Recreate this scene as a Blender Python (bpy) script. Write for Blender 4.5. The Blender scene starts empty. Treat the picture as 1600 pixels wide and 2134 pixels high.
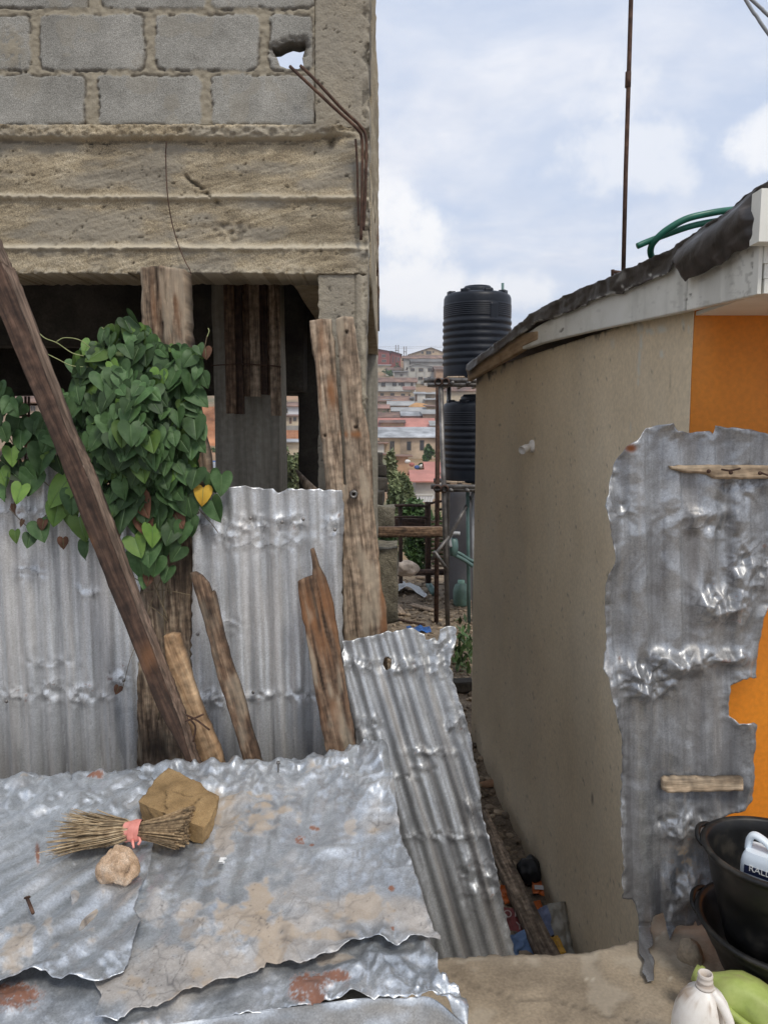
import bpy, bmesh, math, random
import numpy as np
from mathutils import Vector

scene = bpy.context.scene
col = scene.collection
R = math.radians
random.seed(7)
rng = np.random.default_rng(11)

# ------------------------------------------------------------------ camera
PITCH = R(6.67)
CAM = np.array([0.0, 0.0, 1.6])
cd = bpy.data.cameras.new("camera")
cam = bpy.data.objects.new("camera", cd)
col.objects.link(cam)
cam.location = CAM
cam.rotation_euler = (math.pi / 2 - PITCH, 0, 0)
cd.sensor_fit = 'VERTICAL'
cd.sensor_height = 36.0
cd.lens = 36.0 * 1600 / 2134
cd.clip_start = 0.05
cd.clip_end = 2000
scene.camera = cam

# ------------------------------------------------------------------ sky, sun, exposure
SUN_EL, SUN_AZ = R(56), R(152)          # high, behind the camera and to its right
SKY_STRENGTH = 0.1
world = bpy.data.worlds.new("World")
scene.world = world
world.use_nodes = True
wn, wl = world.node_tree.nodes, world.node_tree.links
wn.clear()
w_out = wn.new('ShaderNodeOutputWorld')
w_bg = wn.new('ShaderNodeBackground')
w_bg.inputs['Strength'].default_value = SKY_STRENGTH
sky = wn.new('ShaderNodeTexSky')
sky.sky_type = 'NISHITA'
sky.sun_disc = False
sky.sun_elevation = SUN_EL
sky.sun_rotation = SUN_AZ
sky.air_density = 1.0
sky.dust_density = 2.5
sky.ozone_density = 1.0
tc = wn.new('ShaderNodeTexCoord')
sep = wn.new('ShaderNodeSeparateXYZ')
wl.new(tc.outputs['Generated'], sep.inputs[0])
zadd = wn.new('ShaderNodeMath'); zadd.operation = 'ADD'; zadd.inputs[1].default_value = 0.22
wl.new(sep.outputs['Z'], zadd.inputs[0])
zmax = wn.new('ShaderNodeMath'); zmax.operation = 'MAXIMUM'; zmax.inputs[1].default_value = 0.05
wl.new(zadd.outputs[0], zmax.inputs[0])
dx = wn.new('ShaderNodeMath'); dx.operation = 'DIVIDE'
dy = wn.new('ShaderNodeMath'); dy.operation = 'DIVIDE'
wl.new(sep.outputs['X'], dx.inputs[0]); wl.new(zmax.outputs[0], dx.inputs[1])
wl.new(sep.outputs['Y'], dy.inputs[0]); wl.new(zmax.outputs[0], dy.inputs[1])
comb = wn.new('ShaderNodeCombineXYZ')
wl.new(dx.outputs[0], comb.inputs[0]); wl.new(dy.outputs[0], comb.inputs[1])
comb.inputs[2].default_value = 3.7
n1 = wn.new('ShaderNodeTexNoise'); n1.inputs['Scale'].default_value = 1.9; n1.inputs['Detail'].default_value = 9
n1.inputs['Roughness'].default_value = 0.58; n1.inputs['Distortion'].default_value = 0.35
n2 = wn.new('ShaderNodeTexNoise'); n2.inputs['Scale'].default_value = 6.5; n2.inputs['Detail'].default_value = 7
n2.inputs['Roughness'].default_value = 0.6; n2.inputs['Distortion'].default_value = 0.2
wl.new(comb.outputs[0], n1.inputs['Vector']); wl.new(comb.outputs[0], n2.inputs['Vector'])
cr = wn.new('ShaderNodeValToRGB')
cr.color_ramp.elements[0].position = 0.40; cr.color_ramp.elements[0].color = (0.22, 0.22, 0.22, 1)
cr.color_ramp.elements[1].position = 0.66; cr.color_ramp.elements[1].color = (1, 1, 1, 1)
wl.new(n1.outputs['Fac'], cr.inputs[0])
cc = wn.new('ShaderNodeValToRGB')
cc.color_ramp.elements[0].position = 0.30; cc.color_ramp.elements[0].color = (5.8, 6.15, 7.0, 1)
cc.color_ramp.elements[1].position = 0.72; cc.color_ramp.elements[1].color = (7.3, 7.4, 7.8, 1)
wl.new(n2.outputs['Fac'], cc.inputs[0])
# the blue gaps: the sky whitened by thin high cloud
veil = wn.new('ShaderNodeMix'); veil.data_type = 'RGBA'; veil.inputs[0].default_value = 0.78
wl.new(sky.outputs[0], veil.inputs[6]); veil.inputs[7].default_value = (4.7, 5.55, 7.2, 1)
cmix = wn.new('ShaderNodeMix'); cmix.data_type = 'RGBA'
wl.new(cr.outputs[0], cmix.inputs[0]); wl.new(veil.outputs[2], cmix.inputs[6]); wl.new(cc.outputs[0], cmix.inputs[7])
# puffy clouds at their own places round the horizon: (azimuth, elevation, half width, half height in degrees)
last = cmix.outputs[2]
nrm = wn.new('ShaderNodeVectorMath'); nrm.operation = 'NORMALIZE'; wl.new(tc.outputs['Generated'], nrm.inputs[0])
nd = wn.new('ShaderNodeTexNoise'); nd.inputs['Scale'].default_value = 13; nd.inputs['Detail'].default_value = 8; nd.inputs['Roughness'].default_value = 0.6
wl.new(nrm.outputs[0], nd.inputs['Vector'])
for az, el, rw, rh, am in ((0.6, 14.0, 4.4, 3.4, 1.0), (2.6, 9.2, 4.4, 2.0, 0.85), (9.0, 9.5, 3.0, 1.4, 0.7), (17.5, 17.6, 6.5, 2.6, 0.6), (26.5, 17.5, 5.0, 2.2, 0.8), (15.5, 21.5, 4.0, 2.0, 0.5), (-30, 12, 9, 4, 1), (60, 14, 10, 4, 1), (120, 12, 12, 5, 1), (-90, 13, 12, 5, 1), (180, 15, 14, 6, 1)):
    c0 = Vector((math.sin(R(az)) * math.cos(R(el)), math.cos(R(az)) * math.cos(R(el)), math.sin(R(el))))
    ex = Vector((math.cos(R(az)), -math.sin(R(az)), 0)); ey = ex.cross(c0)
    sb = wn.new('ShaderNodeVectorMath'); sb.operation = 'SUBTRACT'; wl.new(nrm.outputs[0], sb.inputs[0]); sb.inputs[1].default_value = c0
    ds = []
    for e_, r_ in ((ex, rw), (ey, rh)):
        d_ = wn.new('ShaderNodeVectorMath'); d_.operation = 'DOT_PRODUCT'; wl.new(sb.outputs[0], d_.inputs[0]); d_.inputs[1].default_value = e_ / R(r_)
        p_ = wn.new('ShaderNodeMath'); p_.operation = 'MULTIPLY'; wl.new(d_.outputs['Value'], p_.inputs[0]); wl.new(d_.outputs['Value'], p_.inputs[1]); ds.append(p_.outputs[0])
    s2 = wn.new('ShaderNodeMath'); s2.operation = 'ADD'; wl.new(ds[0], s2.inputs[0]); wl.new(ds[1], s2.inputs[1])
    dz_ = wn.new('ShaderNodeVectorMath'); dz_.operation = 'DISTANCE'; wl.new(nrm.outputs[0], dz_.inputs[0]); dz_.inputs[1].default_value = c0
    nn = wn.new('ShaderNodeMath'); nn.operation = 'MULTIPLY_ADD'; wl.new(nd.outputs['Fac'], nn.inputs[0]); nn.inputs[1].default_value = -4.2; wl.new(s2.outputs[0], nn.inputs[2])
    mr = wn.new('ShaderNodeMapRange'); mr.interpolation_type = 'SMOOTHSTEP'; mr.inputs[1].default_value = -0.95; mr.inputs[2].default_value = -2.15; mr.inputs[3].default_value = 0; mr.inputs[4].default_value = am
    wl.new(nn.outputs[0], mr.inputs[0])
    mx = wn.new('ShaderNodeMix'); mx.data_type = 'RGBA'; wl.new(mr.outputs[0], mx.inputs[0]); wl.new(last, mx.inputs[6]); mx.inputs[7].default_value = (7.7, 7.75, 7.95, 1)
    last = mx.outputs[2]
wl.new(last, w_bg.inputs['Color'])
wl.new(w_bg.outputs[0], w_out.inputs['Surface'])

sl = bpy.data.lights.new("sun", 'SUN')
sl.energy = 1.5
sl.angle = R(12)
sl.color = (1.0, 0.94, 0.84)
so = bpy.data.objects.new("sun", sl)
col.objects.link(so)
sdir = Vector((math.sin(SUN_AZ) * math.cos(SUN_EL), math.cos(SUN_AZ) * math.cos(SUN_EL), math.sin(SUN_EL)))
so.rotation_euler = sdir.to_track_quat('Z', 'Y').to_euler()
so.location = (6, -10, 20)

scene.view_settings.view_transform = 'Standard'
scene.view_settings.look = 'None'
scene.view_settings.exposure = 0.42
scene.view_settings.gamma = 1.0
scene.render.engine = 'CYCLES'
scene.cycles.max_bounces = 6

# ------------------------------------------------------------------ pixel (1600x2134) -> place
SP, CP = math.sin(PITCH), math.cos(PITCH)
def rays(px, py):
    px = np.asarray(px, float); py = np.asarray(py, float)
    cx = (px - 800) / 1600; cy = (1067 - py) / 1600
    return np.stack([cx + 0 * cy, CP + cy * SP + 0 * cx, -SP + cy * CP + 0 * cx], -1)
class Wall:                                    # the plane Y = a + b z + c x
    def __init__(s, a, b=0.0, c=0.0):
        s.a, s.b, s.c = a, b, c
        n = np.array([c, -1.0, b]); s.n = n / np.linalg.norm(n)      # towards the camera
        s.e1 = np.array([1.0, c, 0]) / math.hypot(1, c)
        s.e2 = np.cross(s.e1, -s.n) * -1
        if s.e2[2] < 0: s.e2 = -s.e2
    def at(s, px, py):
        d = rays(px, py)
        t = (s.a + s.b * CAM[2]) / (d[..., 1] - s.b * d[..., 2] - s.c * d[..., 0])
        return CAM + d * t[..., None]
class Floor:                                   # the plane z = a + b Y + c x
    def __init__(s, a, b=0.0, c=0.0):
        s.a, s.b, s.c = a, b, c
        n = np.array([-c, -b, 1.0]); s.n = n / np.linalg.norm(n)
        s.e1 = np.array([1.0, 0, c]) / math.hypot(1, c)
        s.e2 = np.array([0, 1.0, b]) / math.hypot(1, b)
    def at(s, px, py):
        d = rays(px, py)
        t = (s.a - CAM[2]) / (d[..., 2] - s.b * d[..., 1] - s.c * d[..., 0])
        return CAM + d * t[..., None]
class Side:                                    # the vertical plane x = a + b Y (the alley wall)
    def __init__(s, a, b):
        s.a, s.b = a, b
        n = np.array([-1.0, b, 0]); s.n = n / np.linalg.norm(n)
        s.e1 = np.array([b, 1.0, 0]) / math.hypot(1, b)
        s.e2 = np.array([0, 0, 1.0])
    def at(s, px, py):
        d = rays(px, py)
        t = s.a / (d[..., 0] - s.b * d[..., 1])
        return CAM + d * t[..., None]
def at(px, py, Y):
    return Wall(Y).at(np.array(px, float), np.array(py, float))

# ------------------------------------------------------------------ noise (numpy)
def _h(i, j, s):
    n = (i.astype(np.int64) * 374761393 + j.astype(np.int64) * 668265263 + s * 974711) & 0xffffffff
    n = ((n ^ (n >> 13)) * 1274126177) & 0xffffffff
    n = ((n ^ (n >> 15)) * 2246822519) & 0xffffffff
    return ((n ^ (n >> 16)) & 0xffffff) / float(0xffffff)
def vn(x, y, s=0):
    i = np.floor(x); j = np.floor(y); fx = x - i; fy = y - j
    fx = fx * fx * (3 - 2 * fx); fy = fy * fy * (3 - 2 * fy)
    a, b, c, d = _h(i, j, s), _h(i + 1, j, s), _h(i, j + 1, s), _h(i + 1, j + 1, s)
    return (a + (b - a) * fx) * (1 - fy) + (c + (d - c) * fx) * fy
def fbm(x, y, o=4, s=0):
    t = 0; a = 0.5; n = 0
    for k in range(o):
        t = t + a * vn(x * 2 ** k + 17.3 * k, y * 2 ** k + 9.1 * k, s + k); n += a; a *= 0.5
    return t / n
def tri(x, y, s=0):                            # flat facets with creases between them
    k = (x + y) * 0.3660254
    u, v = x + k, y + k
    i = np.floor(u); j = np.floor(v); fx = u - i; fy = v - j
    a, b, c, d = _h(i, j, s), _h(i + 1, j, s), _h(i, j + 1, s), _h(i + 1, j + 1, s)
    return np.where(fx > fy, a + fx * (b - a) + fy * (d - b), a + fy * (c - a) + fx * (d - c))
def foil(x, y, s=0, lines=False):                           # pyramids with sharp ridges: crushed sheet
    i0 = np.floor(x); j0 = np.floor(y); best = np.full(np.shape(x), 9.0); sec = best.copy()
    for di in (-1, 0, 1):
        for dj in (-1, 0, 1):
            i, j = i0 + di, j0 + dj
            ex_, ey_ = x - i - _h(i, j, s + 11), y - j - _h(i, j, s + 12)
            a = _h(i, j, s + 13) * math.pi; st = 0.55 + 0.9 * _h(i, j, s + 14); off = 0.35 * _h(i, j, s + 15)
            d = 0
            for k in range(3):
                q = a + k * 1.0472; d = np.maximum(d, np.abs(ex_ * np.cos(q) * (1.25 if k == 0 else 1) + ey_ * np.sin(q)))
            d = d * st + off; sec = np.minimum(sec, np.maximum(best, d)); best = np.minimum(best, d)
    return (best, sec - best) if lines else best
def crease(x, y, s=0):                         # warped facets, two sizes
    wx = x + 0.55 * (vn(x * 1.1, y * 1.1, s + 50) - 0.5); wy = y + 0.55 * (vn(x * 1.1 + 9, y * 1.1, s + 51) - 0.5)
    c, q = math.cos(0.6 + s), math.sin(0.6 + s)
    a = tri(wx, wy, s); b = tri((c * wx - q * wy) * 2.1, (q * wx + c * wy) * 2.1, s + 3)
    fold = 1 - 2 * np.abs(tri((q * wx - c * wy) * 0.8, (c * wx + q * wy) * 0.8, s + 6) - 0.5)
    return 0.16 + 0.24 * a + 0.10 * b + 0.62 * foil(wx, wy, s) + 0.26 * foil((c * wx - q * wy) * 2.2, (q * wx + c * wy) * 2.2, s + 3) - 0.16
def sst(a, b, x):
    t = np.clip((x - a) / (b - a), 0, 1); return t * t * (3 - 2 * t)

# ------------------------------------------------------------------ mesh helpers
def tag(o, label=None, cat=None, group=None, kind=None):
    if label: o['label'] = label
    if cat: o['category'] = cat
    if group: o['group'] = group
    if kind: o['kind'] = kind
    return o
def empty(name, loc, label=None, cat=None, group=None):
    o = bpy.data.objects.new(name, None); col.objects.link(o)
    o.location = tuple(float(v) for v in loc); o.empty_display_size = 0.1
    return tag(o, label, cat, group)
def wloc(o):
    v = np.zeros(3)
    while o is not None:
        v = v + np.array(o.location); o = o.parent
    return v
class MB:
    def __init__(s): s.V = []; s.F = []; s.n = 0; s.A = {}
    def add(s, V, F, **attrs):
        V = np.asarray(V, float)
        for k, v in attrs.items(): s.A.setdefault(k, []).append((s.n, len(V), v))
        s.V.append(V)
        if isinstance(F, np.ndarray): F = F + s.n; s.F.extend(F.tolist())
        else: s.F.extend([[i + s.n for i in f] for f in F])
        s.n += len(V); return s
    def build(s, name, mats, parent=None, smooth=True, origin=None, fmat=None, angle=None):
        V = np.concatenate(s.V)
        me = bpy.data.meshes.new(name)
        if parent is not None: off = wloc(parent); loc = (0, 0, 0)
        else:
            if origin is None:
                lo, hi = V.min(0), V.max(0); origin = ((lo[0] + hi[0]) / 2, (lo[1] + hi[1]) / 2, lo[2])
            off = np.array(origin, float); loc = tuple(off)
        me.from_pydata((V - off).tolist(), [], s.F)
        for k, L in s.A.items():
            v0 = L[0][2]
            vec = np.ndim(v0) == 2
            if vec:
                a = me.attributes.new(k, 'FLOAT_VECTOR', 'POINT'); buf = np.zeros((s.n, 3), np.float32)
            else:
                a = me.attributes.new(k, 'FLOAT', 'POINT'); buf = np.zeros(s.n, np.float32)
            for st, n, v in L: buf[st:st + n] = v
            a.data.foreach_set('vector' if vec else 'value', buf.ravel())
        for m in (mats if isinstance(mats, (list, tuple)) else [mats]): me.materials.append(m)
        if fmat is not None: me.polygons.foreach_set('material_index', np.asarray(fmat, np.int32))
        if smooth: me.polygons.foreach_set('use_smooth', np.ones(len(me.polygons), bool))
        me.update(); me.validate()
        if angle is not None: me.set_sharp_from_angle(angle=R(angle))
        o = bpy.data.objects.new(name, me); col.objects.link(o)
        o.location = loc
        if parent is not None: o.parent = parent
        return o

def box(x0, x1, y0, y1, z0, z1):
    V = [(x, y, z) for x in (x0, x1) for y in (y0, y1) for z in (z0, z1)]
    F = [(0, 1, 3, 2), (4, 6, 7, 5), (0, 4, 5, 1), (2, 3, 7, 6), (0, 2, 6, 4), (1, 5, 7, 3)]
    return np.array(V, float), F
def frame_of(d):
    d = d / np.linalg.norm(d)
    a = np.array([0, 0, 1.0]) if abs(d[2]) < 0.9 else np.array([1.0, 0, 0])
    u = np.cross(a, d); u /= np.linalg.norm(u); return u, np.cross(d, u)
def tube(pts, r, seg=8, cap=True):
    P = np.array(pts, float); n = len(P)
    rr = np.full(n, r, float) if np.isscalar(r) else np.array(r, float)
    T = np.gradient(P, axis=0)
    u, w = frame_of(T[0]); V = []
    for i in range(n):
        t = T[i] / (np.linalg.norm(T[i]) + 1e-9)
        u = u - t * np.dot(u, t); u /= np.linalg.norm(u) + 1e-9; w = np.cross(t, u)
        for k in range(seg):
            a = 2 * math.pi * k / seg; V.append(P[i] + rr[i] * (math.cos(a) * u + math.sin(a) * w))
    F = []
    for i in range(n - 1):
        for k in range(seg):
            F.append((i * seg + k, i * seg + (k + 1) % seg, (i + 1) * seg + (k + 1) % seg, (i + 1) * seg + k))
    if cap: F.append(tuple(range(seg - 1, -1, -1))); F.append(tuple((n - 1) * seg + k for k in range(seg)))
    return np.array(V), F
def curve(ctrl, n=24):                          # Catmull-Rom through the points
    C = np.array(ctrl, float); C = np.vstack([2 * C[0] - C[1], C, 2 * C[-1] - C[-2]])
    out = []
    m = len(C) - 3
    for q in np.linspace(0, m - 1e-6, n):
        i = int(q); t = q - i; p0, p1, p2, p3 = C[i:i + 4]
        out.append(0.5 * (2 * p1 + (p2 - p0) * t + (2 * p0 - 5 * p1 + 4 * p2 - p3) * t * t + (3 * p1 - p0 - 3 * p2 + p3) * t ** 3))
    return np.array(out)
def lathe(prof, c, seg=40, sx=1.0, sy=1.0):     # prof: (r, z) list
    V = []; F = []
    for r, z in prof:
        for k in range(seg):
            a = 2 * math.pi * k / seg; V.append((c[0] + r * sx * math.cos(a), c[1] + r * sy * math.sin(a), c[2] + z))
    for i in range(len(prof) - 1):
        for k in range(seg):
            F.append((i * seg + k, i * seg + (k + 1) % seg, (i + 1) * seg + (k + 1) % seg, (i + 1) * seg + k))
    return np.array(V), F

def inside(poly, X, Y):
    P = np.array(poly, float); r = np.zeros(X.shape, bool)
    x0, y0 = P[:, 0], P[:, 1]; x1, y1 = np.roll(x0, -1), np.roll(y0, -1)
    for a, b, c, d in zip(x0, y0, x1, y1):
        if b == d: continue
        k = ((b > Y) != (d > Y)) & (X < (c - a) * (Y - b) / (d - b) + a); r ^= k
    return r
def nearest(poly, X, Y):
    P = np.array(poly, float); Q = np.roll(P, -1, 0)
    best = np.full(X.shape, 1e18); bx = X.copy(); by = Y.copy()
    for (a, b), (c, d) in zip(P, Q):
        L = (c - a) ** 2 + (d - b) ** 2
        if L == 0: continue
        t = np.clip(((X - a) * (c - a) + (Y - b) * (d - b)) / L, 0, 1)
        qx, qy = a + t * (c - a), b + t * (d - b); D = (X - qx) ** 2 + (Y - qy) ** 2
        k = D < best; best = np.where(k, D, best); bx = np.where(k, qx, bx); by = np.where(k, qy, by)
    return bx, by, np.sqrt(best)
def rough(poly, amp=2.0, step=8.0, seed=0, skip=()):  # break up the straight runs of an outline
    P = np.array(poly, float); out = []
    g = np.random.default_rng(seed)
    for i in range(len(P)):
        a, b = P[i], P[(i + 1) % len(P)]
        L = np.linalg.norm(b - a); n = max(1, int(L / step))
        out.append(a)
        if i in skip: continue
        nrm = np.array([-(b - a)[1], (b - a)[0]]) / (L + 1e-9)
        for k in range(1, n): out.append(a + (b - a) * k / n + nrm * g.normal(0, amp))
    return out
def patch(poly, plane, step, disp=None, thick=0.002, holes=(), back=None):
    """A dense sheet whose outline is given where it stands on its plane; real thickness; disp(P, u, v, px, py, edge) -> height (m), attrs."""
    P = np.array(poly, float)
    x0, y0 = P.min(0) - step; x1, y1 = P.max(0) + step
    xs = np.arange(x0, x1 + step, step); ys = np.arange(y0, y1 + step, step)
    X, Y = np.meshgrid(xs, ys)
    cx, cy = (X[:-1, :-1] + X[1:, 1:]) / 2, (Y[:-1, :-1] + Y[1:, 1:]) / 2
    keep = inside(P, cx, cy)
    for h in holes: keep &= ~inside(h, cx, cy)
    cnt = np.zeros(X.shape, int)
    for a in (0, 1):
        for b in (0, 1): cnt[a:a + keep.shape[0], b:b + keep.shape[1]] += keep
    bnd = (cnt > 0) & (cnt < 4)
    bx, by, D = nearest(P, X[bnd], Y[bnd])
    for h in holes:
        hx, hy, hd = nearest(h, X[bnd], Y[bnd]); k = hd < D
        bx = np.where(k, hx, bx); by = np.where(k, hy, by); D = np.where(k, hd, D)
    ok = D < step * 1.5
    xb, yb = X[bnd], Y[bnd]; xb[ok] = bx[ok]; yb[ok] = by[ok]; X[bnd] = xb; Y[bnd] = yb
    W = plane.at(X, Y)
    used = cnt > 0
    idx = -np.ones(X.shape, int); idx[used] = np.arange(used.sum())
    V = W[used]; px, py = X[used], Y[used]
    u = V @ plane.e1; v = V @ plane.e2
    attrs = {}
    if disp is not None:
        _, _, edge = nearest(P, px, py) if disp.__code__.co_argcount > 5 else (0, 0, None)
        r = disp(V, u, v, px, py, edge) if disp.__code__.co_argcount > 5 else disp(V, u, v, px, py)
        h, attrs = r if isinstance(r, tuple) else (r, {})
        V = V + plane.n * h[:, None]
    n = len(V)
    i, j = np.nonzero(keep)
    a, b, c, d = idx[i, j], idx[i, j + 1], idx[i + 1, j + 1], idx[i + 1, j]
    F = np.stack([d, c, b, a], 1)
    nb = np.cross(V[F[0, 1]] - V[F[0, 0]], V[F[0, 2]] - V[F[0, 0]])
    if np.dot(nb, plane.n) < 0: F = F[:, ::-1]
    bk = V - plane.n * thick if back is None else V - plane.n * ((V - W[used] + 0) @ plane.n)[:, None] - plane.n * back
    # boundary edges
    E = np.concatenate([F[:, [0, 1]], F[:, [1, 2]], F[:, [2, 3]], F[:, [3, 0]]])
    key = np.sort(E, 1); kk = key[:, 0] * n + key[:, 1]
    _, inv, ct = np.unique(kk, return_inverse=True, return_counts=True)
    B = E[ct[inv] == 1]
    S = np.stack([B[:, 1], B[:, 0], B[:, 0] + n, B[:, 1] + n], 1)
    VV = np.concatenate([V, bk]); FF = np.concatenate([F, F[:, ::-1] + n, S])
    AA = {k: np.concatenate([w, w]) for k, w in attrs.items()}
    return VV, FF, AA
def patch_obj(name, poly, plane, step, mat, parent=None, disp=None, thick=0.002, holes=(), back=None, smooth=True, angle=None):
    V, F, A = patch(poly, plane, step, disp, thick, holes, back)
    return MB().add(V, F, **A).build(name, mat, parent, smooth, angle=angle)

# ------------------------------------------------------------------ materials
def _mix(nt, a, b, fac, mode='MIX'):
    m = nt.nodes.new('ShaderNodeMix'); m.data_type = 'RGBA'; m.blend_type = mode
    for sock, v in ((m.inputs[0], fac), (m.inputs[6], a), (m.inputs[7], b)):
        if hasattr(v, 'is_output'): nt.links.new(v, sock)
        elif isinstance(v, (int, float)): sock.default_value = v
        else: sock.default_value = (*v, 1)
    return m.outputs[2]
def _mixf(nt, a, b, fac):
    m = nt.nodes.new('ShaderNodeMix'); m.data_type = 'FLOAT'
    for sock, v in ((m.inputs[0], fac), (m.inputs[2], a), (m.inputs[3], b)):
        if hasattr(v, 'is_output'): nt.links.new(v, sock)
        else: sock.default_value = v
    return m.outputs[0]
def mat(name, cols, scale=8, detail=6, rough=0.8, metal=0.0, bump=0.3, bscale=60, bdist=0.004, coord='Object', stretch=(1, 1, 1),
        masks=(), big=0.25, rvar=0.0, ramp=(0.3, 0.7), bstretch=None, attr_var=None, spangle=0.0, spec=None, trans=0.0, fine=0.0):
    m = bpy.data.materials.new(name); m.use_nodes = True
    nt = m.node_tree; N = nt.nodes; L = nt.links; N.clear()
    out = N.new('ShaderNodeOutputMaterial'); bs = N.new('ShaderNodeBsdfPrincipled'); L.new(bs.outputs[0], out.inputs[0])
    if coord == 'Object' or coord == 'Generated':
        src = N.new('ShaderNodeTexCoord').outputs[coord]
    else:
        an = N.new('ShaderNodeAttribute'); an.attribute_name = coord; src = an.outputs['Vector']
    def mapped(st):
        mp = N.new('ShaderNodeMapping'); mp.inputs['Scale'].default_value = st; L.new(src, mp.inputs[0]); return mp.outputs[0]
    vec = mapped(stretch)
    nz = N.new('ShaderNodeTexNoise'); nz.inputs['Scale'].default_value = scale; nz.inputs['Detail'].default_value = detail
    nz.inputs['Roughness'].default_value = 0.62; L.new(vec, nz.inputs['Vector'])
    rp = N.new('ShaderNodeValToRGB'); L.new(nz.outputs['Fac'], rp.inputs[0])
    while len(rp.color_ramp.elements) < len(cols): rp.color_ramp.elements.new(0.5)
    for k, c in enumerate(cols):
        e = rp.color_ramp.elements[k]; e.position = ramp[0] + (ramp[1] - ramp[0]) * k / max(1, len(cols) - 1); e.color = (*c, 1)
    c = rp.outputs[0]
    if big:
        nb = N.new('ShaderNodeTexNoise'); nb.inputs['Scale'].default_value = scale * 0.21; nb.inputs['Detail'].default_value = 3
        L.new(vec, nb.inputs['Vector'])
        r2 = N.new('ShaderNodeMapRange'); r2.inputs[1].default_value = 0.3; r2.inputs[2].default_value = 0.7
        r2.inputs[3].default_value = 1 - big; r2.inputs[4].default_value = 1 + big; L.new(nb.outputs['Fac'], r2.inputs[0])
        c = _mix(nt, c, r2.outputs[0], 1.0, 'MULTIPLY')
    if fine:
        nf = N.new('ShaderNodeTexNoise'); nf.inputs['Scale'].default_value = bscale * 2.2; nf.inputs['Detail'].default_value = 2; L.new(src, nf.inputs['Vector'])
        r5 = N.new('ShaderNodeMapRange'); r5.inputs[1].default_value = 0.3; r5.inputs[2].default_value = 0.7
        r5.inputs[3].default_value = 1 - fine; r5.inputs[4].default_value = 1 + fine; L.new(nf.outputs['Fac'], r5.inputs[0])
        c = _mix(nt, c, r5.outputs[0], 1.0, 'MULTIPLY')
    if attr_var:
        an = N.new('ShaderNodeAttribute'); an.attribute_name = attr_var
        rv = N.new('ShaderNodeMapRange'); rv.inputs[3].default_value = 0.5; rv.inputs[4].default_value = 1.5; L.new(an.outputs['Fac'], rv.inputs[0])
        c = _mix(nt, c, rv.outputs[0], 1.0, 'MULTIPLY')
    rgh, met = rough, metal
    if rvar:
        r3 = N.new('ShaderNodeMapRange'); r3.inputs[3].default_value = max(0.02, rough - rvar); r3.inputs[4].default_value = min(1, rough + rvar)
        r3.inputs[1].default_value = 0.3; r3.inputs[2].default_value = 0.7
        L.new(nz.outputs['Fac'], r3.inputs[0]); rgh = r3.outputs[0]
    if spangle:
        vo = N.new('ShaderNodeTexVoronoi'); vo.inputs['Scale'].default_value = 260; L.new(src, vo.inputs['Vector'])
        sc = N.new('ShaderNodeSeparateColor'); L.new(vo.outputs['Color'], sc.inputs[0])
        r4 = N.new('ShaderNodeMapRange'); r4.inputs[3].default_value = 1 - spangle; r4.inputs[4].default_value = 1 + spangle; L.new(sc.outputs[0], r4.inputs[0])
        c = _mix(nt, c, r4.outputs[0], 1.0, 'MULTIPLY')
    for mk in masks:                                            # (attribute, colour, roughness, metallic)
        an = N.new('ShaderNodeAttribute'); an.attribute_name = mk[0]; f = an.outputs['Fac']
        cl = _mix(nt, mk[1], tuple(v * 0.72 for v in mk[1]), nz.outputs['Fac'])
        c = _mix(nt, c, cl, f); rgh = _mixf(nt, rgh, mk[2], f); met = _mixf(nt, met, mk[3], f)
    L.new(c, bs.inputs['Base Color'])
    for sock, v in (('Roughness', rgh), ('Metallic', met)):
        if hasattr(v, 'is_output'): L.new(v, bs.inputs[sock])
        else: bs.inputs[sock].default_value = v
    if spec is not None: bs.inputs['Specular IOR Level'].default_value = spec
    if trans:
        bs.inputs['Transmission Weight'].default_value = 0
    if bump:
        bn = N.new('ShaderNodeTexNoise'); bn.inputs['Scale'].default_value = bscale; bn.inputs['Detail'].default_value = 5
        bn.inputs['Roughness'].default_value = 0.65
        L.new(mapped(bstretch) if bstretch else src, bn.inputs['Vector'])
        bp = N.new('ShaderNodeBump'); bp.inputs['Strength'].default_value = bump; bp.inputs['Distance'].default_value = bdist
        L.new(bn.outputs['Fac'], bp.inputs['Height']); L.new(bp.outputs[0], bs.inputs['Normal'])
    return m
RUST = ('rust', (0.25, 0.085, 0.03), 0.95, 0.0)
M = {}
M['beam'] = mat('rough_concrete', [(0.25, 0.20, 0.13), (0.365, 0.30, 0.20), (0.47, 0.405, 0.295)], 6, 10, 0.95, bump=0.9, bscale=110, bdist=0.006,
                stretch=(1, 1, 2.6), big=0.22, fine=0.45, masks=[('grey', (0.33, 0.30, 0.245), 0.95, 0), ('dark', (0.07, 0.06, 0.045), 0.95, 0), ('pale', (0.62, 0.55, 0.42), 0.95, 0)])
M['block'] = mat('sandcrete_block', [(0.21, 0.20, 0.175), (0.285, 0.275, 0.245), (0.36, 0.345, 0.31)], 7, 8, 0.95, bump=0.8, bscale=170, bdist=0.004, big=0.15, fine=0.5,
                 masks=[('mortar', (0.36, 0.315, 0.235), 0.95, 0), ('dark', (0.08, 0.065, 0.05), 0.95, 0)])
M['conc_dark'] = mat('shaded_concrete', [(0.022, 0.018, 0.014), (0.050, 0.043, 0.034), (0.10, 0.088, 0.07)], 3, 7, 0.95, bump=0.5, bscale=30, bdist=0.01, big=0.3, fine=0.2)  # ground-floor shade put into the base colour; back steps and a brick share it
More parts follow.
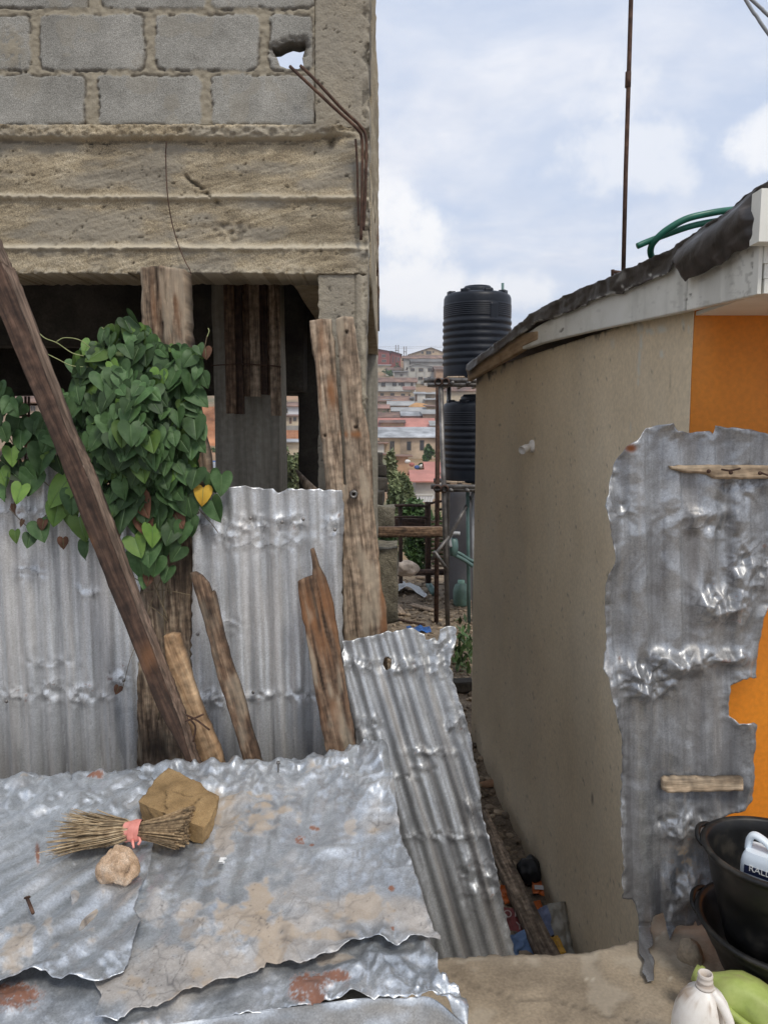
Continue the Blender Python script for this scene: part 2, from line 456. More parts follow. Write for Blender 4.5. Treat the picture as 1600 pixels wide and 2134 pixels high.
M['conc_grey'] = mat('board_marked_concrete', [(0.20, 0.185, 0.15), (0.29, 0.27, 0.225), (0.38, 0.355, 0.30)], 3, 7, 0.95, bump=0.6, bscale=14, bdist=0.012, stretch=(8, 8, 0.5), bstretch=(9, 9, 0.4), big=0.2, fine=0.15)
M['slab'] = mat('worn_cement', [(0.21, 0.165, 0.115), (0.335, 0.27, 0.19), (0.42, 0.345, 0.255)], 4.5, 10, 0.92, bump=0.4, bscale=50, bdist=0.004, big=0.28, fine=0.16, masks=[('dark', (0.075, 0.06, 0.045), 0.95, 0), ('pale', (0.50, 0.44, 0.35), 0.95, 0)])
M['plaster'] = mat('cement_plaster', [(0.66, 0.54, 0.37), (0.74, 0.615, 0.43), (0.79, 0.67, 0.485)], 1.6, 8, 0.85, bump=0.25, bscale=26, bdist=0.006, big=0.08, stretch=(1, 0.8, 1), fine=0.09,
                   masks=[('pale', (0.75, 0.72, 0.62), 0.8, 0), ('dark', (0.085, 0.07, 0.05), 0.9, 0)])
M['orange'] = mat('orange_paint', [(0.74, 0.225, 0.010), (0.82, 0.275, 0.014)], 2, 8, 0.55, bump=0.2, bscale=30, bdist=0.004, big=0.14, fine=0.08)
M['white_board'] = mat('white_painted_board', [(0.64, 0.63, 0.56), (0.78, 0.77, 0.70), (0.82, 0.81, 0.75)], 5, 6, 0.6, bump=0.25, bscale=30, bdist=0.003, stretch=(1, 1, 1), big=0.1, masks=[('dark', (0.10, 0.085, 0.06), 0.9, 0)])
M['bare_board'] = mat('bare_board', [(0.30, 0.19, 0.10), (0.42, 0.29, 0.17), (0.50, 0.36, 0.22)], 6, 6, 0.8, bump=0.2, stretch=(1, 1, 5), big=0.15)
M['felt'] = mat('roofing_felt', [(0.018, 0.014, 0.012), (0.038, 0.031, 0.027), (0.085, 0.070, 0.062)], 10, 7, 0.5, bump=0.4, bscale=90, bdist=0.004, big=0.3, rvar=0.15, masks=[('pale', (0.60, 0.58, 0.52), 0.8, 0)])
def zinc(name, cols, rough=0.42, metal=0.85, **k):
    return mat(name, cols, 7, 8, rough, metal, bump=0.22, bscale=90, bdist=0.002, stretch=k.pop('stretch', (3, 3, 0.5)), rvar=0.0, big=0.10, spangle=0.12,
               masks=[('dirt', k.pop('dirtcol', (0.47, 0.36, 0.245)), 0.95, 0.0), RUST, ('stain', (0.10, 0.095, 0.095), 0.7, 0.25)], fine=0.1)
M['zinc_fence'] = zinc('galvanised_sheet', [(0.52, 0.54, 0.555), (0.68, 0.70, 0.715), (0.80, 0.815, 0.825)], 0.38, 0.66)
M['zinc_top'] = zinc('crumpled_zinc', [(0.40, 0.43, 0.46), (0.555, 0.585, 0.615), (0.70, 0.725, 0.745)], 0.38, 0.74, stretch=(1.2, 1.2, 1.2))
M['zinc_dull'] = zinc('dull_zinc', [(0.26, 0.265, 0.275), (0.37, 0.38, 0.39), (0.50, 0.51, 0.52)], 0.38, 0.72)
M['zinc_lean'] = zinc('weathered_zinc', [(0.33, 0.345, 0.36), (0.48, 0.50, 0.515), (0.58, 0.60, 0.61)], 0.40, 0.70)
def wood(name, cols, scale=9, bump=0.8, rough=0.85, **k):
    return mat(name, cols, scale, 8, rough, bump=bump, bscale=scale * 2.2, bdist=0.005, coord='grain', stretch=(10, 0.8, 1), bstretch=(12, 0.8, 1), big=0.3, ramp=(0.38, 0.64), fine=0.42,
               masks=[('dark', (0.035, 0.025, 0.018), 0.95, 0), ('red', (0.32, 0.145, 0.06), 0.9, 0), ('pale', (0.55, 0.46, 0.34), 0.9, 0)], **k)
M['wood_dark'] = wood('old_dark_timber', [(0.030, 0.016, 0.010), (0.062, 0.034, 0.022), (0.105, 0.062, 0.042)], 6, 0.4)
M['wood_edge'] = wood('worn_timber_edge', [(0.13, 0.085, 0.062), (0.23, 0.16, 0.12), (0.32, 0.235, 0.18)], 6, 0.4)
M['wood_grey'] = wood('weathered_timber', [(0.15, 0.105, 0.07), (0.31, 0.23, 0.16), (0.45, 0.35, 0.255)], 7)
M['wood_post'] = wood('rotten_timber', [(0.075, 0.05, 0.033), (0.20, 0.14, 0.092), (0.36, 0.275, 0.19)], 8, 1.0)
M['wood_light'] = wood('fresh_sawn_timber', [(0.24, 0.145, 0.075), (0.37, 0.24, 0.135), (0.48, 0.335, 0.20)], 6, 0.5)
M['wood_brown'] = wood('brown_timber', [(0.07, 0.04, 0.024), (0.15, 0.092, 0.056), (0.25, 0.17, 0.11)], 7)
M['wood_batten'] = wood('dry_batten', [(0.25, 0.18, 0.115), (0.40, 0.30, 0.20), (0.50, 0.39, 0.27)], 6)
M['plastic_black'] = mat('black_plastic', [(0.006, 0.006, 0.0065), (0.011, 0.011, 0.011), (0.055, 0.048, 0.038)], 9, 9, 0.45, bump=0.1, bscale=60, bdist=0.002, big=0.3, rvar=0.12, spec=0.35)
M['tank'] = mat('tank_plastic', [(0.005, 0.007, 0.012), (0.008, 0.011, 0.018), (0.014, 0.017, 0.024)], 4, 5, 0.42, bump=0.05, bscale=30, big=0.2, rvar=0.06, spec=0.3)
M['steel'] = mat('scaffold_steel', [(0.07, 0.06, 0.055), (0.16, 0.15, 0.14), (0.26, 0.25, 0.24)], 9, 6, 0.5, 0.6, bump=0.2, bscale=90)
M['rust'] = mat('rusty_iron', [(0.04, 0.022, 0.016), (0.085, 0.045, 0.03), (0.15, 0.085, 0.055)], 30, 6, 0.85, 0.2, bump=0.4, bscale=200, bdist=0.002)
M['hose'] = mat('green_hose', [(0.008, 0.105, 0.062), (0.016, 0.16, 0.10)], 20, 4, 0.38, bump=0.05)
M['pipe_green'] = mat('green_pipe', [(0.07, 0.14, 0.13), (0.12, 0.20, 0.185)], 8, 4, 0.45, bump=0.05)
M['pvc_grey'] = mat('grey_pipe', [(0.26, 0.27, 0.28), (0.36, 0.37, 0.38)], 8, 4, 0.5, bump=0.05)
M['white_plastic'] = mat('grimy_white_plastic', [(0.50, 0.43, 0.34), (0.74, 0.69, 0.61), (0.82, 0.78, 0.72)], 14, 8, 0.42, bump=0.06, bscale=40, big=0.12, ramp=(0.25, 0.55), masks=[('dirt', (0.34, 0.22, 0.13), 0.8, 0)])
M['green_plastic'] = mat('lime_plastic', [(0.21, 0.25, 0.065), (0.33, 0.41, 0.095), (0.43, 0.50, 0.15)], 12, 8, 0.4, bump=0.06, big=0.2, ramp=(0.25, 0.6), masks=[('dirt', (0.33, 0.28, 0.13), 0.8, 0)])
M['blue_plastic'] = mat('pale_blue_plastic', [(0.66, 0.73, 0.79), (0.74, 0.80, 0.84)], 10, 5, 0.4, bump=0.04, big=0.08)
M['clay'] = mat('sandy_clay', [(0.20, 0.125, 0.052), (0.31, 0.20, 0.09), (0.40, 0.27, 0.13)], 12, 8, 0.97, bump=0.9, bscale=190, bdist=0.003, big=0.2, fine=0.3, masks=[('dark', (0.09, 0.055, 0.025), 1, 0)])
M['stone'] = mat('pink_granite', [(0.30, 0.19, 0.105), (0.52, 0.36, 0.235), (0.68, 0.55, 0.42)], 26, 7, 0.75, bump=0.7, bscale=150, bdist=0.004, big=0.25, fine=0.3)
M['straw'] = mat('palm_rib', [(0.16, 0.105, 0.055), (0.34, 0.245, 0.14), (0.52, 0.41, 0.26)], 40, 4, 0.7, bump=0.2, big=0.2, attr_var='var')
M['straw_end'] = mat('palm_rib_butt', [(0.09, 0.055, 0.028), (0.22, 0.15, 0.08), (0.36, 0.26, 0.15)], 90, 4, 0.8, bump=0.3, attr_var='var')
M['pink_rubber'] = mat('pink_rubber_strip', [(0.62, 0.21, 0.17), (0.78, 0.32, 0.26)], 30, 5, 0.6, bump=0.1)
M['nail'] = mat('nail_iron', [(0.16, 0.15, 0.14), (0.32, 0.30, 0.28)], 60, 3, 0.45, 0.8, bump=0.1)
def leafmat(name, cols, rough=0.55):
    m = mat(name, cols, 20, 4, rough, bump=0.35, bscale=14, bdist=0.003, big=0.12, attr_var='var', coord='leafuv', spec=0.28, masks=[('vein', (0.17, 0.26, 0.12), 0.5, 0)])
    return m
M['leaf'] = leafmat('vine_leaf', [(0.028, 0.064, 0.020), (0.048, 0.096, 0.032), (0.080, 0.140, 0.056)])
M['leaf_lime'] = leafmat('young_vine_leaf', [(0.075, 0.15, 0.03), (0.125, 0.205, 0.045)])
M['leaf_yellow'] = leafmat('yellow_vine_leaf', [(0.36, 0.20, 0.02), (0.48, 0.31, 0.04)])
M['leaf_dead'] = leafmat('dead_vine_leaf', [(0.085, 0.042, 0.025), (0.20, 0.10, 0.062)], 0.85)
M['stem'] = mat('vine_stem', [(0.10, 0.075, 0.045), (0.22, 0.17, 0.10)], 30, 4, 0.8)
M['tendril'] = mat('green_tendril', [(0.22, 0.26, 0.10), (0.34, 0.36, 0.17)], 30, 3, 0.6)
M['crown'] = mat('tree_leaf', [(0.030, 0.075, 0.018), (0.065, 0.125, 0.032), (0.13, 0.19, 0.06)], 0.9, 4, 0.6, bump=0, attr_var='var')
M['crown_dry'] = mat('dusty_shrub_leaf', [(0.075, 0.105, 0.04), (0.16, 0.19, 0.085), (0.36, 0.35, 0.22)], 0.9, 4, 0.7, bump=0, attr_var='var')
M['bark'] = mat('bark', [(0.06, 0.045, 0.03), (0.14, 0.11, 0.08)], 6, 5, 0.9, bump=0.4)
M['terrain'] = mat('red_earth_hill', [(0.10, 0.115, 0.05), (0.27, 0.175, 0.10), (0.40, 0.22, 0.12)], 0.09, 9, 0.98, bump=0, big=0.25, fine=0)
M['rubble'] = mat('rubble_earth', [(0.12, 0.09, 0.06), (0.22, 0.168, 0.115), (0.32, 0.25, 0.175)], 5, 9, 0.97, bump=1.0, bscale=26, bdist=0.03, big=0.3, fine=0.3)
M['stonebits'] = mat('rubble_stone', [(0.15, 0.113, 0.076), (0.26, 0.20, 0.138), (0.36, 0.285, 0.20)], 3, 5, 0.97, bump=0.6, bscale=50, bdist=0.01, attr_var='var')
M['glass_dark'] = mat('dark_window', [(0.03, 0.03, 0.032), (0.06, 0.06, 0.06)], 2, 2, 0.3, bump=0)
M['frame'] = mat('window_frame', [(0.20, 0.16, 0.12), (0.28, 0.23, 0.18)], 2, 2, 0.7, bump=0)
def flat(name, c, rough=0.85, v=0.22, scale=1.2, metal=0, masks=()):
    return mat(name, [tuple(x * (1 - v) for x in c), c, tuple(min(1, x * (1 + v)) for x in c)], scale, 7, rough, metal, bump=0.15, bscale=scale * 4, bdist=0.02, big=v * 1.2, masks=masks, ramp=(0.36, 0.64))

# ================================================================== GROUND
def ratio_z(py, Y):                       # height of a point seen at row py (centre column) standing Y away
    d = rays(800, py); return 1.6 + Y * d[2] / d[1]
prof_Y = [-60, 2.6, 14.5, 20, 30, 45, 62, 70, 85, 95, 108, 125, 140, 160, 185, 215, 250, 290, 340, 420, 700]
prof_z = [-1.02, -1.0, -1.0, -2.6, -6.5, -10.5, ratio_z(1062, 62), ratio_z(1034, 70), ratio_z(985, 85), ratio_z(956, 95), ratio_z(930, 108), ratio_z(908, 125),
          ratio_z(880, 140), ratio_z(858, 160), ratio_z(830, 185), ratio_z(800, 215), ratio_z(775, 250), ratio_z(752, 290), ratio_z(742, 340), 36, 20]
def ground_z(x, y):
    x = np.asarray(x, float); y = np.asarray(y, float)
    z = np.interp(y, prof_Y, prof_z)
    far = sst(40, 110, y)
    z = z + far * (fbm(x * 0.02 + 3, y * 0.02, 4, 5) - 0.5) * np.clip((np.abs(x) - 12) * 0.25, 0, 9)
    near = 1 - sst(12, 16, y)
    z = z + near * (0.10 * (fbm(x * 1.6, y * 1.6, 5, 9) - 0.5) + 0.05 * (fbm(x * 9, y * 9, 3, 4) - 0.5))
    return z
def grid_ground():
    gx = np.unique(np.concatenate([np.linspace(-700, -40, 24), np.linspace(-40, -3, 30), np.linspace(-3, 4, 120), np.linspace(4, 60, 40), np.linspace(60, 700, 24)]))
    gy = np.unique(np.concatenate([np.linspace(-60, 2, 12), np.linspace(2, 15, 220), np.linspace(15, 60, 50), np.linspace(60, 350, 110), np.linspace(350, 1400, 22)]))
    X, Y = np.meshgrid(gx, gy); Z = ground_z(X, Y)
    Z[Y > 700] = np.interp(Y[Y > 700], [700, 1400], [20, -40])
    V = np.stack([X, Y, Z], -1).reshape(-1, 3)
    ny, nx = X.shape; i = np.arange(ny * nx).reshape(ny, nx)
    F = np.stack([i[:-1, :-1], i[:-1, 1:], i[1:, 1:], i[1:, :-1]], -1).reshape(-1, 4)
    cy = V[F].mean(1)[:, 1]
    o = MB().add(V, F).build('ground', [M['rubble'], M['terrain']], origin=(0, 0, 0), fmat=(cy > 15).astype(int))
    tag(o, kind='structure')
grid_ground()

# cement slab we stand on (top z = 0), broken front edge over the alley
def slab_disp(V, u, v, px, py):
    wob = 0.05 * (fbm(u * 6, v * 6, 4, 2) - 0.5)
    crk = np.exp(-(np.abs(v - 1.93 + 0.35 * (u - 0.55) + wob) / 0.004) ** 2) * (u < 0.75) + np.exp(-(np.abs(u - 0.86 - 0.5 * (v - 1.9) + wob) / 0.004) ** 2) * (v > 1.86)
    ch = sst(0.60, 0.68, fbm(u * 8, v * 8, 5, 14)); 
    spk = (fbm(u * 120, v * 120, 2, 5) > 0.80) * (fbm(u * 7, v * 7, 3, 9) > 0.52)
    h = 0.012 * (fbm(u * 7, v * 7, 5, 3) - 0.5) + 0.003 * (fbm(u * 40, v * 40, 3, 8) - 0.5) - 0.004 * np.clip(crk, 0, 1) - 0.004 * ch + 0.003 * spk
    return h, {'dark': np.clip(0.5 * crk + 0.25 * sst(0.55, 0.7, fbm(u * 5, v * 5, 4, 31)), 0, 1), 'pale': np.clip(0.6 * ch * 0.6 + 0.8 * spk + 0.3 * sst(2.06, 2.2, v), 0, 1)}
slab_poly = [(-900, 2100), (-200, 2040), (500, 2010), (905, 1996), (960, 1993), (1080, 1990), (1200, 1986), (1212, 1983), (1270, 1976), (1322, 1960), (1345, 1955), (1362, 1900),
             (1560, 1890), (2300, 1880), (2500, 2500), (2300, 3400), (800, 3600), (-900, 3300)]
V, F, A = patch(rough(slab_poly, 1.6, 9, 4, skip=(13, 14, 15, 16, 17)), Floor(0.0), 7, slab_disp, back=1.2)
tag(MB().add(V, F, **A).build('slab', M['slab']), kind='structure')

# loose stones and lumps of the alley floor
def rock_mesh(r, seed, sub=2, amp=0.35, sq=(1, 1, 1), freq=1.6):
    bm = bmesh.new(); bmesh.ops.create_icosphere(bm, subdivisions=sub, radius=1.0)
    V = np.array([v.co[:] for v in bm.verts]); F = [[v.index for v in f.verts] for f in bm.faces]; bm.free()
    n = tri(V[:, 0] * freq + V[:, 2] * 0.7, V[:, 1] * freq - V[:, 2], seed) + 0.5 * fbm(V[:, 0] * 3 + V[:, 2], V[:, 1] * 3 + 5, 3, seed + 2)
    V = V * (1 + amp * (n - 0.75))[:, None] * np.array(sq) * r
    return V, F
WX = lambda y: 1.201 - 0.0792 * y                     # the alley face of the plastered house
b = MB()
for k in range(5200):
    y = rng.uniform(2.7, 12.5) ** 1.0; x = rng.uniform(-0.05, WX(min(y, 6)) - 0.01) if y < 6.1 else rng.uniform(-0.3, 1.9)
    r = (0.006 + 0.034 * rng.random() ** 3.4) * (1.0 if y < 7 else 1.15)
    Vr, Fr = rock_mesh(r, int(rng.integers(1, 40)), 1, 0.5, (1, 1, 0.65))
    a = rng.uniform(0, 6.28); c, s_ = math.cos(a), math.sin(a)
    Vr = np.stack([Vr[:, 0] * c - Vr[:, 1] * s_, Vr[:, 0] * s_ + Vr[:, 1] * c, Vr[:, 2]], 1) + (x, y, float(ground_z(x, y)) + r * 0.3)
    b.add(Vr, Fr, var=rng.random())
tag(b.build('rubble', M['stonebits'], origin=(0.5, 5, -1), smooth=False), 'loose lumps of earth and stone littering the alley floor', 'rubble', kind='stuff')

# ================================================================== UNFINISHED CONCRETE BUILDING
FY = 3.2
bw = Wall(FY)
bld = empty('unfinished_building', (-1.5, FY, -1.0), 'unfinished bare concrete building with a block upper wall and a dark open ground floor', 'building')
ROWS = [(158, 264, [(-560, -310), (-290, -50), (-28, 178), (206, 418), (443, 654)]),
        (32, 146, [(-420, -190), (-165, -5), (-60, 62), (84, 300), (326, 538), (562, 652)]),
        (-100, 18, [(-560, -300), (-270, -50), (-26, 184), (214, 430), (442, 654)]),
        (-235, -118, [(-420, -180), (-150, 62), (90, 300), (330, 540), (566, 652)]),
        (-372, -254, [(-560, -300), (-270, -50), (-26, 184), (214, 430), (442, 654)])]
HOLE = [(566, 98), (580, 97), (592, 90), (606, 85), (620, 88), (634, 84), (638, 96), (632, 108), (630, 122), (633, 138), (622, 144), (600, 145), (584, 139), (578, 122), (570, 110)]
def block_disp(V, u, v, px, py):
    sd = np.full(px.shape, -60.0)
    wob = 11 * (fbm(px / 30, py / 30, 4, 2) - 0.42) + 5 * (fbm(px / 7, py / 7, 2, 6) - 0.5)
    hv = np.zeros(px.shape)
    for r, (y0, y1, xs) in enumerate(ROWS):
        for q, (x0, x1) in enumerate(xs):
            cxx, cyy = (x0 + x1) / 2, (y0 + y1) / 2; rad = 12
            dx_ = np.abs(px - cxx) - (x1 - x0) / 2 + rad; dy_ = np.abs(py - cyy) - (y1 - y0) / 2 + rad
            d = rad - np.hypot(np.maximum(dx_, 0), np.maximum(dy_, 0)) - np.minimum(np.maximum(dx_, dy_), 0) * 0
            d = np.where((dx_ < 0) & (dy_ < 0), rad + np.minimum(-dx_, -dy_), d)
            sd = np.maximum(sd, d)
    sd = sd + wob
    blk = sst(-2.5, 3.0, sd)
    mort = (1 - blk)
    lump = fbm(px / 9, py / 9, 4, 12)
    h = 0.006 * blk + mort * (0.012 * (lump - 0.35)) + 0.0022 * (fbm(px / 3.5, py / 3.5, 2, 15) - 0.5)
    # smeared mortar on the odd narrow block at far left of the second course
    h += 0.006 * sst(0, 1, np.exp(-((px - 30) / 34) ** 2 - ((py - 88) / 60) ** 2)) * lump
    gap = np.exp(-(sd / 2.2) ** 2) * (fbm(px / 30, py / 30, 3, 21) > 0.52)
    ragged = np.exp(-((py - 264) / 5.0) ** 2) * (fbm(px / 16, py / 5, 3, 33) > 0.5)
    h -= 0.008 * gap + 0.012 * ragged
    hd = nearest(HOLE, px, py)[2]
    chip = sst(14, 0, hd) * (py < 120)
    h -= 0.03 * chip * fbm(px / 6, py / 6, 3, 5)
    mm = np.clip(mort + 0.9 * np.exp(-((px - 28) / 26) ** 2 - ((py - 100) / 40) ** 2) * (lump > 0.4) + 0.25 * (fbm(px / 60, py / 60, 3, 40) > 0.62), 0, 1)
    return h, {'mortar': mm, 'dark': np.clip(0.75 * gap + 0.6 * ragged + 0.7 * chip, 0, 1)}
V, F, A = patch([(-560, -400), (655, -400), (655, 266), (-560, 266)], bw, 2.8, block_disp, holes=[HOLE], back=0.085)
MB().add(V, F, **A).build('block_wall', M['block'], bld)

def pits(px, py, cx_, cy_, r, seed):
    g = np.exp(-((px - cx_) ** 2 + (py - cy_) ** 2) / (2 * r * r)); return g * (tri(px / 8, py / 8, seed) - 0.5)
def beam_disp(V, u, v, px, py):
    n1_ = fbm(px / 40, py / 14, 4, 3); n2_ = fbm(px / 8, py / 8, 3, 7)
    l1 = 292 + 3 * (fbm(px / 160, px * 0, 2, 1) - 0.5) - 14 * sst(560, 720, px) * sst(0, 1, (px - 560) / 200)
    l2 = 412 + 7 * (fbm(px / 170, px * 0, 2, 2) - 0.5); l3 = 517 + 6 * (fbm(px / 190, px * 0, 2, 4) - 0.5)
    top = sst(3, -3, py - l1)                            # proud strip under the blocks
    h = 0.030 * top * sst(735, 690, px)
    h += 0.012 * sst(4, -5, py - l1) * (n2_ - 0.4) * 2.0 * (py < 290)
    def ridge(l, w_up, amp, sd):
        jag = 5 * (tri(px / 6, px * 0 + sd, sd) - 0.5) * sst(0.4, 0.6, vn(px / 50, px * 0, sd + 3))
        k = py - l - jag
        return amp * np.where(k < 0, np.exp(-(k / w_up) ** 2), np.exp(-(k / 4.0) ** 2)) * (0.5 + 0.9 * fbm(px / 14, py / 10, 3, sd))
    h += ridge(l2, 6, 0.016, 5) + ridge(l3, 7, 0.020, 8)
    h += 0.010 * sst(-3, 3, py - l3) - 0.004 * sst(-3, 3, py - l2) * sst(3, -3, py - l3)
    h += 0.010 * (n1_ - 0.5) + 0.0045 * (n2_ - 0.5)
    # drag marks of the trowel, sloping
    q = (py + 0.28 * px); h += 0.005 * (fbm(px / 120, q / 4.5, 3, 19) - 0.5)
    # honeycomb and cracks
    hc = np.exp(-(((px - 482) / 42) ** 2 + ((py - 482) / 26) ** 2) ** 2)
    h += hc * (0.020 * tri(px / 9, py / 9, 44) - 0.016)
    cr_ = np.exp(-(((py - 372) - 0.8 * (px - 392)) / 5) ** 2) * sst(378, 392, px) * sst(470, 445, px)
    h -= 0.018 * cr_ * (tri(px / 7, py / 7, 3) > 0.4)
    pit = (fbm(px / 9, py / 5, 3, 61) > 0.80) * (fbm(px / 70, py / 60, 2, 65) > 0.52)
    h -= 0.007 * pit
    h += 0.0035 * (fbm(px / 3.2, py / 3.2, 2, 93) - 0.5)
    low = sst(552, 572, py) * sst(680, 640, px); h += 0.010 * low * (n2_ - 0.3)
    # ragged right arris
    arr = sst(738, 768, px); h -= 0.035 * arr * (0.25 + tri(px / 10, py / 13, 71)); 
    tie = np.exp(-((px - 690) / 9) ** 2 - ((py - 296) / 15) ** 2); h -= 0.025 * tie
    dark = np.clip(0.6 * pit + 0.8 * cr_ * (tri(px / 7, py / 7, 3) > 0.4) + 0.5 * hc * (tri(px / 9, py / 9, 44) < 0.35) + 0.6 * tie * (n2_ > 0.45) + 0.45 * (np.abs(py - l1 - 6) < 3) * (fbm(px / 15, py / 9, 2, 3) > 0.4), 0, 1)
    dark = np.clip(dark + 0.28 * sst(0.5, 0.72, fbm((px - 3 * py) / 150, (py + 0.25 * px) / 26, 4, 77)) * (py > 300), 0, 1)
    grey = np.clip(sst(0.48, 0.7, fbm(px / 110, py / 35, 4, 31)) * 0.7 + 0.5 * sst(700, 760, px), 0, 1)
    pale = np.clip(ridge(l2, 7, 1.0, 5) * 0.9 + ridge(l3, 8, 1.0, 8) * 1.0 + 0.7 * low * (n2_ > 0.45) + 0.5 * (np.abs(py - l1 + 2) < 3), 0, 0.9)
    return h, {'dark': dark, 'grey': grey, 'pale': pale}
V, F, A = patch(rough([(-560, 266), (655, 266), (768, 266), (768, 420), (766, 572), (664, 572), (560, 570), (385, 570), (300, 571), (20, 571), (-560, 573)], 1.3, 7, 5, skip=(0, 10)), bw, 2.8, beam_disp, back=0.25)
MB().add(V, F, **A).build('beam', M['beam'], bld)
def col_disp(V, u, v, px, py):
    n2_ = fbm(px / 8, py / 8, 4, 7)
    h = 0.010 * (fbm(px / 30, py / 50, 3, 3) - 0.5) + 0.005 * (n2_ - 0.5)
    arr = sst(745, 770, px); h -= 0.030 * arr * np.maximum(tri(px / 13, py / 21, 71) - 0.35, 0) * 1.6
    pit = (fbm(px / 8, py / 6, 3, 64) > 0.81)
    h += 0.003 * (fbm(px / 3.2, py / 3.2, 2, 93) - 0.5)
    h -= 0.007 * pit + 0.008 * sst(6, 0, np.abs(px - 653 - 3 * (fbm(py / 14, px * 0, 2, 4) - 0.5)))
    groove = np.exp(-((px - 740) / 2.0) ** 2) * (py > 575); h -= 0.008 * groove
    return h, {'dark': np.clip(0.55 * pit + 0.6 * (arr > 0.3) * (tri(px / 13, py / 21, 71) > 0.72) + 0.3 * groove, 0, 1), 'grey': 0.55 + 0.4 * fbm(px / 50, py / 90, 3, 8), 'pale': np.exp(-((px - 757) / 4.0) ** 2) * (py > 575) * 0.6}
V, F, A = patch(rough([(655, -400), (769, -400), (769, 266), (655, 266)], 1.3, 8, 3), bw, 2.8, col_disp, back=0.28)
MB().add(V, F, **A).build('upper_column', M['beam'], bld)
V, F, A = patch(rough([(664, 572), (766, 572), (763, 700), (758, 1100), (755, 1560), (660, 1560), (664, 800)], 1.0, 9, 3), bw, 3.0, col_disp, back=0.34)
MB().add(V, F, **A).build('column', M['beam'], bld)
# side beam, slab, inner columns, rear beam: everything the dark ground floor shows
def rbox(x0, x1, y0, y1, z0, z1, step=0.06, amp=0.012, seed=0):
    """a cast member: box with uneven faces and arrises"""
    nx, ny, nz = (max(2, min(60, int(round((b_ - a_) / step)) + 1)) for a_, b_ in ((x0, x1), (y0, y1), (z0, z1)))
    bm = bmesh.new(); vs = {}
    def vert(i, j, k):
        if (i, j, k) not in vs: vs[(i, j, k)] = bm.verts.new((x0 + (x1 - x0) * i / (nx - 1), y0 + (y1 - y0) * j / (ny - 1), z0 + (z1 - z0) * k / (nz - 1)))
        return vs[(i, j, k)]
    for i in range(nx - 1):
        for j in range(ny - 1):
            bm.faces.new([vert(i, j, 0), vert(i, j + 1, 0), vert(i + 1, j + 1, 0), vert(i + 1, j, 0)])
            bm.faces.new([vert(i, j, nz - 1), vert(i + 1, j, nz - 1), vert(i + 1, j + 1, nz - 1), vert(i, j + 1, nz - 1)])
    for i in range(nx - 1):
        for k in range(nz - 1):
            bm.faces.new([vert(i, 0, k), vert(i + 1, 0, k), vert(i + 1, 0, k + 1), vert(i, 0, k + 1)])
            bm.faces.new([vert(i, ny - 1, k), vert(i, ny - 1, k + 1), vert(i + 1, ny - 1, k + 1), vert(i + 1, ny - 1, k)])
    for j in range(ny - 1):
        for k in range(nz - 1):
            bm.faces.new([vert(0, j, k), vert(0, j, k + 1), vert(0, j + 1, k + 1), vert(0, j + 1, k)])
            bm.faces.new([vert(nx - 1, j, k), vert(nx - 1, j + 1, k), vert(nx - 1, j + 1, k + 1), vert(nx - 1, j, k + 1)])
    bm.verts.index_update()
    V = np.array([v.co[:] for v in bm.verts]); F = [[v.index for v in f.verts] for f in bm.faces]; bm.free()
    s = 5.0
    d = np.stack([fbm(V[:, 1] * s + V[:, 2] * 3, V[:, 2] * s + V[:, 0], 3, seed) - 0.5, fbm(V[:, 0] * s + 4 + V[:, 2], V[:, 2] * s, 3, seed + 1) - 0.5, fbm(V[:, 0] * s, V[:, 1] * s + 8, 3, seed + 2) - 0.5], 1)
    return V + d * 2 * amp, F
MB().add(*rbox(-0.40, -0.057, FY + 0.29, 7.35, 2.20, 2.72, 0.08, 0.006, 2)).build('side_beam', M['beam'], bld)
MB().add(*rbox(-0.30, -0.060, FY + 0.285, 7.35, 2.721, 4.2, 0.05, 0.030, 4)).build('side_wall', M['beam'], bld)
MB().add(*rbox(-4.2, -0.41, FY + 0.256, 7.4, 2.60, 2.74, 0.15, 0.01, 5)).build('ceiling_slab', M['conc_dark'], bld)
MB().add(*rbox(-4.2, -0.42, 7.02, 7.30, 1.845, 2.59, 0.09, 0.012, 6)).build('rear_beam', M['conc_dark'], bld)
zc = 1.6
pa, pb = at(446, 800, 4.6), at(580, 800, 4.6)
MB().add(*rbox(pa[0], pb[0], 4.6, 4.95, -1.0, 2.6, 0.05, 0.007, 8)).build('inner_column', M['conc_grey'], bld)
pa, pb = at(620, 800, 5.6), at(735, 800, 5.6)
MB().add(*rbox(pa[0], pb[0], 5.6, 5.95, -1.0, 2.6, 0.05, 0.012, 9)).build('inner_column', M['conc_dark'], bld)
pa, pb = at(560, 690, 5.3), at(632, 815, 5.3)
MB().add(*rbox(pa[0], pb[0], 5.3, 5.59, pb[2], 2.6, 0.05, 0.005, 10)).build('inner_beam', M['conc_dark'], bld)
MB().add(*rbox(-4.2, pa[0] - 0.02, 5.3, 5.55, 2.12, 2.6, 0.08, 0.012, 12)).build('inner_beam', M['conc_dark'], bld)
pa, pb = at(772, 800, 6.9), at(787, 800, 6.9)
MB().add(*rbox(pa[0] - 0.2, pb[0] - 0.005, 6.9, 7.2, -1.0, 2.2, 0.06, 0.010, 13)).build('rear_column', M['conc_grey'], bld)
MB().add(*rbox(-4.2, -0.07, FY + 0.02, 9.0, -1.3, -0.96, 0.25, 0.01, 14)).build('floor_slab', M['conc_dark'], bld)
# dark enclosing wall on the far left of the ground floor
MB().add(*rbox(-4.35, -4.21, FY, 7.3, -1.0, 4.2, 0.2, 0.01, 15)).build('side_wall', M['conc_dark'], bld)
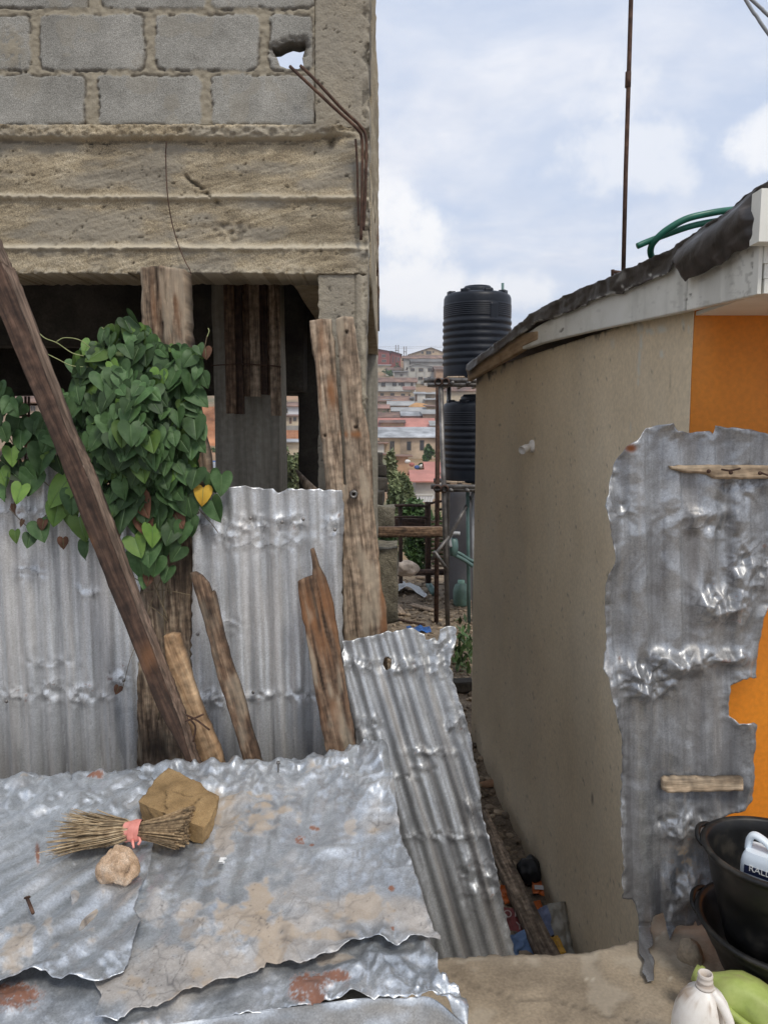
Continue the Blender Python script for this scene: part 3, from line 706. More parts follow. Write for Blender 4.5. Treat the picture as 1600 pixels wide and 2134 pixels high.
# starter bars out of the corner
for q, pts in enumerate(([(604, 138, 3.10), (640, 172, 3.09), (700, 228, 3.11), (744, 268, 3.13), (754, 290, 3.15), (755, 340, 3.16), (754, 420, 3.165), (752, 500, 3.175)],
                         [(626, 137, 3.12), (660, 170, 3.11), (712, 226, 3.12), (750, 262, 3.14), (762, 285, 3.155), (763, 330, 3.165), (760, 430, 3.17), (757, 480, 3.18)])):
    P_ = [at(x, y, Y) for x, y, Y in pts]
    MB().add(*tube(curve(P_, 40), 0.0062, 8)).build('reinforcing_bar', M['rust'], bld)
P_ = [at(x, y, Y) for x, y, Y in [(741, 290, 3.165), (744, 340, 3.17), (746, 420, 3.175), (747, 470, 3.18)]]
MB().add(*tube(curve(P_, 20), 0.005, 6)).build('reinforcing_bar', M['rust'], bld)
for x, y0, y1, Y in ((782, 455, 575, 6.2), (786, 470, 690, 6.6)):
    MB().add(*tube([at(x, y0, Y), at(x + 2, (y0 + y1) / 2, Y), at(x + 3, y1, Y)], 0.008, 6)).build('reinforcing_bar', M['rust'], bld)
# binding wire hanging down the beam
P_ = [at(x, y, Y) for x, y, Y in [(347, 296, 3.15), (346, 330, 3.175), (349, 400, 3.165), (358, 460, 3.17), (372, 510, 3.17), (388, 548, 3.16), (397, 565, 3.15), (398, 592, 3.14)]]
tag(MB().add(*tube(curve(P_, 40), 0.0022, 6)).build('wire', M['rust']), 'thin rusty wire hanging down the face of the concrete beam', 'wire')
# timber strips strapped in front of the inner column
strips = [(470, 505, 586, 862), (487, 0, 0, 0), (508, 0, 0, 0)]
defs = [(471, 487, 586, 862, 'brown'), (488, 503, 586, 863, 'dark'), (506, 521, 585, 826, 'brown'), (522, 539, 584, 826, 'grey'), (541, 555, 586, 822, 'dark'), (556, 565, 586, 823, 'brown'), (564, 573, 586, 866, 'grey'), (574, 582, 587, 866, 'grey')]
labels = ['leftmost of the timber strips hung in front of the inner column', 'dark strip second from the left in the bundle on the inner column',
          'shorter strip beside the two long left ones on the inner column', 'short pale strip in the middle of the bundle on the inner column',
          'dark short strip right of the middle of the hung bundle', 'narrow strip third from the right in the hung bundle',
          'long pale strip second from the right in the hung bundle', 'rightmost narrow strip of the bundle hung on the inner column']
def grain_box(x0, x1, y0, y1, z0, z1, seed=0):
    V, F = rbox(x0, x1, y0, y1, z0, z1, 0.03 if (z1 - z0) < 1.2 else 0.05, 0.002, seed)
    g = np.stack([V[:, 0] + V[:, 1] * 0.9 + seed * 1.7, V[:, 2], 0 * V[:, 0]], 1)
    return V, F, g
for q, (x0, x1, y0, y1, kind_) in enumerate(defs):
    Y_ = 4.40 + 0.02 * (q % 3)
    a_, b_ = at(x0, y1, Y_), at(x1, y0 - 12, Y_)
    V, F, g = grain_box(a_[0] + .002, b_[0] - .002, Y_, Y_ + 0.035, a_[2], b_[2], q)
    o = MB().add(V, F, grain=g).build('timber_strip', M['wood_brown' if kind_ == 'brown' else 'wood_dark' if kind_ == 'dark' else 'wood_grey'], smooth=False)
    tag(o, labels[q], 'timber strip', 'timber strips hung in front of the inner column')
P_ = [at(x, y, 4.385) for x, y in ((440, 762), (500, 758), (566, 762), (586, 765))]
tag(MB().add(*tube(P_, 0.004, 6)).build('wire', M['rust']), 'rusty wire tied round the hung timber strips', 'wire')
# pale rough pole leaning inside, right of the inner column
P_ = [at(618, 980, 5.1), at(640, 1012, 4.8), at(668, 1040, 4.5), at(720, 1120, 4.2)]
g = tube(P_, [0.008, 0.03, 0.035, 0.04], 8)
tag(MB().add(*g, grain=g[0] * (1, 0.4, 1)).build('pole', M['wood_grey']), 'grey split pole leaning behind the sheet fence inside the building', 'pole')

# ================================================================== FENCE OF OLD ROOFING SHEETS
def corr_disp(lam, amp, tilt, seed, cr=0.006, crs=9.0, dents=(), flat=None, edge_curl=0.0, stain=True, phase=0.0, rag=0.5):
    def f(V, u, v, px, py, edge):
        w = u + tilt * v + 0.006 * (fbm(u * 3, v * 1.2, 3, seed) - 0.5)
        ph = w / lam + phase
        prof = np.cos(2 * np.pi * ph)
        prof = np.sign(prof) * np.abs(prof) ** 0.62
        k = np.ones(px.shape) * (0.8 + 0.5 * (fbm(u * 4, v * 0.9, 2, seed + 4) - 0.5))
        h = np.zeros(px.shape); d_all = np.zeros(px.shape)
        for (dx_, dy_, rx, ry, s) in dents:
            jy = dy_ + 10 * (fbm(px / 45, px * 0, 3, seed + 1) - 0.5)
            d = np.exp(-((px - dx_) / rx) ** 4 - ((py - jy) / ry) ** 2) * s; d_all = np.maximum(d_all, d)
        k = k * (1 - 0.75 * np.clip(d_all, 0, 1))
        if flat is not None: k = k * flat(px, py)
        h = amp * k * prof
        c = crease(u * crs, v * crs * rag, seed)
        h = h + cr * (0.45 + 2.2 * d_all) * (c - 0.5) * 2
        c2, l2_ = foil(u * 24 + 0.3 * vn(u * 20, v * 20, 3), v * 24, seed + 7, True); h = h + (0.0010 + 0.022 * d_all) * (c2 - 0.4)
        fl_ = np.exp(-(l2_ / 0.06) ** 2) * sst(0.15, 0.5, d_all)
        h = h + 0.012 * edge_curl * sst(16, 0, edge) * (fbm(px / 24, py / 24, 2, seed + 9) - 0.4)
        strk = fbm(w * 55, v * 1.6, 4, seed + 12)
        st = sst(0.55, 0.78, strk) * 0.28 + 0.30 * sst(-0.3, -0.8, prof) * sst(0.3, 0.5, strk)
        low = sst(1350, 1640, py) * 0.35 * (fbm(w * 40, v * 2.2, 3, seed + 14) > 0.42)
        dirt = 0.22 * sst(0.55, 0.7, fbm(w * 28, v * 1.1, 4, seed + 20)) + 0.08 * fbm(u * 5, v * 5, 3, seed + 22)
        return h, {'stain': np.clip((st + low if stain else 0 * st) + 0.5 * fl_, 0, 0.8), 'dirt': np.clip(dirt, 0, 1), 'rust': 0.5 * (fbm(u * 40, v * 40, 3, seed + 30) > 0.82) * (d_all > 0.25)}
    return f
fence = Wall(3.0)
fl = empty('corrugated_sheet', (at(100, 1640, 3.0)[0], 3.0, -0.2), 'upright corrugated zinc sheet left of the rotten post, under the hanging vine', 'metal sheet', 'upright sheets of the fence')
patch_obj('sheet', rough([(-420, 985), (-150, 1000), (0, 1010), (18, 985), (60, 975), (100, 958), (128, 952), (134, 985), (150, 1000), (215, 1010), (292, 1015), (293, 1200), (290, 1320), (288, 1480), (284, 1760), (-420, 1760)], 1.2, 9, 8, skip=(14, 15)),
          fence, 2.6, M['zinc_fence'], fl, corr_disp(0.079, 0.0095, 0.0, 21, 0.006, 9, dents=((40, 1445, 40, 15, .8), (110, 1440, 26, 22, 1), (170, 1446, 26, 20, 1.1), (60, 1190, 30, 14, .7), (185, 1232, 24, 12, .7), (248, 1405, 22, 22, .9), (205, 1450, 40, 10, .6), (60, 1065, 80, 14, .5), (110, 1380, 60, 10, .4))), thick=0.0012)
fr = empty('corrugated_sheet', (at(560, 1640, 2.98)[0], 2.98, -0.2), 'upright corrugated zinc sheet between the rotten post and the tall split plank', 'metal sheet', 'upright sheets of the fence')
patch_obj('sheet', rough([(405, 1016), (520, 1014), (570, 1018), (580, 1028), (600, 1018), (712, 1021), (717, 1060), (713, 1180), (714, 1325), (735, 1480), (745, 1760), (392, 1760), (396, 1500), (400, 1300), (402, 1140)], 1.2, 9, 9, skip=(9, 10)),
          Wall(2.975), 2.6, M['zinc_fence'], fr, corr_disp(0.077, 0.0088, 0.02, 33, 0.0065, 9, dents=((420, 1092, 30, 16, .8), (525, 1092, 34, 18, 1.1), (605, 1088, 36, 15, .9), (700, 1095, 22, 22, 1.1), (480, 1300, 26, 18, .8), (450, 1460, 30, 22, 1), (560, 1448, 60, 9, .7), (640, 1450, 40, 12, .6), (560, 1130, 90, 18, .55), (470, 1105, 30, 30, .7)), edge_curl=0.6, phase=.3), thick=0.0012)
def nail_head(parent, px, py, Y, r=0.006):
    p = at(px, py, Y); V, F = lathe([(0.0001, 0.004), (r * .7, 0.0035), (r, 0.001), (r, -0.002)], (0, 0, 0), 12)
    V = np.stack([V[:, 0], -V[:, 2], V[:, 1]], 1) + p
    MB().add(V, F).build('nail', M['nail'], parent)
for x, y in ((108, 1042), (14, 1462), (258, 1418)): nail_head(fl, x, y, 2.982, 0.007)
for x, y in ((412, 1068), (522, 1080), (698, 1104), (412, 1322), (588, 1088), (632, 1082), (528, 1443)): nail_head(fr, x, y, 2.955, 0.007)

# ================================================================== POST AND PLANKS
def wood_disp(ang, seed, amp=0.004, darks=0.4, reds=(), pal=0.0, holes=(), darkspots=(), rnd=0.006):
    c, s_ = math.cos(ang), math.sin(ang)
    def f(V, u, v, px, py, edge):
        al = v * c + u * s_; ac = u * c - v * s_
        g = fbm(ac * 60, al * 4, 4, seed); g2 = fbm(ac * 170, al * 9, 3, seed + 3)
        crack = sst(0.70, 0.78, fbm(ac * 75, al * 3.2, 3, seed + 5))
        h = amp * (g - 0.5) * 2 + amp * 0.5 * (g2 - 0.5) - amp * 1.6 * crack
        h = h - rnd * sst(4, 0, edge) * (0.4 + fbm(px / 9, py / 20, 2, seed + 8))
        dk = darks * crack + 0.5 * darks * sst(0.55, 0.8, fbm(ac * 30, al * 5, 4, seed + 6))
        rd = np.zeros(px.shape)
        for (x, y, rx, ry, w) in reds: rd = np.maximum(rd, w * np.exp(-((px - x) / rx) ** 2 - ((py - y) / ry) ** 2) * sst(0.3, 0.6, g))
        for (x, y, rx, ry) in holes:
            q = np.exp(-((px - x) / rx) ** 4 - ((py - y) / ry) ** 4); dk = np.maximum(dk, q); h = h - 0.012 * q
        for (x, y, rx, ry, w) in darkspots: dk = np.maximum(dk, w * np.exp(-((px - x) / rx) ** 2 - ((py - y) / ry) ** 2) * sst(0.25, 0.6, g + 0.2 * g2))
        return h, {'dark': np.clip(dk, 0, 1), 'red': np.clip(rd, 0, 1), 'pale': np.clip(pal * sst(0.5, 0.7, fbm(ac * 22, al * 6, 3, seed + 11)), 0, 1),
                   'grain': np.stack([ac + seed, al, 0 * al], 1)}
    return f
post = patch_obj('timber_post', rough([(292, 556), (320, 553), (350, 556), (383, 560), (386, 640), (390, 700), (398, 790), (412, 880), (428, 950), (433, 1000), (416, 1015), (402, 1030), (401, 1130), (404, 1250), (398, 1400), (395, 1510), (394, 1700), (280, 1700), (283, 1500), (290, 1320), (293, 1100), (296, 900), (296, 720)], 0.9, 14, 3),
                 Wall(3.005), 2.6, M['wood_post'], None, wood_disp(-0.03, 5, 0.006, 0.75, reds=((340, 640, 60, 60, .5), (410, 930, 30, 90, .5)), pal=.5, darkspots=((330, 1560, 60, 30, .9), (390, 1200, 14, 60, .9), (300, 580, 30, 30, .6))), back=0.12)
tag(post, 'broad rotten timber post with the vine climbing its middle', 'post')
plank_t = patch_obj('split_plank', rough([(645, 668), (668, 664), (690, 664), (698, 740), (704, 830), (712, 930), (716, 1010), (720, 1012), (718, 920), (711, 820), (706, 740), (700, 664), (716, 658), (736, 660), (742, 700), (752, 770), (754, 840), (768, 900), (776, 960), (778, 1060), (788, 1140), (794, 1220), (806, 1270), (806, 1420), (716, 1420), (714, 1200), (712, 1050), (680, 1030), (672, 940), (664, 860), (658, 770), (649, 720)], 0.8, 13, 6, skip=(4, 5, 6, 7, 8, 9)),
                    Wall(3.03), 2.4, M['wood_grey'], None, wood_disp(-0.09, 12, 0.004, 0.6, reds=((690, 820, 20, 40, .9), (740, 905, 40, 7, 1.0), (798, 1200, 10, 120, .9), (670, 730, 14, 60, .6), (800, 1300, 12, 40, .8)), pal=.55, holes=((737, 1030, 6, 6), (741, 891, 4, 3), (722, 692, 3, 4), (677, 908, 3, 3))), back=0.045)
tag(plank_t, 'tall weathered grey plank split at the top, standing against the concrete corner column', 'plank')
b = MB(); ph_ = at(737, 1030, 3.025)
V, F = lathe([(0.006, 0.004), (0.012, 0.012), (0.016, 0.008), (0.018, -0.004)], (0, 0, 0), 14)
b.add(np.stack([V[:, 0], -V[:, 2], V[:, 1]], 1) + ph_, F)
b.build('knot_ring', M['nail'], plank_t)
# the long dark beam leaning across the vine
leanp = Wall(2.60, 0.06)
L0 = [(-150, 165), (-62, 398), (0, 545), (14, 570), (130, 875), (188, 1010), (268, 1230), (330, 1390), (372, 1500), (402, 1597), (440, 1660), (402, 1660), (385, 1580), (330, 1480), (255, 1290), (180, 1105), (108, 915), (0, 655), (-60, 510), (-150, 300)]
o = patch_obj('leaning_beam', rough(L0, 0.5, 24, 2), leanp, 2.6, M['wood_dark'], None, wood_disp(-0.38, 21, 0.0014, 0.4, reds=((190, 1110, 14, 40, .5), (310, 1370, 16, 30, .5)), rnd=0.001), back=0.012)
tag(o, 'long dark squared beam leaning across the vine and fence, longest of the leaning boards', 'beam')
# its narrow side, a paler strip than the broad face
Ls = [(-150, 165), (-62, 398), (0, 545), (14, 570), (130, 875), (188, 1010), (268, 1230), (330, 1390), (372, 1500), (402, 1597), (440, 1660)]
def edge_strip(parent, line, plane, depth, mtl, seed):
    P0 = plane.at(np.array([p[0] for p in line], float), np.array([p[1] for p in line], float)); P0 = curve(P0, 160)
    n = plane.n; rows = []
    for k, t in enumerate(np.linspace(0, 1, 9)): rows.append(P0 - n * depth * t + 0.0015 * rng.normal(size=P0.shape))
    Wd = np.array([0.004, 0, 0.0]); V = np.concatenate(rows); m = len(P0)
    V2 = V - np.array([0.012, 0, -0.003]); F = []
    i = np.arange(9 * m).reshape(9, m)
    Fq = np.stack([i[:-1, :-1], i[:-1, 1:], i[1:, 1:], i[1:, :-1]], -1).reshape(-1, 4)
    al = np.tile(np.arange(m) * 0.012, 9); ac = np.repeat(np.linspace(0, depth, 9), m)
    b_ = MB(); gr = np.stack([ac + seed, al, 0 * al], 1)
    E = np.concatenate([np.stack([Fq[:, a], Fq[:, (a + 1) % 4]], 1) for a in range(4)])
    key = np.sort(E, 1); kk = key[:, 0] * len(V) + key[:, 1]; _, inv, ct = np.unique(kk, return_inverse=True, return_counts=True)
    B = E[ct[inv] == 1]; S = np.stack([B[:, 1], B[:, 0], B[:, 0] + len(V), B[:, 1] + len(V)], 1)
    b_.add(np.concatenate([V, V2]), np.concatenate([Fq, Fq[:, ::-1] + len(V), S]), grain=np.concatenate([gr, gr]), dark=np.tile(sst(0.6, 0.8, fbm(ac * 90, al * 9, 3, seed)), 2) * 0.7)
    return b_.build('pale_edge', mtl, parent)
edge_strip(o, Ls, Wall(2.607, 0.06), 0.10, M['wood_edge'], 4)
def plank(name, poly, plane, mtl, ang, seed, label, back=0.03, cat='plank', step=2.2, rgh=0.7, **k):
    o_ = patch_obj(name, rough(poly, rgh, 15, seed), plane, step, mtl, None, wood_disp(ang, seed, **k), back=back)
    return tag(o_, label, cat)
pc = plank('offcut_board', [(341, 1326), (356, 1322), (371, 1324), (386, 1370), (402, 1430), (424, 1490), (455, 1560), (478, 1640), (430, 1650), (404, 1560), (372, 1470), (350, 1400), (342, 1350)], Wall(2.72, 0.04), M['wood_light'], -0.35, 31, 'short pale fresh-sawn board beside the foot of the long dark beam', back=0.045, amp=0.0015, darks=0.15)
for pts in ([(390, 1487), (410, 1500), (436, 1523)], [(388, 1500), (404, 1497), (424, 1490)], [(398, 1496), (408, 1515), (402, 1548)]):
    MB().add(*tube(curve([leanp.at(np.array(float(x)), np.array(float(y))) + (0, -0.012 + 0.01 * k_, 0) for k_, (x, y) in enumerate(pts)], 10), 0.0035, 6)).build('bent_nail', M['rust'], pc)
plank('dark_board', [(395, 1194), (404, 1192), (418, 1200), (432, 1216), (441, 1240), (443, 1228), (452, 1262), (464, 1320), (482, 1385), (502, 1440), (520, 1510), (548, 1600), (560, 1640), (515, 1645), (505, 1580), (478, 1490), (452, 1410), (426, 1300), (410, 1245)], Wall(2.70, 0.10), M['wood_brown'], -0.27, 41, 'narrow dark board with a broken slanted top, middle of the leaning boards', back=0.04, amp=0.003, darks=0.6, darkspots=((430, 1275, 30, 25, .8),), pal=.35)
plank('pointed_board', [(646, 1145), (652, 1142), (656, 1152), (664, 1180), (678, 1206), (694, 1260), (706, 1340), (722, 1440), (738, 1530), (752, 1640), (698, 1650), (676, 1555), (656, 1440), (640, 1340), (622, 1240), (620, 1212), (632, 1206), (650, 1200), (650, 1170)], Wall(2.73, 0.09), M['wood_brown'], -0.2, 51, 'reddish rotten board ending in a splintered spike, rightmost of the leaning boards', back=0.04, amp=0.004, darks=0.8, reds=((660, 1270, 40, 60, 1.0), (680, 1320, 30, 60, .8), (700, 1480, 40, 30, .5)), pal=.5)

# ================================================================== LEANING SHEET BESIDE THE PLATFORM
zlean = (1.6 - 0) ; bT = 0.26
lean = Wall(2.95 - bT * 0.76, bT)
ls = empty('corrugated_sheet', tuple(lean.at(np.array(900.), np.array(1990.))), 'dented corrugated zinc sheet leaning aslant beside the crumpled roof and alley', 'metal sheet')
T0 = [(712, 1336), (760, 1328), (800, 1318), (860, 1308), (884, 1322), (888, 1335), (905, 1328), (912, 1338), (916, 1312), (930, 1305), (948, 1306), (951, 1330), (945, 1352), (938, 1372), (936, 1390), (944, 1402), (943, 1420), (955, 1452), (968, 1490), (980, 1530), (984, 1560), (992, 1600), (1000, 1640), (1005, 1700), (1022, 1760), (1044, 1860), (1066, 1960), (1078, 2010), (1110, 2150), (860, 2160), (780, 1800), (735, 1500), (716, 1400)]
THOLE = [(800, 1372), (808, 1368), (816, 1374), (814, 1392), (804, 1397), (798, 1385)]
fT = corr_disp(0.062, 0.0085, 0.30, 47, 0.008, 9, dents=((760, 1385, 60, 14, 1.0), (830, 1388, 60, 16, 1.2), (910, 1380, 40, 26, 1.2), (930, 1345, 30, 30, .8), (900, 1565, 50, 9, .9), (770, 1510, 30, 20, .8), (880, 1600, 30, 8, .7), (950, 1510, 26, 14, .8), (840, 1618, 40, 8, .7), (960, 1500, 30, 40, .5), (950, 1740, 60, 12, .8), (1000, 1830, 50, 50, .7), (860, 1740, 40, 10, .5), (985, 1680, 30, 20, .7)), edge_curl=1.2, stain=True)
V, F, A = patch(rough(T0, 1.5, 8, 11, skip=(28, 29)), lean, 2.6, fT, thick=0.0012, holes=[THOLE])
MB().add(V, F, **A).build('sheet', M['zinc_lean'], ls)

# ================================================================== CRUMPLED LOW ROOF IN FRONT
def crumple(seed, big=0.020, mid=0.008, dirtlvl=0.5, edgew=1.0, wr=0.45, rusts=(), ribs=None, white=(), extra=None, dirtpts=()):
    def f(V, u, v, px, py, edge):
        c1 = crease(u * 5.5, v * 4.5, seed); c2 = crease(u * 15, v * 13, seed + 2); c3 = tri(u * 42, v * 42, seed + 4)
        z1 = fbm(u * 3.5, v * 3.5, 3, seed + 6)
        cr_ = sst(0.35, 0.7, fbm(u * 3, v * 3, 2, seed + 8))
        wx_, wy_ = u + 0.02 * vn(u * 14, v * 14, seed), v + 0.02 * vn(u * 14 + 5, v * 14, seed)
        f3, l3 = foil(wx_ * 26, wy_ * 22, seed + 50, True); f4, l4 = foil(wx_ * 11, wy_ * 9, seed + 53, True)
        lines_ = np.maximum(np.exp(-(l3 / 0.05) ** 2) * 0.6, np.exp(-(l4 / 0.03) ** 2)) * sst(0.40, 0.62, fbm(u * 6, v * 6, 3, seed + 55))
        kk = wr + 0.8 * sst(120, 30, py - 1600) + 0.35 * sst(30, 4, edge)
        h = 0.006 * kk * (0.3 + cr_) * f3 + 0.012 * kk * (0.4 + cr_) * f4 + big * (c1 - 0.5) * 1.15 * (0.5 + 0.5 * kk) + kk * mid * (0.45 + 1.5 * cr_) * (c2 - 0.5) * 2.0 + 0.0018 * (0.3 + cr_) * (c3 - 0.5) + 0.02 * (z1 - 0.5)
        if ribs is not None:
            lam, am, tl = ribs; h = h + am * np.cos(2 * np.pi * (u + tl * v + 0.03 * (z1 - 0.5)) / lam) * sst(0.25, 0.6, fbm(u * 4, v * 3, 2, seed + 10))
        h = h - np.median(h)
        top = sst(70, 0, py - 1600)
        h = h + 0.030 * top * (crease(u * 11, v * 16, seed + 12) - 0.5)
        if extra is not None: h = h + extra(px, py)
        h = h - 0.016 * sst(14, 0, edge) * (1.6 * fbm(px / 26, py / 26, 2, seed + 5) - 0.7) * edgew
        d0 = fbm(u * 4.2, v * 4.2, 5, seed + 20) + 0.10 * (0.5 - c1) + 0.08 * (fbm(u * 24, v * 24, 3, seed + 23) - 0.5)
        d = 0.55 * sst(0.58 - 0.12 * dirtlvl, 0.74 - 0.10 * dirtlvl, d0) * sst(1600, 1690, py)
        for (x, y, rx, ry, w) in dirtpts: d = np.maximum(d, 0.9 * w * sst(0.36, 0.72, 0.9 * np.exp(-((px - x) / (rx * 1.25)) ** 2 - ((py - y) / (ry * 1.25)) ** 2) + 2.2 * (d0 - 0.5) + 0.9 * (fbm(u * 34, v * 34, 3, seed + 24) - 0.5)))
        d = np.clip(d * 0.9 + 0.10 * (c2 < 0.35), 0, 0.95)
        ru = np.zeros(px.shape)
        for (x, y, rx, ry) in rusts: ru = np.maximum(ru, 0.9 * sst(0.34, 0.66, np.exp(-((px - x) / (rx * 1.2)) ** 2 - ((py - y) / (ry * 1.2)) ** 2) * (0.1 + 0.65 * fbm(px / 11, py / 11, 4, seed + 31) + 0.75 * fbm(px / 3.4, py / 3.4, 2, seed + 35))))
        sp = 0.5 * (fbm(px / 3.4, py / 3.4, 3, seed + 40) > 0.76) * (d > 0.4) * (fbm(px / 40, py / 25, 2, seed + 41) > 0.55)
        return h, {'dirt': d, 'rust': np.clip(ru, 0, 1), 'stain': np.clip(sp + 0.45 * lines_ + 0.35 * sst(0.6, 0.75, fbm(u * 12, v * 12, 4, seed + 33)), 0, 0.8)}
    return f
# base: rough block plinth with the lowest sheet bent over its front
plf = lambda z0: Floor(z0 + 0.2 - 0.07 * 1.0 * 1.0, 0.07)
PZ = 0.195
S3 = [(-420, 2000), (0, 1960), (400, 1960), (870, 1930), (905, 1975), (912, 2020), (916, 2052), (940, 2062), (955, 2068), (968, 2090), (976, 2105), (972, 2140), (900, 2082), (840, 2082), (760, 2082), (690, 2090), (600, 2100), (480, 2118), (250, 2150), (0, 2175), (-420, 2220)]
low = empty('zinc_cover', tuple(Floor(PZ - 0.03, 0.07).at(np.array(300.), np.array(2130.)) * (1, 1, 0)), 'lowest crumpled zinc cover bent over the front, with a cross-shaped rust patch', 'metal sheet', 'crumpled zinc covers of the low roof')
def S3x(px, py): return 0.02 * np.exp(-((px - 940) / 40) ** 2) * np.sin(py / 9)
patch_obj('sheet', rough(S3, 1.5, 9, 14, skip=(20,)), Floor(PZ - 0.028, 0.07), 2.8, M['zinc_top'], low, crumple(61, 0.022, 0.010, 0.0, wr=0.9, edgew=0.3, rusts=((650, 2050, 46, 30), (625, 2060, 26, 40), (700, 2040, 36, 14), (20, 2075, 70, 34), (660, 2090, 22, 36)), extra=S3x, dirtpts=((700, 1995, 60, 14, .8), (150, 2060, 50, 20, .6))), thick=0.0012)
# its front skirt
e0 = [(-420, 2220), (0, 2175), (250, 2150), (480, 2118), (600, 2100), (690, 2090), (760, 2082), (840, 2082), (900, 2082), (972, 2140)]
tp = Floor(PZ - 0.028, 0.07).at(np.array([p[0] for p in e0], float), np.array([p[1] for p in e0], float)); tp = curve(tp, 130)
rows = []
for t in np.linspace(0, 1, 34):
    q = tp.copy(); q[:, 2] = tp[:, 2] * (1 - t) + 0.0 * t - 0.0; q[:, 1] -= 0.02 * math.sin(t * 3) + 0.016 * (crease(q[:, 0] * 9, q[:, 2] * 9 + 3, 8) - 0.5) * (t > 0.03)
    rows.append(q)
V = np.concatenate(rows); i = np.arange(34 * 130).reshape(34, 130); Fq = np.stack([i[:-1, :-1], i[1:, :-1], i[1:, 1:], i[:-1, 1:]], -1).reshape(-1, 4)
MB().add(np.concatenate([V, V + (0, 0.003, 0)]), np.concatenate([Fq, Fq[:, ::-1] + len(V)])).build('front_skirt', M['zinc_top'], low)
MB().add(*rbox(-1.9, 0.04, 1.66, 2.50, 0.0, 0.26, 0.08, 0.008, 3)).build('plinth', M['conc_grey'], low)
S2 = [(150, 1616), (320, 1604), (400, 1600), (480, 1594), (580, 1588), (660, 1580), (720, 1570), (770, 1560), (792, 1560), (806, 1572), (812, 1600), (818, 1620), (826, 1680), (836, 1740), (858, 1800), (880, 1860), (898, 1920), (918, 1968), (900, 1957), (868, 1953), (846, 1962), (820, 1970), (800, 1960), (766, 1955), (735, 1966), (705, 1984), (665, 1995), (625, 2006), (600, 1998), (566, 1997), (555, 2002), (551, 2015), (520, 2024), (478, 2034), (440, 2042), (420, 2056), (386, 2060), (352, 2088), (310, 2098), (280, 2100), (245, 2122), (196, 2116), (204, 2085), (212, 2070), (196, 2040), (150, 1900)]
mid = empty('zinc_cover', tuple(Floor(PZ, 0.07).at(np.array(550.), np.array(1990.))), 'broad crumpled zinc sheet caked with tan mud, right of the grass broom', 'metal sheet', 'crumpled zinc covers of the low roof')
DP2 = [(600, 1700, 70, 36, 1), (560, 1720, 50, 30, .9), (530, 1890, 34, 60, 1), (470, 1900, 40, 50, .9), (400, 1920, 50, 60, .8), (430, 1980, 60, 40, .7), (760, 1885, 28, 22, .9), (690, 1950, 50, 10, .9), (730, 1720, 14, 30, .7), (560, 1950, 30, 14, .8), (360, 1990, 50, 40, .6), (640, 1880, 30, 60, .35), (470, 1760, 20, 40, .7), (330, 1900, 30, 40, .5), (600, 1800, 60, 30, .25)]
def S2x(px, py): return 0.035 * sst(40, 0, np.hypot((px - 795) / 1.3, py - 1572)) + 0.022 * np.exp(-(((py - 1772) / 12) ** 2)) * sst(560, 680, px) * sst(820, 700, px) * 0.6
patch_obj('sheet', rough(S2, 1.2, 8, 15), Floor(PZ, 0.07), 2.6, M['zinc_top'], mid, crumple(71, 0.018, 0.0075, 0.5, edgew=0.35, rusts=((626, 1748, 13, 12), (655, 1722, 14, 5), (816, 1850, 8, 8), (818, 1935, 5, 5), (650, 1758, 6, 6)), dirtpts=DP2, ribs=(0.076, 0.0035, 0.0), extra=S2x), thick=0.0012)
S1 = [(-420, 1650), (-150, 1634), (0, 1622), (100, 1614), (200, 1610), (300, 1607), (330, 1640), (330, 1700), (321, 1740), (318, 1772), (308, 1812), (290, 1868), (280, 1890), (290, 1908), (296, 1916), (282, 1960), (268, 2006), (258, 2024), (232, 2034), (208, 2050), (170, 2049), (130, 2046), (96, 2030), (60, 2034), (30, 2036), (0, 2054), (-100, 2070), (-420, 2100)]
lft = empty('zinc_cover', tuple(Floor(PZ + 0.012, 0.07).at(np.array(100.), np.array(2040.))), 'ribbed zinc sheet lying under the grass broom, its right edge curling over the muddy one', 'metal sheet', 'crumpled zinc covers of the low roof')
DP1 = [(30, 2000, 30, 60, .9), (100, 1920, 14, 50, .7), (190, 1960, 20, 60, .7), (215, 1880, 12, 60, .8), (110, 1990, 24, 30, .7), (20, 1880, 30, 30, .4), (150, 1990, 30, 20, .6), (60, 1950, 14, 60, .7)]
patch_obj('sheet', rough(S1, 1.2, 8, 16, skip=(27,)), Floor(PZ + 0.012, 0.07), 2.6, M['zinc_top'], lft, crumple(81, 0.016, 0.0075, 0.2, edgew=0.35, rusts=((78, 1770, 5, 26), (200, 1618, 22, 6)), dirtpts=DP1, ribs=(0.115, 0.0075, -0.55)), thick=0.0012)
pl1 = Floor(PZ + 0.03, 0.07)
def on(plane, px, py): return plane.at(np.array(float(px)), np.array(float(py)))
p = on(pl1, 580, 1597); V, F = lathe([(0.0001, 0.018), (0.006, 0.017), (0.007, 0.010), (0.003, 0.009), (0.003, -0.02)], p, 12)
MB().add(V, F).build('roofing_nail', M['nail'], mid)
a_, b_ = on(pl1, 58, 1880), on(pl1, 70, 1906)
tag(MB().add(*tube([a_ + (0, 0, 0.010), b_ + (0, 0, 0.004)], 0.0045, 8)).add(*tube([a_ + (0, 0, 0.011), a_ + (-0.001, 0.002, 0.013)], 0.008, 10)).build('rusty_nail', M['rust']), 'short rusty nail lying on the zinc below the broom', 'nail')
V, F = box(-.006, .006, -.012, .012, 0, .004); V2, F2 = box(-.006, .012, .008, .012, 0, .004); V3, F3 = box(-.006, .011, -.012, -.008, 0, .004)
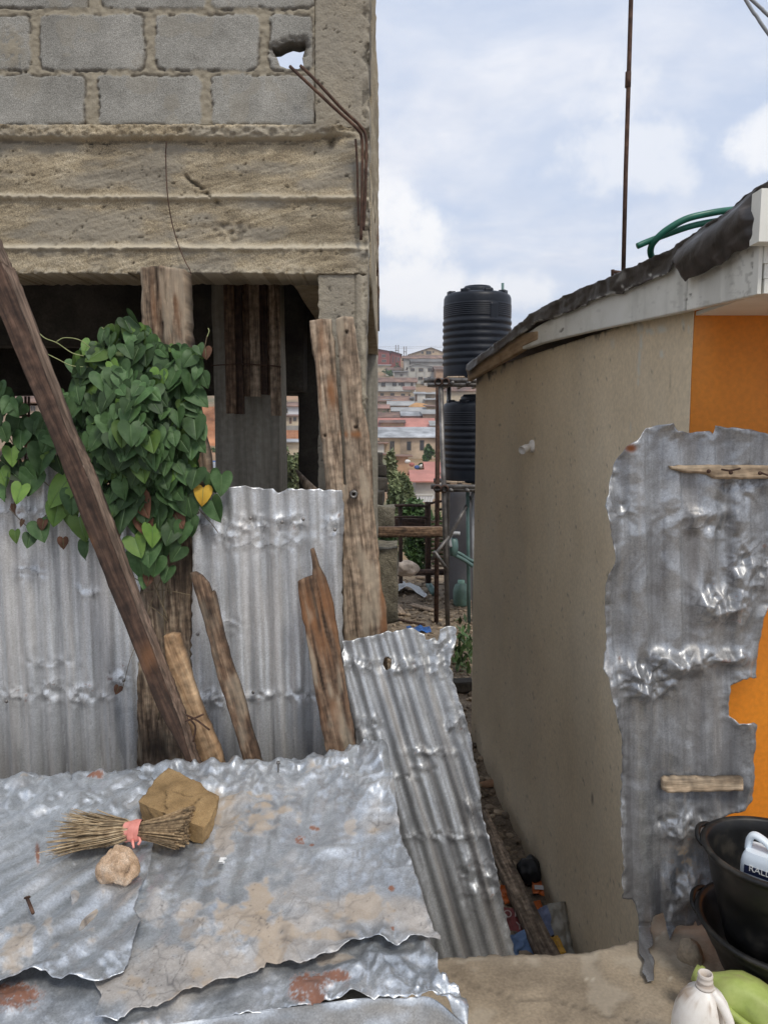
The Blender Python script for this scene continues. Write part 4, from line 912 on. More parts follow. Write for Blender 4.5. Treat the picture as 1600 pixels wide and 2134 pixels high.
tag(MB().add(V + on(pl1, 462, 1795), F).add(V2 + on(pl1, 462, 1795) + (0, 0, .001), F2).add(V3 + on(pl1, 462, 1795) + (0, 0, .001), F3).build('plastic_clip', flat('white_clip', (.8, .8, .78), .5, .05), smooth=False), 'tiny white plastic clip on the muddy zinc sheet', 'clip')

# clay block: a broken slab with four rough sides
def clay_block():
    top = Floor(PZ + 0.03 + 0.045, 0.07); c4 = [(284, 1668), (350, 1601), (461, 1660), (430, 1726)]
    T = [top.at(np.array(float(x)), np.array(float(y))) for x, y in c4]
    cen = sum(T) / 4; T[0] = T[0] - (0, 0, 0.006); T[1] = T[1] + (0, 0, 0.012); T[3] = T[3] - (0, 0, 0.004)
    B = [p + (cen - p) * (0.08, 0.08, 0) - (0, 0, 0.062) for p in T]
    bm = bmesh.new(); bmesh.ops.create_cube(bm, size=2.0); bmesh.ops.subdivide_edges(bm, edges=bm.edges[:], cuts=44, use_grid_fill=True)
    U = np.array([v.co[:] for v in bm.verts]); F = [[v.index for v in f.verts] for f in bm.faces]; bm.free()
    r = np.linalg.norm(U, axis=1)[:, None]; U = U * (1 - 0.035 * (r - 1)) 
    U[:, :2] *= (1 - 0.06 * (U[:, :1] ** 2 * U[:, 1:2] ** 2))
    a, b_, c = (U[:, 0] + 1) / 2, (U[:, 1] + 1) / 2, (U[:, 2] + 1) / 2
    def q(P): return P[0] * ((1 - a) * (1 - b_))[:, None] + P[1] * ((1 - a) * b_)[:, None] + P[2] * (a * b_)[:, None] + P[3] * (a * (1 - b_))[:, None]
    V = q(B) * (1 - c)[:, None] + q(T) * c[:, None]
    m = V.mean(0); N_ = (V - m) * (1, 1, 1.8); N_ /= np.linalg.norm(N_, axis=1)[:, None]
    x, y, z = V[:, 0] - m[0], V[:, 1] - m[1], V[:, 2] - m[2]
    n = 0.012 * (crease(x * 13 + z * 9, y * 13 - z * 7, 5) - 0.5) + 0.006 * (tri(x * 40 + z * 30, y * 40 - z * 24, 9) - 0.5) + 0.004 * (fbm(x * 110 + z * 60, y * 110 + z * 50, 2, 7) - 0.5)
    w = 0.010 * (fbm(x * 30, y * 30 + z * 30, 3, 4) - 0.5) * 2
    crk = np.maximum.reduce([np.exp(-(np.abs(x + 0.052 + 0.25 * y + w) / 0.0024) ** 2) * (y < 0.035), np.exp(-(np.abs(x - 0.060 - 0.3 * y + w) / 0.0026) ** 2) * (y < 0.0), np.exp(-(np.abs(y - 0.015 + 0.35 * x + w) / 0.0022) ** 2) * (np.abs(x) < 0.035), np.exp(-(np.abs(x - 0.09 + w) / 0.0024) ** 2) * (z < 0.03) * (y > -0.01)])
    V = V + N_ * (n - 0.007 * crk)[:, None]
    tag(MB().add(V, F, dark=0.85 * crk).build('clay_block', M['clay']), 'cracked brown block of dried sandy clay resting on the zinc behind the broom', 'clay block')
clay_block()
V, F = rock_mesh(0.047, 5, 5, 0.75, (1.0, 0.85, 1.0), 1.5)
tag(MB().add(V + on(pl1, 248, 1826) + (0, 0, 0.030), F).build('stone', M['stone'], smooth=True), 'small pinkish stone holding down the zinc below the broom binding', 'stone')

# palm-rib broom
def broom():
    tie_p = on(pl1, 280, 1752) + (0, 0, 0.030)
    tip = on(pl1, 118, 1748) + (0, 0, 0.018); butt = on(pl1, 394, 1745) + (0, 0, 0.032)
    root = empty('hand_broom', tie_p - (0, 0, 0.03), 'palm-rib hand broom tied with a pink strip, lying on the zinc', 'broom')
    br = MB(); bb = MB()
    d1 = tip - tie_p; d2 = butt - tie_p
    for k in range(460):
        a = rng.uniform(0, 6.283); q = math.sqrt(rng.random())
        off = np.array([0, math.cos(a) * q, math.sin(a) * q])
        L = rng.uniform(0.55, 1.0); sp = rng.normal(0, 0.12)
        e = tie_p + d1 * L + off * (0.03, 0.095, 0.040) * (0.6 + 0.6 * L) + (0, 0.012 * rng.normal(), 0.004 * rng.random())
        m_ = tie_p + d1 * L * 0.5 + off * (0, 0.066, 0.030)
        s0 = tie_p + off * (0, 0.021, 0.021)
        pts = np.array([s0, m_, e])
        V, F = tube(np.array([s0, (s0 + m_) / 2 + off * (0, 0.004, 0.004), m_, (m_ + e) / 2, e]), [0.0018, 0.0017, 0.0016, 0.0013, 0.0008], 4, False)
        br.add(V, F, var=rng.random())
        L2 = rng.uniform(0.86, 1.04)
        e2 = tie_p + d2 * L2 + off * (0.0, 0.085, 0.048)
        V, F = tube(np.array([s0 - d1 * 0.02, (s0 + e2) / 2 - off * (0, 0.004, 0.004), e2]), [0.0018, 0.0022, 0.0030], 5, True)
        bb.add(V, F, var=rng.random())
    br.build('bristles', M['straw'], root); bb.build('butt_ends', M['straw_end'], root)
    w = MB(); dd = d2 / np.linalg.norm(d2); u_, w_ = frame_of(dd)
    for k, (off_, tl) in enumerate(((-0.016, 0.5), (0.0, -0.35), (0.013, 0.25), (0.004, 0.7))):
        A = np.linspace(0, 2 * math.pi, 40)
        rings = []
        for dz, dr in ((-0.009, 0.0), (0.0, 0.002), (0.009, 0.0)):
            rings.append(np.array([tie_p + dd * (off_ + dz + tl * 0.012 * math.cos(a)) + (0.0265 + dr + 0.0012 * k + 0.0012 * math.sin(5 * a + k)) * (math.cos(a) * u_ + math.sin(a) * w_) for a in A]))
        V = np.concatenate(rings); i = np.arange(120).reshape(3, 40); Fq = np.stack([i[:-1, :-1], i[:-1, 1:], i[1:, 1:], i[1:, :-1]], -1).reshape(-1, 4)
        w.add(V, Fq)
    tl_ = [tie_p + (0.004, -0.026, -0.012), tie_p + (0.010, -0.040, -0.016), tie_p + (0.016, -0.052, -0.022)]
    w.add(*tube(tl_, [0.005, 0.004, 0.003], 6)); w.add(*tube([tie_p + (0.02, -0.02, 0.0), tie_p + (0.03, -0.034, -0.012), tie_p + (0.026, -0.044, -0.018)], 0.004, 6))
    w.build('binding', M['pink_rubber'], root)
broom()

# ================================================================== VINES
OUT = np.array([(0.0, 0.0), (0.10, -0.13), (0.26, -0.20), (0.42, -0.15), (0.51, 0.02), (0.505, 0.22), (0.42, 0.45), (0.27, 0.70), (0.12, 0.88), (0.0, 1.0)])
MID = np.array([0.0, 0.0, 0.0, 0.03, 0.10, 0.24, 0.46, 0.70, 0.88, 1.0])
COLS_ = np.array([0, 0.07, 0.5, 1.0])
def leaf(L, seed):
    g = np.random.default_rng(seed); V = []; uv = []; ve = []
    fold = g.uniform(0.0, 0.16) if g.random() < 0.82 else g.uniform(0.3, 0.75); droop = g.uniform(0.0, 0.30); wv = g.uniform(0, 0.06); ph = g.uniform(0, 6); wd = g.uniform(0.88, 1.08); cup = g.uniform(-0.1, 0.2)
    for sgn in (-1, 1):
        for k in range(10):
            for c in COLS_:
                x = sgn * OUT[k, 0] * c * wd; y = MID[k] * (1 - c) + OUT[k, 1] * c
                z = fold * abs(x) - droop * max(y, 0) ** 2 - cup * x * x * 2 + wv * c * math.sin(7 * y + ph + sgn) - 0.02 * (c == 0) + 0.03 * math.sin(16 * (y - 0.6 * abs(x))) * (0.15 < c < 0.9)
                V.append((x * L, y * L, z * L)); uv.append((x * L, y * L, seed * 0.37)); ve.append(1.0 if c == 0 else 0.0)
    F = []
    n = len(COLS_)
    for s_ in range(2):
        o = s_ * 10 * n
        for k in range(9):
            for c in range(n - 1):
                q = (o + k * n + c, o + k * n + c + 1, o + (k + 1) * n + c + 1, o + (k + 1) * n + c)
                F.append(q if s_ == 1 else q[::-1])
    return np.array(V), F, np.array(uv), np.array(ve)
def put_leaf(mb, pos, L, tip, nrm, seed):
    V, F, uv, ve = leaf(L, seed)
    n = nrm / np.linalg.norm(nrm); y = tip - n * np.dot(tip, n); y /= np.linalg.norm(y) + 1e-9; x = np.cross(y, n)
    W = pos + V[:, :1] * x + V[:, 1:2] * y + V[:, 2:] * n
    g = np.random.default_rng(seed + 999)
    mb.add(W, F, leafuv=uv, vein=ve * 0.8, var=g.random())
def vine(name, label, polys, strays, depthfun, n, back_n, stems, seed, tendrils=()):
    g = np.random.default_rng(seed)
    root = empty(name, at(polys[0][0][0], 1250, 2.95), label, 'vine', 'vines hanging over the sheet fence')
    MBs = {k: MB() for k in ('leaf', 'leaf_lime', 'leaf_yellow', 'leaf_dead')}
    k = 0
    for poly, nn in zip(polys, n):
        P = np.array(poly, float); lo, hi = P.min(0), P.max(0); cnt = 0; pts = []
        tries = 0
        while cnt < nn and tries < 20000:
            tries += 1
            x, y = g.uniform(lo[0], hi[0]), g.uniform(lo[1], hi[1])
            if not inside(poly, np.array([x]), np.array([y]))[0]: continue
            if any((x - a) ** 2 + (y - b_) ** 2 < 12.5 ** 2 for a, b_ in pts): continue
            pts.append((x, y)); cnt += 1
        for x, y in pts:
            d = float(nearest(poly, np.array([x]), np.array([y]))[2][0])
            Y = 2.98 - depthfun(x, y) * sst(0, 90, d) * (0.55 + 0.9 * float(vn(np.array([x / 55.0]), np.array([y / 55.0]), seed)[0])) - g.uniform(0, 0.09)
            L = g.uniform(0.044, 0.090)
            tip = np.array([g.normal(0, 0.42), -0.15, -1.0]); nr = np.array([g.normal(0, 0.26), -1.0, g.uniform(0.05, 0.75)])
            if d < 30: tip += np.array([0.9 * np.sign(x - P[:, 0].mean()) * g.random(), 0, 0])
            r = g.random()
            put_leaf(MBs['leaf' if r < 0.90 else 'leaf_lime'], at(x, y - 12, Y), L, tip, nr, seed * 1000 + k); k += 1
        Pq = np.array(poly, float)
        for q in range(nn // 4):                          # a loose, ragged rim
            i_ = int(g.integers(0, len(Pq))); t_ = g.random(); e_ = Pq[i_] * (1 - t_) + Pq[(i_ + 1) % len(Pq)] * t_ + g.normal(0, 8, 2)
            put_leaf(MBs['leaf' if g.random() < 0.8 else 'leaf_lime'], at(e_[0], e_[1] - 16, 2.95 - g.uniform(0, 0.06)), g.uniform(0.035, 0.08), np.array([g.normal(0, 0.7), -0.2, -0.8]), np.array([g.normal(0, 0.6), -1, g.uniform(-.3, .9)]), seed * 1000 + 700 + k); k += 1
        for q in range(back_n):
            x, y = g.uniform(lo[0], hi[0]), g.uniform(lo[1], hi[1])
            if not inside(poly, np.array([x]), np.array([y]))[0]: continue
            d = float(nearest(poly, np.array([x]), np.array([y]))[2][0])
            Y = 2.985 - depthfun(x, y) * sst(0, 90, d) * g.uniform(0.2, 0.75)
            put_leaf(MBs['leaf'], at(x, y - 10, Y), g.uniform(0.06, 0.09), np.array([g.normal(0, 0.6), 0, -1.0]), np.array([g.normal(0, 0.5), -1, g.uniform(-.2, .8)]), seed * 1000 + k); k += 1
    for (x, y, s_, kind_) in strays:
        tip = np.array([g.normal(0, 0.35), -0.1, -1.0]); nr = np.array([g.normal(0, 0.3), -1.0, g.uniform(0.0, 0.6)])
        put_leaf(MBs[kind_], at(x, y - s_ * 0.5, 2.93 - g.uniform(0, 0.03)), s_ / 1600 * 2.95, tip, nr, seed * 1000 + k); k += 1
    for kk, mb in MBs.items():
        if mb.n: 
            o = mb.build({'leaf': 'foliage', 'leaf_lime': 'young_leaves', 'leaf_yellow': 'yellow_leaves', 'leaf_dead': 'withered_leaves'}[kk], M[kk], root)
            if kk != 'leaf': o['label'] = {'leaf_lime': 'light green young leaves', 'leaf_yellow': 'yellowing leaves', 'leaf_dead': 'brown withered leaves'}[kk]
    st = MB()
    for pts, r in stems: st.add(*tube(curve([at(x, y, Y) for x, y, Y in pts], 30), r, 6))
    st.build('stems', M['stem'], root)
    for pts, r in tendrils:
        MB().add(*tube(curve([at(x, y, Y) for x, y, Y in pts], 30), r, 6)).build('tendril', M['tendril'], root)
clump = [(240, 700), (270, 690), (296, 706), (306, 738), (340, 742), (368, 742), (388, 738), (408, 748), (416, 778), (404, 800), (398, 850), (408, 900), (400, 960), (390, 1000), (376, 1036), (330, 1046), (285, 1075), (240, 1070), (205, 1010), (168, 950), (140, 890), (140, 850), (160, 815), (172, 770), (190, 735)]
strays = [(462, 1012, 46, 'leaf'), (438, 1008, 44, 'leaf'), (424, 1036, 38, 'leaf_yellow'), (362, 1118, 48, 'leaf'), (384, 1114, 44, 'leaf'), (345, 1080, 50, 'leaf'), (392, 1060, 48, 'leaf'), (318, 1062, 46, 'leaf'), (442, 1068, 50, 'leaf'),
          (310, 1156, 58, 'leaf'), (335, 1146, 50, 'leaf'), (292, 1190, 54, 'leaf'), (328, 1184, 44, 'leaf'), (306, 1212, 36, 'leaf'), (165, 1105, 54, 'leaf_lime'), (122, 1075, 50, 'leaf_lime'), (148, 1078, 48, 'leaf_lime'), (140, 1036, 66, 'leaf_lime'), (280, 1145, 50, 'leaf_lime'), (262, 1085, 60, 'leaf'), (236, 1072, 52, 'leaf'),
          (182, 1150, 36, 'leaf'), (80, 1112, 46, 'leaf'), (64, 1130, 30, 'leaf'), (32, 1120, 26, 'leaf_lime'), (92, 1096, 22, 'leaf_dead'), (132, 1134, 24, 'leaf_dead'), (378, 1160, 40, 'leaf'), (352, 1200, 36, 'leaf'), (398, 1100, 40, 'leaf'), (318, 1120, 44, 'leaf_lime'), (372, 1060, 44, 'leaf'), (330, 1085, 48, 'leaf'), (300, 1075, 44, 'leaf'), (285, 1105, 44, 'leaf'), (318, 1175, 40, 'leaf'), (346, 1110, 46, 'leaf'), (278, 1172, 40, 'leaf'), (152, 1050, 50, 'leaf'), (170, 1020, 50, 'leaf'), (200, 1060, 46, 'leaf'), (222, 1092, 40, 'leaf_lime'), (190, 1040, 52, 'leaf'), (392, 1020, 50, 'leaf'), (410, 1000, 44, 'leaf'), (365, 1090, 36, 'leaf_dead'), (330, 1130, 30, 'leaf_dead'), (300, 1100, 44, 'leaf_dead'), (290, 1060, 50, 'leaf_dead'), (246, 1110, 32, 'leaf_dead'), (312, 1210, 28, 'leaf_dead'), (248, 1440, 18, 'leaf_dead'), (428, 738, 26, 'leaf_dead'), (48, 1092, 16, 'leaf_dead'),
          (358, 930, 26, 'leaf_yellow'), (268, 1010, 32, 'leaf_lime'), (340, 1010, 34, 'leaf_lime'), (214, 860, 34, 'leaf_lime'), (350, 900, 40, 'leaf_lime')]
def bulge(x, y): return 0.13 * math.exp(-((x - 270) / 130) ** 2 - ((y - 880) / 190) ** 2)
vine('climbing_vine', 'dense heart-leaved green vine climbing the rotten post over the sheet fence', [clump], strays, bulge, [330], 200,
     [([(330, 1500, 2.98), (345, 1380, 2.975), (340, 1250, 2.97), (330, 1150, 2.96), (310, 1000, 2.95)], 0.003), ([(355, 1240, 2.97), (345, 1180, 2.95), (360, 1100, 2.95), (330, 1000, 2.93)], 0.0035), ([(350, 1290, 2.965), (320, 1210, 2.95), (300, 1120, 2.94), (250, 1050, 2.93)], 0.003),
      ([(340, 1260, 2.96), (350, 1200, 2.93), (330, 1130, 2.93), (300, 1000, 2.9)], 0.0025), ([(398, 1240, 2.97), (340, 1230, 2.96), (300, 1235, 2.96)], 0.0018), ([(255, 1440, 2.97), (270, 1380, 2.96), (285, 1340, 2.97)], 0.0012), ([(175, 1110, 2.95), (205, 1130, 2.95), (240, 1180, 2.95), (290, 1210, 2.95)], 0.002), ([(60, 1120, 2.96), (90, 1080, 2.96), (130, 1050, 2.95), (170, 1010, 2.94), (220, 960, 2.93)], 0.002), ([(20, 1060, 2.96), (60, 1100, 2.96), (90, 1120, 2.96)], 0.0015), ([(60, 980, 2.95), (100, 1010, 2.95), (150, 1060, 2.95)], 0.0018), ([(300, 1300, 2.97), (330, 1220, 2.965), (375, 1130, 2.96), (380, 1060, 2.96)], 0.0022), ([(310, 1260, 2.97), (345, 1290, 2.965), (360, 1320, 2.97)], 0.0015),
      ([(405, 1050, 2.95), (440, 1090, 2.95), (455, 1110, 2.95)], 0.0016), ([(415, 760, 2.93), (425, 730, 2.92), (432, 700, 2.91)], 0.0022)], 3,
     [([(175, 742, 2.9), (150, 735, 2.88), (120, 715, 2.86), (95, 705, 2.86), (80, 692, 2.86)], 0.0019), ([(185, 765, 2.9), (150, 762, 2.88), (120, 748, 2.86), (92, 734, 2.86)], 0.0017), ([(190, 725, 2.9), (165, 708, 2.88), (135, 704, 2.87), (118, 712, 2.86)], 0.0016), ([(225, 700, 2.9), (218, 688, 2.9), (213, 682, 2.9)], 0.0016), ([(345, 735, 2.95), (350, 725, 2.95), (335, 716, 2.95), (322, 716, 2.95)], 0.0015), ([(432, 702, 2.91), (436, 690, 2.91), (434, 684, 2.91)], 0.0018), ([(308, 770, 2.94), (310, 745, 2.93), (302, 728, 2.93)], 0.0015)])
lclump = [(-240, 800), (-60, 800), (0, 796), (18, 806), (20, 840), (50, 870), (80, 885), (104, 900), (116, 930), (110, 965), (70, 975), (30, 985), (20, 1010), (-60, 1020), (-240, 1000)]
vine('climbing_vine', 'vine spilling over the fence top left of the long leaning beam', [lclump], [(95, 965, 56, 'leaf'), (68, 1010, 52, 'leaf'), (46, 1032, 40, 'leaf_lime'), (14, 1020, 52, 'leaf'), (92, 905, 60, 'leaf'), (60, 930, 16, 'leaf_dead'), (28, 1062, 20, 'leaf_dead')], lambda x, y: 0.10 * math.exp(-((x + 20) / 90) ** 2), [85], 50,
     [([(-20, 1000, 2.96), (30, 960, 2.94), (80, 920, 2.93), (130, 905, 2.92)], 0.0025), ([(0, 870, 2.92), (20, 910, 2.93), (40, 960, 2.94), (30, 1050, 2.96)], 0.002)], 5)

# ================================================================== PLASTERED HOUSE ON THE RIGHT
hs = empty('plastered_house', (2.0, 4.2, -1.0), 'plastered house with a white fascia, torn black roofing felt and an orange front wall', 'house')
def proj(P):
    d = P - CAM; f = d[:, 1] * CP - d[:, 2] * SP; up = d[:, 1] * SP + d[:, 2] * CP
    return 800 + 1600 * d[:, 0] / f, 1067 - 1600 * up / f
def side_wall():
    ys = np.linspace(2.535, 6.075, 300); zs = np.linspace(-1.15, 1.985, 250)
    Yg, Zg = np.meshgrid(ys, zs); Xg = WX(Yg)
    V = np.stack([Xg, Yg, Zg], -1).reshape(-1, 3); px, py = proj(V)
    y, z = V[:, 1], V[:, 2]
    h = 0.010 * (fbm(y * 1.1, z * 1.1, 3, 3) - 0.5) + 0.0022 * (fbm(y * 9 + z * 3, z * 9, 4, 6) - 0.5)
    V = V + np.array([-1, -0.0792, 0]) / 1.003 * h[:, None]
    bl = lambda x0, y0, rx, ry: np.exp(-((px - x0) / rx) ** 4 - ((py - y0) / ry) ** 4)
    jag = fbm(px / 5, py / 6, 3, 9)
    pale = np.maximum.reduce([bl(1336, 690, 4, 14), bl(1335, 715, 3, 16), bl(1332, 745, 2.5, 16), bl(1330, 772, 2.5, 14), bl(1329, 795, 2, 8), bl(1352, 690, 10, 7), bl(1378, 686, 10, 6), bl(1423, 674, 3, 12), bl(1434, 680, 2.5, 12), bl(1378, 738, 4, 6), bl(1313, 890, 1.6, 8), bl(1275, 715, 5, 10) * .5, bl(1329, 680, 3, 14)]) * sst(0.30, 0.45, jag)
    # dark smears under the eave, with their own ragged lower edge
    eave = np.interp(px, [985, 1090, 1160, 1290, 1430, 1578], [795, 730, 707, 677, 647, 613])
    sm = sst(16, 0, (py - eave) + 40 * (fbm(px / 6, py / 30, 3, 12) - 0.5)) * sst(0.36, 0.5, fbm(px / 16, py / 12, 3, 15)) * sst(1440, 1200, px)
    sp = (fbm(px / 3.2, py / 5, 2, 19) > 0.86) * 0.5 + bl(1232, 1665, 2.2, 12) * 0.7 + bl(1098, 1660, 3, 3) * .4
    gx = bl(1395, 790, 1.5, 30) * 0.35 * sst(.3, .5, jag)
    i = np.arange(300 * 250).reshape(250, 300); F = np.stack([i[:-1, :-1], i[1:, :-1], i[1:, 1:], i[:-1, 1:]], -1).reshape(-1, 4)
    n = len(V); rim = [list(i[0, :]), list(i[:, -1]), list(i[-1, ::-1]), list(i[::-1, 0])]
    V2 = V + np.array([0.15, 0.0, 0]); S = []
    for r_ in rim:
        for a, b_ in zip(r_[:-1], r_[1:]): S.append((a, b_, b_ + n, a + n))
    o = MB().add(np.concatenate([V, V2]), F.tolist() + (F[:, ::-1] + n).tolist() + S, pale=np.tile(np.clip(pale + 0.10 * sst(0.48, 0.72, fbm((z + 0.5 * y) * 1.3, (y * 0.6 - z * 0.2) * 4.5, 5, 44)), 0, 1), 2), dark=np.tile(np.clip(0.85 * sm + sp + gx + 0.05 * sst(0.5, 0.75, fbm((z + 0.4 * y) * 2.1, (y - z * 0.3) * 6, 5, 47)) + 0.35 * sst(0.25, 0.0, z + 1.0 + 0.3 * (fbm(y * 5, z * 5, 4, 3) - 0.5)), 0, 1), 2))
    return o.build('side_wall', M['plaster'], hs)
side_wall()
MB().add(*rbox(WX(2.529) - 0.001, 3.4, 2.522, 2.534, -0.15, 2.03, 0.10, 0.002, 3)).build('front_wall', M['orange'], hs)
V, F = box(WX(6.07) + 0.15, 3.4, 5.92, 6.07, -1.1, 2.0); MB().add(V, F).build('rear_wall', M['plaster'], hs, smooth=False)
V, F = box(3.25, 3.4, 2.69, 5.91, -1.1, 2.0); MB().add(V, F).build('far_wall', M['plaster'], hs, smooth=False)
V, F = box(1.02, 3.4, 2.63, 2.72, -0.15, 0.0); 
fs = Side(1.141, -0.0792)
def board_disp(V, u, v, px, py):
    st = fbm(u * 5, v * 40, 4, 3)
    chip = sst(0.68, 0.74, fbm(px / 14, py / 10, 4, 5)) * 0.5
    nail = np.maximum.reduce([np.exp(-(((px - x) / 2.6) ** 2 + ((py - y) / 2.6) ** 2) ** 2) for x, y in ((1438, 614), (1430, 624), (1569, 557), (1172, 686), (1168, 690))])
    joint = np.exp(-((px - 1429 + (py - 600) * 0.05) / 1.6) ** 2)
    stain = 0.25 * sst(0.55, 0.8, fbm(u * 14, v * 2.5, 4, 11))
    return 0.0015 * (st - 0.5) - 0.004 * joint, {'dark': np.clip(chip * 0.3 + nail + 0.5 * joint + stain + 0.35 * sst(1500, 1575, px) * (fbm(px / 6, py / 10, 3, 8) > 0.6), 0, 1)}
FB = [(1088, 729), (1125, 716), (1160, 707), (1225, 691), (1290, 677), (1360, 662), (1430, 647), (1500, 631), (1577, 613), (1577, 505), (1500, 520), (1404, 545), (1300, 590), (1200, 635), (1120, 680), (1089, 700)]
V, F, A = patch(FB, fs, 3.0, board_disp, thick=0.028); MB().add(V, F, **A).build('fascia_board', M['white_board'], hs)
BB = [(974, 795), (1000, 780), (1030, 762), (1060, 746), (1087, 729), (1087, 722), (1120, 707), (1120, 690), (1087, 695), (1050, 715), (985, 765), (974, 772)]
V, F, A = patch(BB, Side(1.139, -0.0792), 2.5, lambda V, u, v, px, py: 0.002 * (fbm(u * 4, v * 60, 3, 2) - 0.5), thick=0.03); MB().add(V, F).build('fascia_board', M['bare_board'], hs)['label'] = 'bare unpainted fascia board at the far end'
# front fascia: boards facing us at the right edge of the picture
Yf = 2.045
def frontboard(px0, px1, y0, y1, Y, t=0.03):
    a_, b_ = at(px0, y1, Y), at(px1, y0, Y); V, F = rbox(a_[0], b_[0], Y, Y + t, a_[2], b_[2], 0.05, 0.0012, int(px0)); return MB().add(V, F).build('front_fascia', M['white_board'], hs, smooth=False)
frontboard(1580, 2300, 392, 503, Yf - 0.05, 0.05)
frontboard(1591, 2300, 506, 548, Yf, 0.03); frontboard(1591, 2300, 549, 580, Yf + 0.004, 0.03); frontboard(1591, 2300, 581, 611, Yf + 0.002, 0.03)
frontboard(1576.5, 1590, 510, 612, Yf + 0.006, 0.03)
zs_ = at(1575, 613, 2.06)[2]
V, F = box(1.0, 3.5, 2.075, 2.527, zs_ + 0.008, zs_ + 0.02); MB().add(V, F).build('soffit', M['white_board'], hs, smooth=False)
# roofing felt: top surface and the torn edge hanging over the fascia
TOPE = [(972, 760), (1006, 735), (1040, 711), (1076, 680), (1112, 651), (1156, 627), (1200, 606), (1240, 590), (1280, 574), (1320, 556), (1360, 538), (1392, 522), (1420, 506), (1460, 478), (1490, 460), (1520, 438), (1550, 412), (1576, 391), (1600, 376)]
TORN = [(1596, 392), (1574, 420), (1540, 470), (1480, 520), (1440, 540), (1404, 543), (1400, 566), (1372, 578), (1340, 592), (1322, 598), (1302, 608), (1299, 613), (1280, 612), (1240, 626), (1204, 644), (1160, 661), (1120, 671), (1096, 692), (1064, 712), (1030, 738), (1000, 756), (974, 784)]
def felt_disp(V, u, v, px, py, edge):
    c = crease(u * 7, v * 16, 4)
    h = 0.016 * (c - 0.4) + 0.010 * (fbm(u * 14, v * 6, 3, 6) - 0.5) + 0.012 * sst(14, 0, edge) * (fbm(px / 14, py / 14, 2, 9) - 0.3)
    pale = 0.75 * sst(7, 1, np.abs(edge)) * (fbm(px / 10, py / 10, 3, 12) > 0.52) * (py > np.interp(px, [p[0] for p in TOPE], [p[1] for p in TOPE]) + 22)
    pale = np.maximum(pale, 0.3 * sst(0.66, 0.8, fbm(u * 8, v * 22, 4, 3)))
    for x, y in ((1356, 573), (1300, 597), (1216, 640)): pale = np.maximum(pale, np.exp(-(((px - x) / 2.8) ** 2 + ((py - y) / 3) ** 2) ** 2))
    return np.maximum(h, -0.004), {'pale': np.clip(pale, 0, 1)}
V, F, A = patch(rough(TOPE + TORN, 1.2, 8, 5), Side(1.128, -0.0792), 2.4, felt_disp, thick=0.003); MB().add(V, F, **A).build('roofing_felt', M['felt'], hs)
FLAP = [(1404, 539), (1412, 552), (1420, 564), (1425, 578), (1434, 587), (1440, 580), (1460, 574), (1476, 565), (1492, 554), (1506, 552), (1520, 542), (1532, 526), (1548, 524), (1560, 518), (1574, 508), (1582, 500), (1586, 470), (1587, 456), (1580, 440), (1571, 428), (1573, 405), (1577, 391), (1560, 404), (1540, 422), (1510, 446), (1480, 462), (1446, 490), (1425, 506), (1412, 520)]
def flap_disp(V, u, v, px, py, edge):
    t = np.clip((py - np.interp(px, [p[0] for p in TOPE], [p[1] for p in TOPE])) / 80, 0, 1)
    return 0.034 * np.sin(np.clip(t, 0, 1) * 2.4) * sst(0, 25, edge + 8) + 0.022 * (crease(u * 9, v * 9, 8) - 0.5) * t, {'pale': 0 * t}
V, F, A = patch(rough(FLAP, 1.0, 8, 7), Side(1.118, -0.0792), 2.4, flap_disp, thick=0.003); MB().add(V, F, **A).build('felt_flap', M['felt'], hs)
rp = Side(1.130, -0.0792).at(np.array([p[0] for p in TOPE], float), np.array([p[1] for p in TOPE], float)); rp = curve(rp, 60)
rows = []
for k, (dxx, dz) in enumerate(((0, -0.002), (0.05, 0.015), (0.15, 0.03), (0.4, 0.035), (1.0, 0.03), (2.4, -0.06))):
    rows.append(rp + (dxx, 0, dz) + np.stack([0 * rp[:, 0], 0 * rp[:, 0], 0.014 * (fbm(rp[:, 1] * 5, rp[:, 0] * 5 + dxx * 7, 3, 3) - 0.5) * (k > 0)], 1))
V = np.concatenate(rows); i = np.arange(360).reshape(6, 60); Fq = np.stack([i[:-1, :-1], i[:-1, 1:], i[1:, 1:], i[1:, :-1]], -1).reshape(-1, 4)
MB().add(np.concatenate([V, V - (0, 0, 0.03)]), np.concatenate([Fq, Fq[:, ::-1] + 360])).build('roof', M['felt'], hs)
# bulb holder on the alley wall
sw = Side(1.201, -0.0792)
def bulb_holder():
    p = sw.at(np.array(1110.), np.array(930.)); root = empty('lamp_holder', p, 'white bulb holder without a bulb fixed to the plastered alley wall', 'lamp holder')
    def tilted(prof, d, o_, seg=24):
        V, F = lathe(prof, (0, 0, 0), seg); u_, w_ = frame_of(d); d = d / np.linalg.norm(d)
        return o_ + V[:, :1] * u_ + V[:, 1:2] * w_ + V[:, 2:] * d, F
    n = np.array([-1.0, -0.08, 0]); d2 = np.array([-0.75, -0.72, -0.30])
    V, F = tilted([(0.0001, 0.018), (0.030, 0.017), (0.036, 0.010), (0.037, -0.004)], n, p); MB().add(V, F).build('base', M['white_plastic'], root)
    V, F = tilted([(0.016, -0.02), (0.018, 0.02), (0.020, 0.030), (0.0235, 0.034), (0.0235, 0.046), (0.021, 0.050), (0.024, 0.078), (0.0225, 0.080), (0.019, 0.052), (0.0001, 0.045)], d2, p + n * 0.018); MB().add(V, F).build('socket', M['white_plastic'], root)
bulb_holder()
